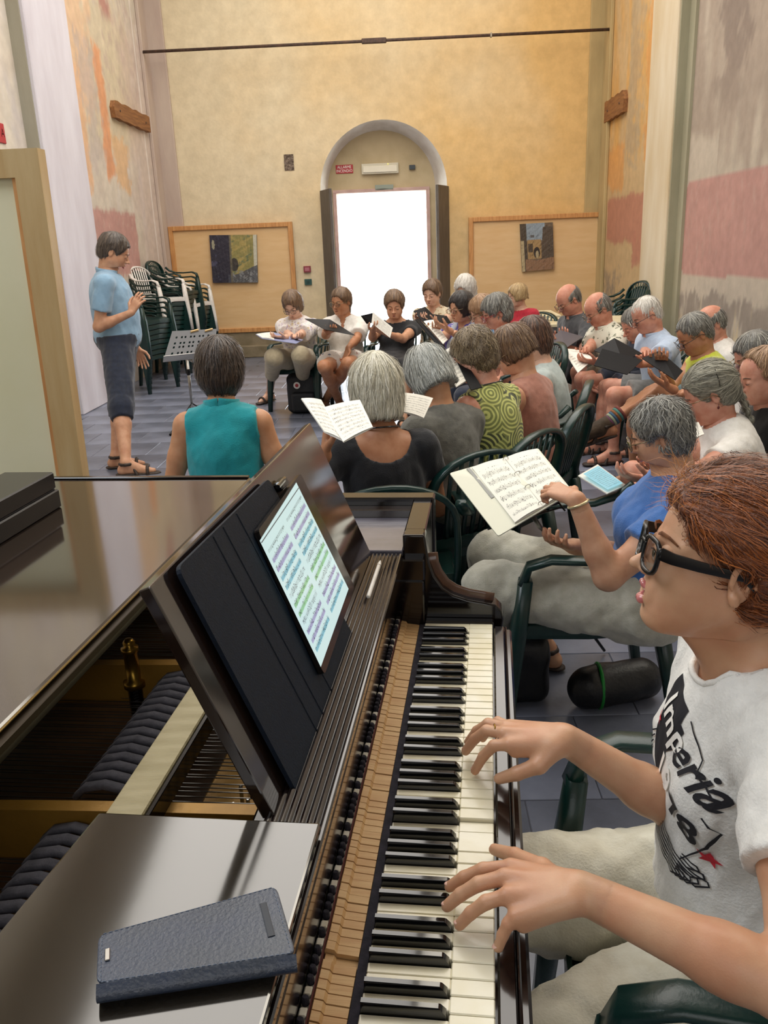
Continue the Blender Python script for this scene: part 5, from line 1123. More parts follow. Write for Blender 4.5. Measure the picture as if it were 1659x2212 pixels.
# wallet phone case on the front flap
zc=.79111+.178; pc_=[az(212,2020,zc+.02),az(597,1914,zc+.02),az(640,2062,zc+.02),az(208,2128,zc+.02)]; t=thing('phone_wallet',sum(pc_)/4-Zv*.01,'blue leather wallet phone case lying on the piano flap nearest the camera','phone case')
lth=mat('slate_blue_leather','28344a',.36,noise=20,c2='2b3544',bump=.18,bscale=260,spec=.7); 
b=MB(); b.prism(rquad(pc_,.010,Zv,0,-.003),Zv*.004); o=b.build('front_cover',lth,t); md=o.modifiers.new('b','BEVEL'); md.width=.0015; md.segments=2
b=MB(); b.prism([p-Zv*.020 for p in rquad(pc_,.010,Zv,0)],Zv*.004); b.build('back_cover',lth,t)
ins=[sum(pc_)/4+(p-sum(pc_)/4)*.94 for p in pc_]; b=MB(); b.prism([p-Zv*.016 for p in rquad(ins,.010,Zv,0)],Zv*.013); b.build('phone_body',mat('phone_black','0c0d10',.2),t)
s0,s1=pc_[3],pc_[2]; b=MB(); n_=nrm(np.cross(Zv,s1-s0)); 
if np.dot(n_,sum(pc_)/4-s0)>0: n_=-n_
b.grid(lambda u,v:s0+(s1-s0)*u*1.0+n_*(.0085*math.sin(math.pi*v))+Zv*(.001-.021*v),12,8,True); b.build('spine',lth,t,smooth=True)
c0=sum(pc_)/4; 
b=MB(); q0=pc_[1]*.86+pc_[0]*.14; q1=pc_[2]*.86+pc_[3]*.14; u_=q0*.75+q1*.25; w_=q0*.32+q1*.68; u_,w_=pc_[1]*.90+pc_[0]*.10,pc_[2]*.90+pc_[3]*.10; A0=u_*.78+w_*.22;A1=u_*.28+w_*.72; b.rect([A0+Zv*.0012,A1+Zv*.0012],.007,.0012,Zv); b.build('closure_slot',mat('leather_dark','1c2430',.5),t)
b=MB(); cl=az(232,2062,zc+.022); b.box(cl,nrm(pc_[3]-pc_[0])*.007,nrm(pc_[1]-pc_[0])*.0022,Zv*.0008,.0005); b.build('speaker_hole',steel,t)
st=MB(); lo_=[c0+(p-c0)*.955+Zv*.0012 for p in pc_]
for i in range(4):
    a,b_=lo_[i],lo_[(i+1)%4]; n_=int(np.linalg.norm(b_-a)/.005)
    for j in range(n_):
        if j%1==0: p=a+(b_-a)*(j+.2)/n_; q=a+(b_-a)*(j+.75)/n_; st.tube([p,q],.0004,4)
o=st.build('stitching',mat('stitch_blue','56647a',.7),t); o['kind']='stuff'
# black bar case lying on the lid
t=thing('folded_lid_bar',pw(-.5,1.05,.252),'long black two-tier bar-shaped case lying on the piano lid','case')
b=MB(); pbox(b,-1.3,.064,1.0,1.13,.2525,.296,.003); b.build('lower_tier',mat('satin_black','0f0f12',.35,coat=.2),t); b=MB(); pbox(b,-1.3,.060,1.004,1.126,.2985,.338,.003); b.build('upper_tier',mat('satin_black2','141416',.3,coat=.2),t)
b=MB(); pbox(b,-1.3,.058,1.008,1.12,.2955,.299); b.build('seam',mat('seam_grey','3a3a40',.4),t)
# ------------------------------------------------------------------ chairs
def seatof(p,a=None,back=.02): b=p['fb']; return p['P']-b*back
# ------------------------------------------------------------------ people
whitesh=cloth('white_cotton','e9e6e0','dcd8d0'); navyt=cloth('navy_shorts','19243a','131c2e'); 
Dd=dict
# conductor
C0=az(262,1006,0); Hd=ad(247,545,6.55)
cfb=hv(-78); cr=np.cross(cfb,Zv)
pz=Hd[2]*.545
cond=person('standing man conducting, in light blue polo shirt and navy shorts',(247,545),6.55,face=-80,nod=26,body=-78,s=1.12,sex='m',hair=Dd(kind='short',vol=.014,recede=.5),hm='cond',sk='warm',
  top=Dd(m=cloth('light_blue_pique','8fb3cf','86aac8',noise=30),sleeve=.62,collar=True,flare=.03,off=.020,hem=.10),bot=Dd(m=navyt,len=1.22,off=.022,flare=.03,name='shorts'),wide=1.10,lean=-3,pz=.965,sit=False,belly=.032,
  hr=Dd(p=ad(283,676,6.45),d=Zv*.75+cfb*.5,n=-cfb*.5-cr*-.8,c=.5,pole=-Zv-cfb*.6),hl=Dd(p=ad(296,752,6.95),d=-Zv+cfb*.25,n=-cr,c=.4,pole=-cfb-Zv*.2),group='conductor',
  legs=Dd(ar=az(272,1000,.095*1.0),al=az(250,985,.10),kr=ad(262,880,6.45),kl=ad(262,878,6.6),fr=hv(-80),fl=hv(-80)),h=.011,hh=.0055)
# far row, facing the camera
def chairfor(p,label,white=False,a=None,dx=0,dy=0,turn=0):
    P=p['P']; fbv=p['fb']; ang=math.degrees(math.atan2(-fbv[0],fbv[1]))+turn; q=P-fbv*.03; return chair(q[0]+dx,q[1]+dy,ang,label,white)
flor=patt('floral_blouse_print','cloud','e2dcd8',['b9a6bd','c9b48f','d9cfd2','a9a2b8'],34); flor2=patt('floral_shorts_print','spots','ddd5cb',['9c4a44','6d6f80','b98f84','d9c9bd'],30)
w6=person('fringed blonde woman in glasses and pale floral blouse, far left',(632,658),8.25,face=168,nod=34,tilt=4,body=158,s=1.06,hair=Dd(kind='bob',vol=.012,len=.06),hm='brown',sk='fair',spec='black',
  top=Dd(m=flor,sleeve=.8,off=.022,flare=.05,name='blouse'),bot=Dd(m=cloth('beige_linen','b5a88c','a89b80'),len=1.45,off=.02,flare=.02),lean=6,hl=Dd(p=ad(598,735,7.75)),hr=Dd(p=ad(648,742,7.75)),
  legs=Dd(kr=ad(592,772,7.85),ar=az(583,848,.10),kl=ad(650,768,7.8),al=az(660,850,.10),fr=nrm(V(-.5,-.9,0)),fl=nrm(V(.1,-1,0))))
w7=person('woman in white buttoned blouse and floral shorts beside the doorway',(737,652),8.05,face=150,nod=8,body=172,s=1.06,hair=Dd(kind='short',vol=.012,tail=[((-.09,0,.02),(-.12,0,-.03),.028,.026),((-.12,0,-.03),(-.11,0,-.13),.026,.012)]),hm='brown',sk='tan',spec='metal',
  top=Dd(m=whitesh,sleeve=.75,v=.10,off=.018,flare=.045,name='blouse'),bot=Dd(m=flor2,len=.62,off=.02,flare=.03),lean=4,hr=Dd(p=ad(708,718,7.7)),hl=Dd(p=ad(740,772,7.55),d=-Zv-hv(180)*.0+V(-.3,-.5,0)),
  legs=Dd(kr=ad(700,792,7.5),ar=az(735,872,.10),kl=ad(752,785,7.55),al=az(702,866,.10),fr=nrm(V(.3,-.9,0)),fl=nrm(V(-.3,-.9,0))))
w8=person('backlit woman in black dress sitting before the bright doorway',(852,660),7.85,face=176,nod=14,body=170,s=1.06,hair=Dd(kind='short',vol=.020),hm='brown',sk='warm',
  top=Dd(m=cloth('black_jersey','1b1d22','15171b'),sleeve=.45,scoop=.07,skirt=1,name='dress',off=.016),lean=3,hr=Dd(p=ad(805,715,7.5)),hl=Dd(p=ad(838,722,7.5)))
w9=person('woman in cream patterned top holding a black folder by the door edge',(933,634),8.5,face=155,nod=14,body=160,s=1.05,hair=Dd(kind='short',vol=.018),hm='brown',sk='fair',top=Dd(m=patt('cream_leaf_print','cloud','ddd0b4',['a9825a','c9a87c','8f7a5c'],30),sleeve=.5,v=.08),bot=Dd(m=navyt,len=1.5),lean=4,hr=Dd(p=ad(905,690,8.1)),hl=Dd(p=ad(935,695,8.1)))
w10=person('white-haired woman mostly hidden behind the dark-haired woman in purple',(1005,626),8.3,face=150,nod=20,body=150,s=1.05,hair=Dd(kind='bob',vol=.018,len=.09),hm='white',sk='fair',top=Dd(m=whitesh,sleeve=.5),bot=Dd(m=navyt,len=1.5))
w11=person('woman with dark bob, purple floral top and pale scarf',(996,664),7.0,face=128,nod=12,body=135,s=1.02,hair=Dd(kind='bob',vol=.014,len=.065),hm='black',sk='warm',spec='metal',top=Dd(m=patt('purple_floral_print','cloud','5a4f9e',['e6e2ee','3c3590','8f88c9'],26),sleeve=.6,v=.10),bot=Dd(m=navyt,len=1.5),lean=5,
  hl=Dd(p=ad(968,712,6.6)),hr=Dd(p=ad(940,715,6.75)),wide=1.08)
w12=person('woman with pale curls and glasses next to the red-spectacled woman',(1042,674),6.8,face=110,nod=24,body=110,s=.98,hair=Dd(kind='curly',vol=.018,noise=.006),hm='ginger',sk='fair',spec='metal',top=Dd(m=cloth('steel_blue_shirt','5f86a8','557a9c'),sleeve=.6),bot=Dd(m=navyt,len=1.5))
REDF=mat('red_acetate','a32a2e',.2)
w13=person('woman with dark grey curls and red spectacles facing left',(1072,675),6.15,face=102,nod=22,body=100,s=1.0,hair=Dd(kind='curly',vol=.015,noise=.006,ears=1),hm='salt',sk='red',spec='metal',top=Dd(m=patt('peach_dot_print','spots','c98f78',['a0604c','e0b8a0'],40),sleeve=.0,neck=.05),bot=Dd(m=navyt,len=1.5),strand=900)
for g in [c for c in w13['o'].children if c.name.startswith('glasses')]: g.data.materials.clear(); g.data.materials.append(REDF); g['label']='red spectacle frame'
w14=person('blonde woman in a red top by the white tables',(1117,639),8.6,face=112,nod=10,body=135,s=.93,hair=Dd(kind='bob',vol=.016,len=.045),hm='blonde',sk='fair',top=Dd(m=cloth('crimson_jersey','b81f34','a31a2e'),sleeve=.35,scoop=.05),bot=Dd(m=navyt,len=1.5),lean=2)
# right-hand side men, facing left
gsh=cloth('charcoal_shirt','47494c','3a3c40')
m15=person('bald bearded man in charcoal short-sleeved shirt holding a grey folder',(1228,648),7.2,face=112,nod=34,body=108,s=1.08,sex='m',hair=Dd(kind='bald',top=.022),hm='salt',sk='red',spec='metal',top=Dd(m=gsh,sleeve=.65,collar=True,off=.02,flare=.035),bot=Dd(m=gsh,len=.8,off=.02),lean=10,
  hl=Dd(p=ad(1205,742,6.85)),hr=Dd(p=ad(1215,735,7.2)),legs=Dd(kl=V(1.28,7.32,.51),kr=V(1.32,7.70,.51),al=V(1.36,7.36,.1),ar=V(1.38,7.76,.1)))
leafp=patt('leaf_print_shirting','spots','d9d6c4',['5e6350','767a66','6a6f58'],22)
m16=person('grey-haired man with glasses in a black-and-cream leaf print shirt',(1291,668),6.7,face=108,nod=34,body=104,s=1.08,sex='m',hair=Dd(kind='bald',top=-.016),hm='salt',sk='red',spec='metal',top=Dd(m=leafp,sleeve=.7,collar=True,off=.02,flare=.04),bot=Dd(m=cloth('khaki_shorts','6d6552','5f5846'),len=.75,off=.02),lean=16,
  hr=Dd(p=ad(1262,762,6.5)),hl=Dd(p=ad(1285,782,6.2)),legs=Dd(kl=V(1.38,6.70,.51),kr=V(1.42,7.08,.51),al=V(1.44,6.72,.1),ar=V(1.46,7.14,.1)),armr=1.05)
m17=person('man in dark navy shirt with a pen, half hidden between two singers',(1372,700),6.35,face=105,nod=30,body=104,s=1.04,sex='m',hair=Dd(kind='short',vol=.006),hm='salt',sk='red',top=Dd(m=cloth('navy_shirt','2b3448','232b3d'),sleeve=.6,collar=True),bot=Dd(m=navyt,len=.8),lean=12)
m18=person('silver-haired man with dark glasses in a light blue shirt',(1396,680),5.85,face=100,nod=30,body=98,s=1.031,sex='m',hair=Dd(kind='short',vol=.001),hm='white',sk='red',spec='black',top=Dd(m=cloth('pale_blue_oxford','b3c4da','a9bad2'),sleeve=.7,collar=True,off=.022,flare=.04),bot=Dd(m=cloth('grey_shorts','7a7a78','6a6a68'),len=.75,off=.02),lean=14,
  hl=Dd(p=ad(1352,805,5.15),c=.3),hr=Dd(p=ad(1395,790,5.35)),legs=Dd(kl=V(1.45,5.92,.52),kr=V(1.50,6.28,.52),al=V(1.47,5.95,.1),ar=V(1.50,6.32,.1)))
m19=person('tanned man with glasses in a neon yellow vest, legs crossed',(1500,722),5.05,face=98,nod=34,body=95,s=1.022,sex='m',hair=Dd(kind='short',vol=.006,recede=1),hm='salt',sk='tan',spec='black',top=Dd(m=cloth('neon_yellow_vest','c9d23c','bcc530'),sleeve=0,off=.014,neck=.058,name='vest'),bot=Dd(m=cloth('denim_shorts','5f7f86','527078'),len=.62,off=.02,flare=.03),lean=14,
  hl=Dd(p=ad(1447,838,4.70),c=.4),hr=Dd(p=ad(1430,792,5.00)),legs=Dd(kl=V(1.44,5.05,.70),al=ay(1307,918,5.0),kr=V(1.44,5.34,.55),ar=V(1.48,5.38,.1),fl=nrm(V(-.93,.1,-.30))),shoes='sandal')
m20=person('bald man seen behind the man in the neon vest',(1534,700),5.9,face=100,nod=25,body=95,s=1.06,sex='m',hair=Dd(kind='bald'),hm='salt',sk='red',top=Dd(m=whitesh,sleeve=.6),bot=Dd(m=navyt,len=.8),lean=8)
m21=person('person with short grey hair and glasses, partly hidden at the right edge',(1628,770),4.346,face=95,nod=22,body=95,s=0.984,sex='m',hair=Dd(kind='short',vol=.014),hm='salt',sk='red',spec='metal',top=Dd(m=whitesh,sleeve=.6),bot=Dd(m=navyt,len=.8),lean=6)
m22=person('ruddy ginger-haired man in a black T-shirt at the right edge',(1648,812),3.614,face=100,nod=14,body=95,s=1.031,sex='m',hair=Dd(kind='short',vol=.004,recede=2.6),hm='ginger',sk='red',top=Dd(m=cloth('black_tee','0f1013','0b0c0e'),sleeve=.6,neck=.058),bot=Dd(m=navyt,len=.8),lean=6,h=.011,hh=.005,strand=1500)
tail=[((-.085,0,.01),(-.105,0,-.03),.020,.014)]
for i in range(9): tail.append(((-.108+.004*(i%2),.012*(-1)**i,-.03-.018*i),(-.104-.003*(i%2),-.010*(-1)**i,-.045-.018*i),.0105-.0003*i,.0105-.0003*i))
w23=person('woman with grey braided hair, thin glasses and earring, in a white top',(1532,850),3.45,face=80,nod=26,body=80,s=1.003,hair=Dd(kind='short',vol=.014,tail=tail,to=(-.1,0,.02),mess=.3),hm='braid',sk='red',spec='metal',top=Dd(m=whitesh,sleeve=.5,off=.018),bot=Dd(m=cloth('grey_skirt','8a8780','7c7972'),len=.7),lean=16,h=.011,hh=.005,strand=1600,
  hl=Dd(p=ad(1400,1040,3.05)),hr=Dd(p=ad(1340,1050,3.12)),legs=Dd(kl=V(.98,3.42,.55),kr=V(1.02,3.74,.55),al=V(1.0,3.48,.1),ar=V(1.05,3.80,.1)))
b=MB(); p=w23['T'].p((-.006,.080,-.048)); b.lathe(p,[(.001,-.010),(.0045,-.006),(.0045,0),(.001,.004),(.0012,.012)],n=8); o=b.build('earring',mat('dark_red_bead','5a1d1a',.2),w23['o'],smooth=True)
b=MB(); T=w23['T']; b.tube([T.p((-.05,.078,.10)),T.p((-.045,.096,.05)),T.p((-.04,.098,.03))],.0016,6); b.build('hair_clip',GLD,w23['o'])
bl=person('grey-haired woman in blue T-shirt turning a page, seen from behind her left side',(1424,938),2.50,face=78,nod=20,body=80,s=.97,hair=Dd(kind='curly',vol=.010,noise=.005,ears=1,curl=.6),hm='salt',hsc=.83,sk='warm',spec='metal',top=Dd(m=cloth('blue_tshirt','3d6fb4','3665a8'),sleeve=.55,off=.020,flare=.030),
  bot=Dd(m=cloth('pale_grey_linen','b9b6a8','aca999'),len=1.5,off=.022,flare=.03,fold=.008),lean=-11,h=.009,hh=.005,strand=3200,armr=1.12,wide=1.08,
  hl=Dd(p=ad(1246,1080,2.34),d=V(-.55,.60,.15),n=V(-.2,-.2,.95),c=1.3,pole=V(-.8,-.3,-.6)),hr=Dd(p=ad(1238,1180,2.62)),legs=Dd(kl=V(.24,2.50,.53),kr=V(.28,2.80,.53),al=V(.22,2.60,.09),ar=V(.50,2.92,.09),fl=hv(85),fr=hv(70)))
b=MB(); S,E_,Wr,q=bl['AR'][0]; dd=nrm(Wr-E_); a=nrm(np.cross(dd,Zv)); c=np.cross(dd,a); w0=Wr-dd*.012; b.tube([w0+(a*math.cos(t)+c*math.sin(t))*.0285 for t in np.linspace(0,6.283,17)[:-1]],.0045,6,close=True,up=None); b.build('watch_strap',mat('gold_bracelet','d9c9a0',.3,metal=.7),bl['o'],smooth=True)
# women seen from behind
w2=person('woman with silver-blonde bob in a black scoop-back top',(812,848),3.111,face=12,nod=12,body=14,s=0.993,hair=Dd(kind='bob',vol=.024,len=.105,face=.9),hm='blond',hsc=.95,sk='tan',top=Dd(m=cloth('black_ribbed_top','10121a','0c0e14'),sleeve=.42,scoop=.13,off=.014,strap=1),bot=Dd(m=navyt,len=1.5),lean=6,h=.010,hh=.0055,strand=3600,wide=.96,
  hl=Dd(p=ad(702,985,2.882),d=Zv+V(.1,.3,0),n=V(-.9,-.2,.1),pole=-Zv-V(.9,.4,0)),hr=Dd(p=(.16,.30,-.30)))
w3=person('woman with grey bob in a grey linen shirt, bending over her music',(924,812),3.477,face=52,nod=38,tilt=8,body=42,s=0.993,hair=Dd(kind='bob',vol=.014,len=.080,face=.95),hm='grey',hsc=.92,sk='gold',top=Dd(m=cloth('grey_linen','6b6a62','5c5b55',noise=55),sleeve=1.0,off=.02,flare=.02),bot=Dd(m=navyt,len=1.5),lean=9,h=.010,hh=.0055,strand=3600,wide=.92)
w4=person('curly-haired woman in sleeveless lime top printed with spirals',(1022,768),3.660,face=72,nod=24,body=50,s=0.993,hair=Dd(kind='curly',vol=.013,noise=.006,curl=.8),hm='curl',hsc=.90,sk='red',spec='metal',top=Dd(m=patt('lime_spiral_print','rings','c5c976',['4c5236','7c8348','5f6640'],9),sleeve=0,off=.014,strap=1,neck=.058),bot=Dd(m=navyt,len=1.5),lean=7,h=.010,hh=.0055,strand=2400,armr=1.1)
w5=person('brown-haired woman in sleeveless dusty pink top on a green chair',(1108,757),4.072,face=80,nod=30,body=58,s=0.993,hair=Dd(kind='bob',vol=.006,len=.045),hm='brown',sk='warm',spec='metal',top=Dd(m=cloth('dusty_pink_jersey','b07a68','a36e5d'),sleeve=0,off=.016,neck=.06),bot=Dd(m=whitesh,len=1.5,off=.02),lean=7,h=.010,hh=.0055,strand=1800,armr=1.1)
w55=person('woman with dark auburn hair in pale top behind the pink-topped woman',(1147,735),4.575,face=85,nod=18,body=75,s=0.993,hair=Dd(kind='curly',vol=.004,noise=.004),hm='dark',sk='fair',top=Dd(m=cloth('pale_aqua_top','b9c4c2','aab6b4'),sleeve=.5),bot=Dd(m=navyt,len=1.5),lean=8,strand=1200)
w1=person('woman with short dark hair in sleeveless teal blouse, back to the camera',(476,800),3.431,face=8,nod=6,body=2,s=1.012,hair=Dd(kind='curly',vol=.014,len=.07,noise=.003),hm='teal',sk='gold',top=Dd(m=cloth('teal_blouse','18a3ad','129199',noise=12),sleeve=0,off=.022,fold=.008,collar=True,neck=.058,name='blouse'),bot=Dd(m=navyt,len=1.5),lean=3,h=.010,hh=.0055,strand=4000,wide=.90,armr=1.0,hl=(-.20,.15,-.50),hr=(.20,.15,-.50))
# scarf of the woman in purple
T=w11['T']; N=w11['N']; fbv,rtv=w11['fb'],w11['rt']; b=MB()
for q in(-1,1): b.rect([N-fbv*.03+Zv*.04+rtv*q*.03,N+rtv*q*.075+Zv*.045,N+rtv*q*.085+fbv*.09-Zv*.03,N+rtv*q*.06+fbv*.15-Zv*.16,N+rtv*q*.05+fbv*.16-Zv*.30],[.05,.06,.07,.07,.075],.02,fbv+Zv)
b.build('scarf',cloth('pale_blue_scarf','b9c2d0','a8b3c4',noise=25),w11['o'],smooth=True)
# striped sock of the crossed leg
Hp,K,A_,fd,q=m19['LG'][0]; stripes=['7a4038','4f7f78','8a5a38','3f5f7a','96a088','6a3f5a','4f7f78','8a4a30']
u=nrm(A_-K); 
for i in range(8):
    b=MB(); p=A_-u*(.125-.0165*i); b.tube([p,p+u*.017],.0405+.002*(7-i)*.6,14); b.build('sock_stripe',mat('sock_'+stripes[i],stripes[i],.9,noise=90,bump=.3),m19['o'],smooth=True)
pr=[cap(A_-u*.02,A_+fd*.02,.046,.045,.03),cap(A_+fd*.0-u*-.05,A_+fd*.19-u*-.05,.044,.040,.03)]; fl=field(pr,.008,.02); fl.noise(.003,12,2); v,f=fl.net(); meshnp('walking_shoe',v,f,mat('brown_suede','4a3a2a',.8,noise=14,c2='2a2218',bump=.3),m19['o'])
# ------------------------------------------------------------------ chairs under the singers
chairfor(w6,'dark green armchair of the woman in pale floral blouse, far left'); chairfor(w7,'green armchair under the woman in white blouse'); chairfor(w8,'green armchair of the backlit woman in the black dress')
chairfor(w9,'green armchair of the woman in cream patterned top'); chairfor(w10,'green armchair hidden behind the woman in purple'); chairfor(w11,'white armchair of the dark-haired woman in purple',True); chairfor(w12,'green armchair of the woman with pale curls'); chairfor(w13,'green armchair of the red-spectacled woman')
chairfor(w14,'green armchair of the blonde woman in red'); chairfor(m15,'green armchair of the bald man in charcoal'); chairfor(m16,'green armchair of the man in leaf print'); chairfor(m17,'green armchair of the man in dark navy shirt'); chairfor(m18,'green armchair of the man in the light blue shirt'); chairfor(m19,'green armchair of the man in the neon vest'); chairfor(m20,'green armchair of the bald man behind the neon vest'); chairfor(m21,'green armchair of the grey-haired person at the right edge'); chairfor(m22,'green armchair of the man in black at the right edge'); chairfor(w23,'green armchair of the woman with the braid')
chair(.545,2.655,90,'large dark green armchair of the woman in the blue T-shirt beside the keyboard'); t=thing('plastic_stool',(w1['P'][0],w1['P'][1],0),'low dark green stool under the woman in teal','stool'); b=MB(); b.lathe(w1['P']*V(1,1,0)+V(0,0,.36),[(.15,0),(.16,.01),(.16,.03),(.14,.04)],n=20); b.build('seat',GRN,t)
for i in range(4): b=MB(); a_=i*math.pi/2+.78; c_=w1['P']*V(1,1,0); b.tube([c_+V(.12*math.cos(a_),.12*math.sin(a_),.37),c_+V(.17*math.cos(a_),.17*math.sin(a_),0)],[.016,.02],8); b.build('leg',GRN,t)
chairfor(w2,'green chair behind the woman in the black scoop-back top',turn=-10); chairfor(w3,'green chair of the woman in grey linen',turn=-12,dx=-.08); chairfor(w4,'green chair of the woman in lime spirals',dx=-.12); chairfor(w5,'green armchair of the woman in dusty pink, armrest in view',turn=5,dx=-.12); chairfor(w55,'green armchair of the woman with auburn hair',dx=-.16,dy=.05)
# ------------------------------------------------------------------ the pianist
def fing(m,t,r0=.0092,r1=.0068,up=.010,k=.003):
    m=np.array(m,float);t=np.array(t,float); a=m*.55+t*.45+V(0,0,up); b_=m*.24+t*.76+V(0,0,up*.75)
    return [cap(m,a,r0,r0*.93,k),cap(a,b_,r0*.95,r0*.84,k),cap(b_,t,r0*.86,r1,k)]
WL=V(.186,.806,.862); WR=V(.222,1.108,.872)
def handL():
    K=[V(.110,.862,.850),V(.100,.838,.856),V(.100,.812,.852),V(.108,.790,.842)]; t=[V(.033,.873,.811),V(.028,.840,.811),V(.042,.815,.806),V(.086,.784,.802)]; L=[]
    for i,k in enumerate(K): L.append(cap(WL+V(-.014,.012-.009*i,0),k,.0165,.0112,.010)); L.append(cap(WL+V(-.02,.010-.007*i,-.008),k+V(.008,0,-.012),.013,.010,.01))
    for k,tt,r in zip(K,t,(.0095,.0098,.0093,.0083)): L+=fing(k,tt,r,r*.76)
    L+= [cap(WL+V(-.02,.016,-.006),V(.150,.868,.842),.0165,.0130,.01),cap(V(.150,.868,.842),V(.122,.915,.822),.0125,.0105,.005),cap(V(.122,.915,.822),V(.098,.948,.805),.0105,.0080,.004)]
    return L
def handR():
    K=[V(.138,1.108,.864),V(.132,1.130,.870),V(.136,1.152,.866),V(.146,1.172,.856)]; t=[V(.086,1.132,.802),V(.074,1.172,.811),V(.080,1.198,.811),V(.106,1.220,.802)]; L=[]
    for i,k in enumerate(K): L.append(cap(WR+V(-.012,-.012+.009*i,0),k,.0165,.0112,.010)); L.append(cap(WR+V(-.02,-.010+.007*i,-.008),k+V(.008,0,-.012),.013,.010,.01))
    for k,tt,r in zip(K,t,(.0095,.0098,.0093,.0083)): L+=fing(k,tt,r,r*.76,up=.020)
    L+= [cap(WR+V(-.02,-.016,-.006),V(.178,1.080,.846),.0165,.0130,.01),cap(V(.178,1.080,.846),V(.146,1.086,.828),.0125,.0108,.005),cap(V(.146,1.086,.828),V(.120,1.096,.812),.0108,.0085,.004)]
    return L
SK['pian']=mat('skin_pianist','d2a584',.42,noise=14,c2='c69070',bump=.06,bscale=420,sss=.16,spec=.45)
tee=cloth('white_tshirt_jersey','eeede8','e2e1dc',noise=50); tro=cloth('cream_trousers','dcd8c6','cfc9b4',noise=30)
pi=person('young woman with copper hair and thick black glasses playing the piano, in white printed T-shirt',(1561,1206),1.174,face=83,nod=-11,tilt=2,body=84,s=1.0,hair=None,sk='pian',
  top=Dd(m=tee,sleeve=.52,off=.016,flare=.026,fold=.006,neck=.064,name='t_shirt'),bot=Dd(m=tro,len=1.6,off=.026,flare=.04,fold=.008),lean=1,group='pianist',h=.0062,hh=.0024,hres=.0030,handov={-1:handL(),1:handR()},hq=True,open_=.010,
  hl=Dd(p=WL,pole=V(.5,-.75,-.30)),hr=Dd(p=WR,pole=V(.9,.35,-.10)),bust=.72,legs=Dd(kl=V(.02,.80,.50),kr=V(.00,1.20,.50),al=V(.05,.78,.09),ar=V(.02,1.24,.09),fl=hv(84),fr=hv(84)),shoes='shoe',armr=.98,lips=False,seatz=.44)
po=pi['o']; T=pi['T']
lp_=[T.c((.0885,-.0185,-.0640),(.0965,-.005,-.0580),.0032,.0046,.003),T.c((.0885,.0185,-.0640),(.0965,.005,-.0580),.0032,.0046,.003),T.c((.0965,-.005,-.0580),(.0965,.005,-.0580),.0046,.0046,.003),T.c((.086,-.0170,-.0735),(.0945,-.004,-.0815),.0036,.0062,.003),T.c((.086,.0170,-.0735),(.0945,.004,-.0815),.0036,.0062,.003),T.c((.0945,-.004,-.0815),(.0945,.004,-.0815),.0062,.0062,.003),T.c((.0885,-.0185,-.0640),(.086,-.0170,-.0735),.0030,.0032,.003),T.c((.0885,.0185,-.0640),(.086,.0170,-.0735),.0030,.0032,.003)]
v,f=field([T.e((.083,0,-.0690),(.0095,.0150,.0085),.002)],.0015,.005).net(); meshnp('mouth_interior',v,f,mat('mouth_dark_red','3a1312',.5),po)
v,f=field(lp_,.0011,.004).net(); meshnp('lips',v,f,mat('glossy_pink_lips','c97a78',.2,noise=80,c2='c06c6c',coat=.5),po)
v,f=field([T.c((.086,-.012,-.0655),(.090,0,-.0650),.0038,.0042,.002),T.c((.086,.012,-.0655),(.090,0,-.0650),.0038,.0042,.002)],.0012,.004).net(); meshnp('teeth',v,f,mat('teeth','e9e4d8',.2),po)
for c in list(po.children):
    if c.name.startswith('eyebrow') or c.name.startswith('eye'): bpy.data.objects.remove(c)
for q in(-1,1):
    b=MB(); ec=T.p((.0805,q*.031,-.001)); b.lathe(ec,[(.0118*math.cos(a),.0118*math.sin(a)) for a in np.linspace(-.2,1.5,9)],ax=T.B[0],n=18); eo=b.build('eye',EYEW,po,smooth=True)
    b=MB(); b.lathe(ec+T.B[0]*.0109,[(.0058,0),(.0050,.0014),(.001,.0020)],ax=T.B[0],n=16); b.build('iris',mat('iris_green_brown','4f4630',.1),eo,smooth=True)
    pr=[T.e((.0805,q*.031,.0015),(.0132,.0150,.0125),.003)]; fl=field(pr,.0016,.006); fl.put(dict(T.e((.094,q*.031,-.0045),(.014,.0125,.0060),.003),op='s')); fl.cut(T.p((.078,0,0)),-T.B[0]); v,f=fl.net(); meshnp('eyelid',v,f,SK['pian'],po)
    b=MB(); b.tube([T.p(p) for p in((.0925,q*.019,.002),(.0955,q*.031,.0052),(.0890,q*.044,.001))],.0009,5); b.build('lash_line',BROW,po)
    b=MB(); b.rect([T.p(p) for p in((.0965,q*.012,.0215),(.0965,q*.026,.0265),(.0880,q*.041,.0255),(.077,q*.052,.0190))],[.0035,.0060,.0050,.002],.0018,T.B[0]); b.build('eyebrow',mat('auburn_brow','6b4228',.8,noise=90,c2='8a5a38'),po,smooth=True)
# thick black glasses
b=MB()
def gpt(q,x,z): return T.p((.1085-.24*abs(max(0,x*q+.004)),q*.0345+x,z))
for q in(-1,1):
    pts=[];
    for t in np.linspace(0,6.283,25)[:-1]:
        x,y=math.cos(t),math.sin(t); s_=(abs(x)**3.4+abs(y)**3.4)**(-1/3.4); pts.append(gpt(q,x*s_*.0275,y*s_*.0232-.004))
    b.tube(pts,.0036,8,close=True,up=None); 
    H=T.p((.100,q*.0640,.008)); pts=[H,T.p((.085,q*.0725,.0065)),T.p((.05,q*.079,.005)),T.p((.015,q*.0825,.004)),T.p((-.008,q*.083,.001)),T.p((-.03,q*.080,-.015))]
    b.rect(pts,[.0044]*6,[.0175,.0160,.0145,.0125,.0075,.005],T.B[2]); b.box(T.p((.101,q*.0610,.0085)),T.B[0]*.003,T.B[1]*.006,T.B[2]*.0065,.0015)
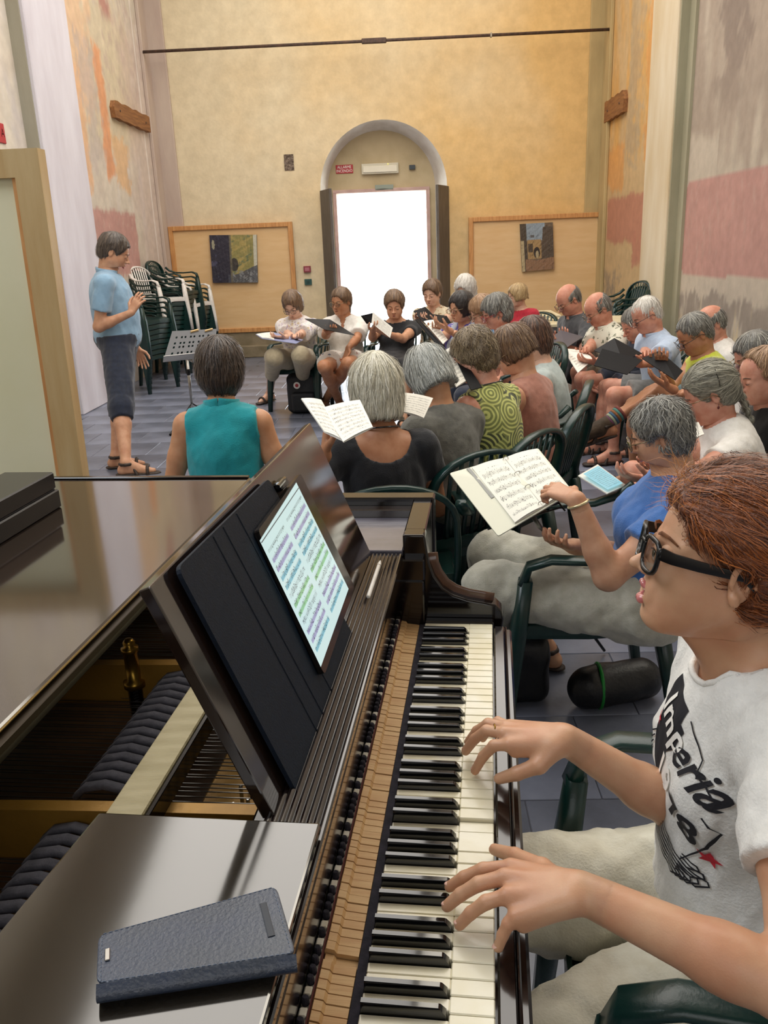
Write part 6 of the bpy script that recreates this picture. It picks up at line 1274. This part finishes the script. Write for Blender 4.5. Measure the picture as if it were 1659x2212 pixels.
b.tube([T.p((.1085,-.0095,.004)),T.p((.113,0,.0075)),T.p((.1085,.0095,.004))],.003,8); g=b.build('glasses',mat('polished_black_frame','0a0a0d',.28,spec=.5),po,smooth=True); autosmooth(g,60)
for q in(-1,1):
    l=MB(); pts=[]
    for t in np.linspace(0,6.283,25)[:-1]:
        x,y=math.cos(t),math.sin(t); s_=(abs(x)**3.4+abs(y)**3.4)**(-1/3.4); pts.append(gpt(q,x*s_*.0255,y*s_*.0212-.004))
    l.add(pts,[tuple(range(24))]); l.build('lens',LENS,g)
# copper hair pulled back
hs=Dd(kind='short',vol=.020,to=(-.125,0,-.005),mess=.42,lift=2.0,recede=-.1,tail=[((-.10,0,.02),(-.135,0,-.01),.034,.040),((-.135,0,-.01),(-.14,0,-.04),.040,.030)])
hp=hair_prims(T,hs)
for q in(-1,1): hp+=[T.e((.000,q*.096,-.018),(.026,.040,.036),.008,'s'),T.e((.060,q*.085,-.030),(.055,.050,.062),.012,'s')]
hp.append(T.e((.100,0,.005),(.050,.080,.068),.012,'s')); hp.insert(2,T.e((.040,.0,.078),(.048,.062,.034),.02)); fl=field(hp,.0035,.02); fl.noise(.0035,26,3,st=(1,1,1)); 
hm_=HM['red']; v,f=fl.net(); tt=.5+.5*fnoise(v*70,2); c1=np.array(hm_['c1']);c2=np.array(hm_['c2']); cc=c1[None]*(1-.3*tt[:,None])+c2[None]*.25*tt[:,None]
V2,F2,C2=strands(fl,T,hs,15000,9,.0085,.0011,hm_,po,lift=.0016,seed=4); v,f,cc=np.concatenate([v,V2]),np.concatenate([f,F2+len(v)]),np.concatenate([cc,C2]); meshnp('hair',v,f,hm_,po,col=cc)
# flyaway wisps
b=MB(); rs=random.Random(5)
for i in range(110):
    a=rs.uniform(-1.2,1.4); p=np.array([.075+rs.uniform(-.03,.02),math.sin(a)*.07,.085+rs.uniform(-.02,.03)]); d=np.array([rs.uniform(-.2,1.),rs.uniform(-.4,.4),rs.uniform(-.1,.9)]); d/=np.linalg.norm(d); pts=[T.p(p+d*t*.045+np.array([.0,0,-.35])*t*t*.05*rs.uniform(.2,1.2)) for t in(0,.3,.6,1)]; b.tube(pts,[.0003,.0003,.00025,.0001],3,cap=False)
n0=len(b.f); o=b.build('stray_hair',mat('stray_copper_hair','c98544',.4),po); o['kind']='stuff'
# nails
for tips,mc in(([V(.033,.873,.811),V(.028,.840,.811),V(.042,.815,.806),V(.086,.784,.802)],[V(.110,.862,.850),V(.100,.838,.856),V(.100,.812,.852),V(.108,.790,.842)]),([V(.086,1.132,.802),V(.074,1.172,.811)],[V(.138,1.108,.864),V(.132,1.130,.870)])):
    for t_,m_ in zip(tips,mc):
        d=nrm((t_-m_)*V(1,1,.35)); sd=nrm(np.cross(d,Zv)); n_=np.cross(sd,d); v,f=field([ell(t_+n_*.0052+d*.0004,(.0060,.0045,.0016),np.array([d,sd,n_]),.001)],.0011,.004).net(); meshnp('fingernail',v,f,mat('nail','e6b9a8',.2,coat=.4),po)
b=MB(); rc=V(.118,1.142,.868); b.tube([rc+V(0,math.cos(t),math.sin(t))*.0098 for t in np.linspace(0,6.283,17)[:-1]],.0012,6,close=True); b.build('finger_ring',brass,po,smooth=True)
shc=[c for c in po.children if c.name.startswith('t_shirt')][0]; mv=np.zeros(len(shc.data.vertices)*3); shc.data.vertices.foreach_get('co',mv); mv=mv.reshape(-1,3)+ORG[po.name]
bvh=BVHTree.FromPolygons([Vector(x) for x in mv],[tuple(p.vertices) for p in shc.data.polygons]); AX=nrm(pi['Tt']+pi['fb']*.42); a1=nrm(np.cross(AX,pi['rt'])); O_=pi['N']+pi['fb']*.012; pts=[]
for a_ in np.linspace(0,6.283,41)[:-1]:
    q=O_+(a1*math.cos(a_)*.083+pi['rt']*math.sin(a_)*.080); h=bvh.ray_cast(Vector(q+AX*.2),Vector(-AX)); pts.append(np.array(h[0]) if h[0] is not None else None)
good=[p for p in pts if p is not None and np.linalg.norm(p-O_)<.13]
if len(good)>12:
    b=MB(); b.tube([p+AX*.001 for p in good],.0048,8,close=True); b.build('neckband',tee,shc,smooth=True)
# print on the T-shirt, wrapped onto the cloth
sh=[c for c in po.children if c.name.startswith('t_shirt')][0]; mv=np.zeros(len(sh.data.vertices)*3); sh.data.vertices.foreach_get('co',mv); mv=mv.reshape(-1,3)+ORG[po.name]
bvh=BVHTree.FromPolygons([Vector(x) for x in mv],[tuple(p.vertices) for p in sh.data.polygons]); fbv,rtv=pi['fb'],pi['rt']; Cc=pi['N']*.0+pi['P']+(pi['N']-pi['P'])*.60
def wrap(b,nm,m,lift=.0012):
    W=[]
    for p in np.concatenate(b.v):
        u_=p[0]*.955+p[1]*.296; w_=-p[0]*.296+p[1]*.955; q=Cc-rtv*(u_+.066)+Zv*(w_*1.05+.030)+fbv*.5; h=bvh.ray_cast(Vector(q),Vector(-fbv)); 
        W.append(np.array(h[0])+np.array(h[1])*(lift+p[2]) if h[0] is not None else q-fbv*.4)
    b.v=[np.array(W)]; return b.build(nm,m,sh)
def flat(poly,z=0,sub=.006):
    """triangulated 2-D polygon with dense grid, so it can be wrapped"""
    bm=bmesh.new(); vs_=[bm.verts.new((x,y,0)) for x,y in poly]; bm.faces.new(vs_); x0=min(p[0] for p in poly);x1=max(p[0] for p in poly);y0=min(p[1] for p in poly);y1=max(p[1] for p in poly)
    for ax,a,c in((0,x0,x1),(1,y0,y1)):
        t=a+sub
        while t<c: bmesh.ops.bisect_plane(bm,geom=bm.verts[:]+bm.edges[:]+bm.faces[:],plane_co=(t,0,0) if ax==0 else (0,t,0),plane_no=(1,0,0) if ax==0 else (0,1,0)); t+=sub
    bm.verts.ensure_lookup_table(); bm.verts.index_update(); b=MB(); b.add([(v_.co.x,v_.co.y,z) for v_ in bm.verts],[[v_.index for v_ in f_.verts] for f_ in bm.faces]); bm.free(); return b
def txt2(s_,x,y,size,m,nm,shear=0,bold=.0,z=.0006,sub=.006,sx=1,rot=0):
    c=bpy.data.curves.new(nm,'FONT'); c.body=s_; c.size=1; c.align_x='LEFT'; c.align_y='CENTER'; c.shear=shear; c.offset=bold; c.resolution_u=3; o=bpy.data.objects.new(nm,c); COL.objects.link(o)
    me=bpy.data.meshes.new_from_object(o.evaluated_get(bpy.context.evaluated_depsgraph_get())); bpy.data.objects.remove(o); bm=bmesh.new(); bm.from_mesh(me)
    for ax in(0,1):
        xs=[v_.co[ax] for v_ in bm.verts]; t=min(xs); st=sub/size
        while t<max(xs): bmesh.ops.bisect_plane(bm,geom=bm.verts[:]+bm.edges[:]+bm.faces[:],plane_co=(t,0,0) if ax==0 else (0,t,0),plane_no=(1,0,0) if ax==0 else (0,1,0)); t+=st
    bm.verts.index_update(); cr_,sr_=math.cos(rot),math.sin(rot); b=MB(); vv=[(v_.co.x*size*sx,v_.co.y*size) for v_ in bm.verts]; b.add([(x+a*cr_-q*sr_,y+a*sr_+q*cr_,z) for a,q in vv],[[v_.index for v_ in f_.verts] for f_ in bm.faces]); bm.free(); return wrap(b,nm,m)
pbl=mat('print_black','1b1b22',.8); pwt=mat('print_white','f2f0ea',.8); prd=mat('print_red','c8283a',.8)
wrap(flat([(-.125,.075),(-.045,.082),(-.040,.060),(-.028,.056),(-.030,.020),(-.052,-.012),(-.058,-.060),(-.075,-.105),(-.10,-.10),(-.115,-.04),(-.13,.02)]),'print_dark_patch',pbl)
txt2('Imp',-.118,.038,.066,pwt,'print_lettering',.35,.018,z=.0014); txt2('eria',-.030,.034,.066,pbl,'print_lettering',.35,.018,z=.0014)
txt2('19',-.072,-.040,.066,pwt,'print_numbers',.1,.02,z=.0014); txt2('78',.002,-.046,.066,pbl,'print_numbers',.1,.02,z=.0014)
def star(cx,cy,r,z=.0016):
    P=[(cx+r*(1 if i%2==0 else .42)*math.sin(i*math.pi/5),cy+r*(1 if i%2==0 else .42)*math.cos(i*math.pi/5)) for i in range(10)]; wrap(flat(P,z,.01),'print_star',prd)
star(-.112,-.002,.014); star(.080,-.070,.014)
def stroke(pts,w,m,nm,z=.0012):
    b=MB(); P=[np.array([x,y,0.]) for x,y in pts]; L_=[P[0]]
    for p,q in zip(P[:-1],P[1:]):
        n_=max(1,int(np.linalg.norm(q-p)/.006)); L_+=[p+(q-p)*(i+1)/n_ for i in range(n_)]
    v=[];f=[]
    for i,p in enumerate(L_): d=nrm(L_[min(i+1,len(L_)-1)]-L_[max(i-1,0)]); s_=V(-d[1],d[0],0)*w/2; v+= [p+s_+Zv*z,p-s_+Zv*z]
    f=[(2*i,2*i+1,2*i+3,2*i+2) for i in range(len(L_)-1)]; b.add(v,f); return wrap(b,nm,m)
stroke([(-.03,.078),(.02,.058),(.028,.040),(.058,.030)],.0022,pbl,'print_outline'); stroke([(.066,-.002),(.082,-.012),(.078,-.05),(.050,-.120)],.0022,pbl,'print_outline')
for i in range(7):
    y0=-.112-.006*i; stroke([(-.005-.006*i,y0+.004),(.02,y0-.010),(.055+.010*(3-abs(i-2)),y0-.004-.001*i),(.070+.008*(3-abs(i-2)),y0+.008),(.066+.008*(3-abs(i-2)),y0+.013),(.050,y0+.006)],.0026,pbl,'print_wing_feather')
for i in range(5): stroke([(-.050-.008*i,-.085-.006*i),(-.035-.007*i,-.100-.009*i),(-.02-.006*i,-.118-.006*i)],.0028,pbl,'print_wing_root')
for i in range(6): stroke([(-.112-.002*i,-.03-.014*i),(-.128,-.05-.014*i),(-.140,-.055-.016*i)],.0024,pbl,'print_wing_feather')
wrap(flat([(-.085,-.110),(-.068,-.105),(-.056,-.128),(-.068,-.155),(-.082,-.145)]),'print_red_shape',prd)
chair(.47,1.065,84,'dark green plastic armchair of the pianist, armrests in view at the lower right').scale=(1.0,1.0,1.05)
# ------------------------------------------------------------------ folders and stands
folder('pale blue-edged folder held flat by the fringed woman in floral blouse',[([(552,722,7.9),(592,718,8.1),(594,735,7.7),(566,731,7.7)],1),([(592,718,8.1),(655,734,8.0),(640,742,7.7),(594,735,7.7)],-1)],cover=mat('blue_folder','8b93b8',.5))
folder('large dark folder held open in front of the woman in white blouse',[([(658,688,7.75),(713,690,7.85),(767,724,7.6),(703,712,7.4)],0)])
folder('white sheets held up by the backlit woman in black dress',[([(779,682,7.5),(805,676,7.4),(803,698,7.4),(792,700,7.5)],0),([(806,674,7.4),(849,708,7.3),(843,730,7.3),(803,698,7.4)],'paper')])
folder('black folder held by the woman in cream top by the door',[([(893,672,8.1),(918,662,8.2),(940,684,8.1),(918,700,7.9)],0),([(930,678,8.15),(965,682,8.1),(975,698,8.0),(945,696,7.9)],0)])
folder('black folder with a white sheet held by the woman in purple',[([(897,690,6.7),(905,688,6.75),(957,746,6.5),(950,752,6.5)],0),([(915,695,6.7),(936,692,6.75),(967,735,6.6),(957,744,6.5)],'paper')])
folder('grey folder read by the bald man in charcoal shirt',[([(1176,742,6.7),(1211,713,7.0),(1260,727,6.9),(1222,752,6.6)],0)],cover=GRYC)
folder('white printed sheets on the lap of the man in leaf print',[([(1214,754,6.3),(1254,758,6.5),(1284,776,6.3),(1248,806,6.0)],'paper')])
folder('large open black folder read by the man in the light blue shirt',[([(1283,757,5.350),(1327,730,5.400),(1387,763,5.299),(1345,780,5.150)],0),([(1301,753,5.200),(1388,777,5.150),(1355,809,5.000),(1283,789,5.050)],0)])
folder('black folder held up by the man in the neon vest',[([(1387,774,4.950),(1425,757,5.000),(1475,801,4.850),(1459,821,4.750)],0)])
folder('open printed score held by the silver-blonde woman in black',[([(650,863,2.837),(693,866,2.882),(742,955,2.654),(700,935,2.699)],'paper'),([(695,884,2.837),(778,866,2.837),(806,925,2.699),(742,957,2.635)],'paper')])
folder('printed sheets on the lap of the woman in grey linen',[([(870,850,3.203),(935,862,3.203),(915,905,3.111),(872,892,3.111)],'paper')])
folder('white sheets and black folder before the curly-haired woman in lime',[([(935,778,3.614),(972,752,3.751),(1012,822,3.569),(985,838,3.477)],'paper'),([(974,755,3.733),(986,753,3.751),(1042,836,3.523),(1018,842,3.477)],0)])
folder('printed sheet held by the red-faced man in black at right',[([(1478,922,3.294),(1508,914,3.340),(1520,940,3.248),(1490,955,3.203)],'paper')])
t=folder('small tablet with pale frame and lit screen held by the braided woman',[([(1249,1027,3.050),(1291,1003,3.200),(1353,1048,3.050),(1312,1066,2.901)],0)],cover=mat('white_bezel','e9e6dc',.3),cat='tablet',name='tablet_computer',group='tablets')
q=[ad(1259,1026,3.030),ad(1292,1008,3.160),ad(1345,1046,3.030),ad(1312,1060,2.910)]; n_=nrm(np.cross(q[1]-q[0],q[0]-q[3])); n_=n_ if np.dot(n_,CC-q[0])>0 else -n_
uvquad('screen',[p+n_*.004 for p in (q if np.dot(np.cross(q[1]-q[0],q[0]-q[3]),n_)>0 else [q[1],q[0],q[3],q[2]])],musicmat('small_screen','9fe0ee','3a5058',14,emit=.85),t,2,2)
# the big score on the wire stand in front of the woman in blue
A=[ad(971,1022,2.72),ad(1162,968,2.78),ad(1238,1062,2.56),ad(1076,1158,2.48)]; st=thing('score_binder',sum(A)/4,'white ring binder open at a printed score on the black stand by the blue-shirted woman','binder'); n_=nrm(np.cross(A[1]-A[0],A[0]-A[3])); n_=n_ if np.dot(n_,CC-A[0])>0 else -n_
def blend(u,v): return A[0]*(1-u)*(1-v)+A[1]*u*(1-v)+A[2]*u*v+A[3]*(1-u)*v
wb=mat('cream_binder_board','dcdcc8',.45); b=MB(); b.prism(rquad(A,.008,n_,0),-n_*.004); b.build('binder_cover',wb,st)
b=MB(); b.prism([blend(.18,.02)+n_*.001,blend(.215,.02)+n_*.001,blend(.23,.55)+n_*.001,blend(.195,.55)+n_*.001],n_*.004); b.build('grey_clip_rail',mat('clip_rail_grey','8c8d88',.4),st)
for u0,u1 in((.235,.60),(.605,.97)):
    b=MB(); b.prism([blend(u,v)+n_*.0012 for u,v in((u0,.03),(u1,.03),(u1,.975),(u0,.975))],n_*.004); b.build('page_block',PAP,st); q=[blend(u,v) for u,v in((u0,.03),(u1,.03),(u1,.975),(u0,.975))]
    if np.dot(np.cross(q[1]-q[0],q[0]-q[3]),n_)<0: q=[q[1],q[0],q[3],q[2]]
    uvquad('page',q,musicmat('printed_music_big','efeee2','2e2c2a',7),st,12,8,curl=.005,off=.006)
for v_ in(.06,.36,.62,.93):
    c=blend(.603,v_)+n_*.008; e=nrm(A[1]-A[0]); b=MB(); b.tube([c+(e*math.cos(t)+n_*math.sin(t)*.9)*.009 for t in np.linspace(-.3,3.44,9)],.0013,6); b.build('binder_ring',steel,st,smooth=True)
bk=mat('black_stand_metal','0c0d0f',.35,metal=.3); base=az(1176,1440,0); sd=thing('music_stand',base,'black wire music stand carrying the white ring binder','music stand','music stands')
top=blend(.55,.78)-n_*.05; b=MB(); b.tube([base+Zv*.10,V(base[0],base[1],.55),V(top[0]*.5+base[0]*.5,top[1]*.5+base[1]*.5,.66),top],.008,8); b.build('pole',bk,sd,smooth=True)
for a in(20,140,260):
    d=V(math.cos(math.radians(a)),math.sin(math.radians(a)),0); b=MB(); b.tube([V(base[0],base[1],.40),V(base[0],base[1],0)+d*.27+Zv*.015],.006,6); b.tube([V(base[0],base[1],.13),V(base[0],base[1],0)+d*.15+Zv*.16],.004,6); b.build('leg',bk,sd)
b=MB(); b.box(top,nrm(A[1]-A[0])*.05,nrm(A[2]-A[1])*.02,n_*.012,.003); b.tube([top-nrm(A[1]-A[0])*.10,top+nrm(A[1]-A[0])*.10],.006,6); b.build('clamp',bk,sd)
b=MB(); e=nrm(A[1]-A[0]); g_=nrm(A[2]-A[1]); c=blend(.5,.5)-n_*.035
for s0 in(-.11,.11): b.tube([c+e*s0-g_*.12,c+e*s0+g_*.15],.003,6)
for s0 in(-.10,0,.13): b.tube([c-e*.14+g_*s0,c+e*.16+g_*s0],.003,6)
b.build('wire_desk',bk,sd)
# the conductor's stand
base=az(418,905,0); cs=thing('music_stand',base,'black perforated music stand in front of the conductor','music stand','music stands')
dc=[ad(372,716,6.3),ad(468,711,6.5),ad(462,770,6.2),ad(352,782,5.95)]; dn=nrm(np.cross(dc[1]-dc[0],dc[0]-dc[3])); dn=dn if dn[2]>0 else -dn
nx,ny=13,9; b=MB(); vv=[];ff=[]
def dbl(u,v): return dc[0]*(1-u)*(1-v)+dc[1]*u*(1-v)+dc[2]*u*v+dc[3]*(1-u)*v
gm={}
nu,nv=26,15
for i in range(nu+1):
    for j in range(nv+1): gm[(i,j)]=len(vv); vv.append(dbl(i/nu,j/nv))
for i in range(nu):
    for j in range(nv):
        hole=(3<=i<nu-3 and 2<=j<nv-2 and (i%5 in(1,3)) and (j%5 in(1,3)))
        if not hole: ff.append((gm[(i,j)],gm[(i+1,j)],gm[(i+1,j+1)],gm[(i,j+1)]))
b.add(vv,ff); o=b.build('perforated_desk',mat('grey_black_metal','3a3b3f',.4,metal=.3),cs); sm=o.modifiers.new('s','SOLIDIFY'); sm.thickness=.003
b=MB(); b.prism([dc[3],dc[2],dc[2]+dn*.05+V(0,-.01,0),dc[3]+dn*.05],nrm(dc[3]-dc[0])*.004); b.build('ledge',steel,cs)
b=MB(); tp=dbl(.55,.75)-dn*.02; b.tube([V(base[0],base[1],.03),V(base[0],base[1],.62)],.014,10); b.tube([V(base[0],base[1],.6),V(tp[0],tp[1],tp[2]-.06),tp],.009,8); b.build('pole',steel,cs,smooth=True)
b=MB(); b.lathe(V(base[0],base[1],.44),[(.016,0),(.020,.01),(.020,.05),(.016,.06)],n=12); b.build('collar',bk,cs)
b=MB(); b.lathe(V(base[0],base[1],.02),[(.022,0),(.022,.03)],n=10); b.build('hub',bk,cs)
for px,py in((368,942),(370,1020),(470,905)):
    tpn=az(px,py,0)+Zv*.012; b=MB(); b.tube([V(base[0],base[1],.16),tpn],.006,8); b.tube([tpn+(V(base[0],base[1],.16)-tpn)*.0,tpn+(V(base[0],base[1],.16)-tpn)*.14],.011,8); b.build('leg',bk,cs,smooth=True)
bo=[ad(398,712,6.35),ad(420,711,6.4)]
t=thing('clothes_peg',dbl(.42,.02)+dn*.01,'small wooden peg on the upper edge of the conductor\'s stand, left','peg','pegs on the stand')
for u_,lab in((.50,'left of the two wooden pegs on the conductor\'s stand'),(.82,'right of the two wooden pegs on the conductor\'s stand')):
    if u_==.50: th=t; th['label']=lab; th.location=tuple(dbl(u_,.04)+dn*.008); ORG[th.name]=dbl(u_,.04)+dn*.008
    else: th=thing('clothes_peg',dbl(u_,.04)+dn*.008,lab,'peg','pegs on the stand')
    e=nrm(dc[1]-dc[0]+(dc[3]-dc[0])*-.35); 
    for s_ in(-1,1): b=MB(); b.box(dbl(u_,.05)+dn*(.006+.005*s_),e*.038,np.cross(dn,e)*.006,dn*.003,.001); b.build('peg_half',mat('peg_wood','cdb07c',.6),th)
# ------------------------------------------------------------------ stacked chairs
def stack(px,py,n,a,group,labs,white=(),dz=.060):
    P=az(px,py,0)
    for i in range(n):
        w_=i in white; l=labs(i,w_); c=chair(P[0]+.010*i*hv(a)[0],P[1]+.010*i*hv(a)[1],a,l,w_,group,z=i*dz)
ORD=['lowest','second','third','fourth','fifth','sixth','seventh','eighth','ninth','tenth','eleventh','twelfth']
def lb(nm,n):
    def f(i,w_):
        c='white' if w_ else 'dark green'
        return f'{c} armchair on top of the {nm}' if i==n-1 else f'{c} armchair, {ORD[i]} from the floor in the {nm}'
    return f
stack(318,842,8,-112,'dark green chairs in the front stack by the left wall',lb('nearest stack by the left wall',8))
stack(352,812,11,-112,'dark green chairs in the second stack by the left wall',lb('second-nearest stack by the left wall',11),white=(10,))
stack(385,800,12,-100,'dark green chairs in the third stack by the left wall',lb('third-nearest stack by the left wall',12))
stack(412,792,9,-105,'dark green chairs in the fourth stack by the left wall',lb('stack beside the left display board',9),white=(8,))
for i in range(5): chair(2.42,9.9+.01*i,110,'dark green armchair, '+('topmost' if i==4 else ORD[i]+' from the floor')+' in the right corner stack',False,'dark green chairs in the right corner stack',z=.06*i)
# ------------------------------------------------------------------ tables
tw=mat('cream_table_top','ddd2b0',.4,noise=4,c2='d2c6a2'); tl=mat('grey_table_leg','8b8f94',.4,metal=.4)
for x0,x1,y0,y1,lab in((1.15,2.55,8.75,9.45,'long cream-topped table behind the seated men'),(1.05,1.75,9.75,10.5,'second cream-topped table nearer the display board')):
    t=thing('folding_table',((x0+x1)/2,(y0+y1)/2,0),lab,'table','cream tables'); b=MB(); b.abox((x0,y0,.72),(x1,y1,.755),.006); b.build('tabletop',tw,t)
    for xx in(x0+.08,x1-.08):
        for yy in(y0+.08,y1-.08): b=MB(); b.abox((xx-.018,yy-.018,0),(xx+.018,yy+.018,.72),.004); b.build('leg',tl,t)
    b=MB(); b.abox((x0+.06,y0+.05,.67),(x1-.06,y0+.075,.72)); b.abox((x0+.06,y1-.075,.67),(x1-.06,y1-.05,.72)); b.build('apron_rail',tl,t)
# ------------------------------------------------------------------ bags
def softbox(lo,hi,r,h=.010,amp=.006,seed=1):
    lo=np.array(lo,float);hi=np.array(hi,float); F=Fld(lo-.05,hi+.05,h); c=(lo+hi)/2; e=(hi-lo)/2-r; X=F.ax[0][:,None,None]-c[0];Y=F.ax[1][None,:,None]-c[1];Z=F.ax[2][None,None,:]-c[2]
    q=[np.maximum(np.abs(a)-b_,0) for a,b_ in zip((X,Y,Z),e)]; F.f=(np.sqrt(q[0]**2+q[1]**2+q[2]**2)-r).astype(np.float32); F.noise(amp,5,seed); return F.net()
P=w6['P']; bx=V(P[0]+.03,P[1]-.18,0); t=thing('backpack',bx,'black backpack with round white badge under the far left woman\'s chair','backpack'); bm_=mat('black_nylon','14151a',.6,noise=50,c2='1b1c22',bump=.2)
v,f=softbox(bx+V(-.17,-.10,.0),bx+V(.17,.10,.40),.06); meshnp('bag_body',v,f,bm_,t); v,f=softbox(bx+V(-.12,-.15,.02),bx+V(.12,-.08,.22),.03,amp=.003); meshnp('front_pocket',v,f,bm_,t)
b=MB(); b.lathe(bx+V(-.06,-.112,.29),[(.034,0),(.034,.004)],ax=(0,-1,0),n=20); b.build('badge',wht,t); b=MB(); b.lathe(bx+V(-.06,-.1165,.29),[(.017,0),(.017,.003)],ax=(0,-1,0),n=14); b.build('badge_centre',red,t)
b=MB(); b.tube([bx+V(.02,0,.38),bx+V(.0,0,.43),bx+V(-.04,0,.38)],.008,6); b.build('top_handle',bm_,t)
bx=az(1128,1520,0)+V(0,.05,0); t=thing('shoulder_bag',bx,'black shoulder bag with brass buckle standing on the floor beside the keyboard','bag'); lb_=mat('black_soft_leather','0e0f12',.45,noise=30,c2='15161a',bump=.2)
v,f=softbox(bx+V(-.20,-.08,.0),bx+V(.10,.10,.27),.05); meshnp('bag_body',v,f,lb_,t); b=MB(); b.rect([bx+V(-.17,0,.25),bx+V(-.12,0,.34),bx+V(-.02,.02,.37),bx+V(.07,.02,.26)],.03,.006,(0,1,0.2)); b.build('strap',lb_,t,smooth=True); b=MB(); b.box(bx+V(.035,.0,.335),V(.012,0,-.014),V(0,.018,0),V(.003,0,.003),.002); b.build('buckle',brass,t)
bx=az(1318,1558,0)+V(.06,.12,0); t=thing('sports_bag',bx,'black round-ended bag with bright green trim on the floor behind the green chair leg','bag'); F=Fld(bx+V(-.33,-.16,-.02),bx+V(.22,.16,.28),.009); F.put(cap(bx+V(-.12,-.03,.08),bx+V(.08,.03,.08),.075,.075)); F.noise(.005,6,2); v,f=F.net(); meshnp('bag_body',v,f,lb_,t)
grn=mat('bright_green_trim','1f9a3c',.5,noise=20,c2='168030'); b=MB(); cc=bx+V(.08,.03,.08); cc=bx+V(-.08,-.015,.08); b.tube([cc+(V(0,1,0)*math.cos(a)+Zv*math.sin(a))*.0775 for a in np.linspace(0,6.283,19)[:-1]],.007,6,close=True); b.build('green_trim',grn,t,smooth=True)
bx=az(1018,1195,0)+V(0,.02,0); t=thing('shopping_bag',bx,'white shopping bag printed green standing behind the chairs','bag'); v,f=softbox(bx+V(-.10,-.06,.0),bx+V(.10,.06,.32),.02,amp=.010); meshnp('bag_body',v,f,mat('bag_green_white','c9cbb4',.6,noise=7,c2='3f8f3a'),t); b=MB(); b.tube([bx+V(-.05,0,.30),bx+V(-.03,0,.38),bx+V(.03,0,.38),bx+V(.05,0,.30)],.005,6); b.build('handle',wht,t)
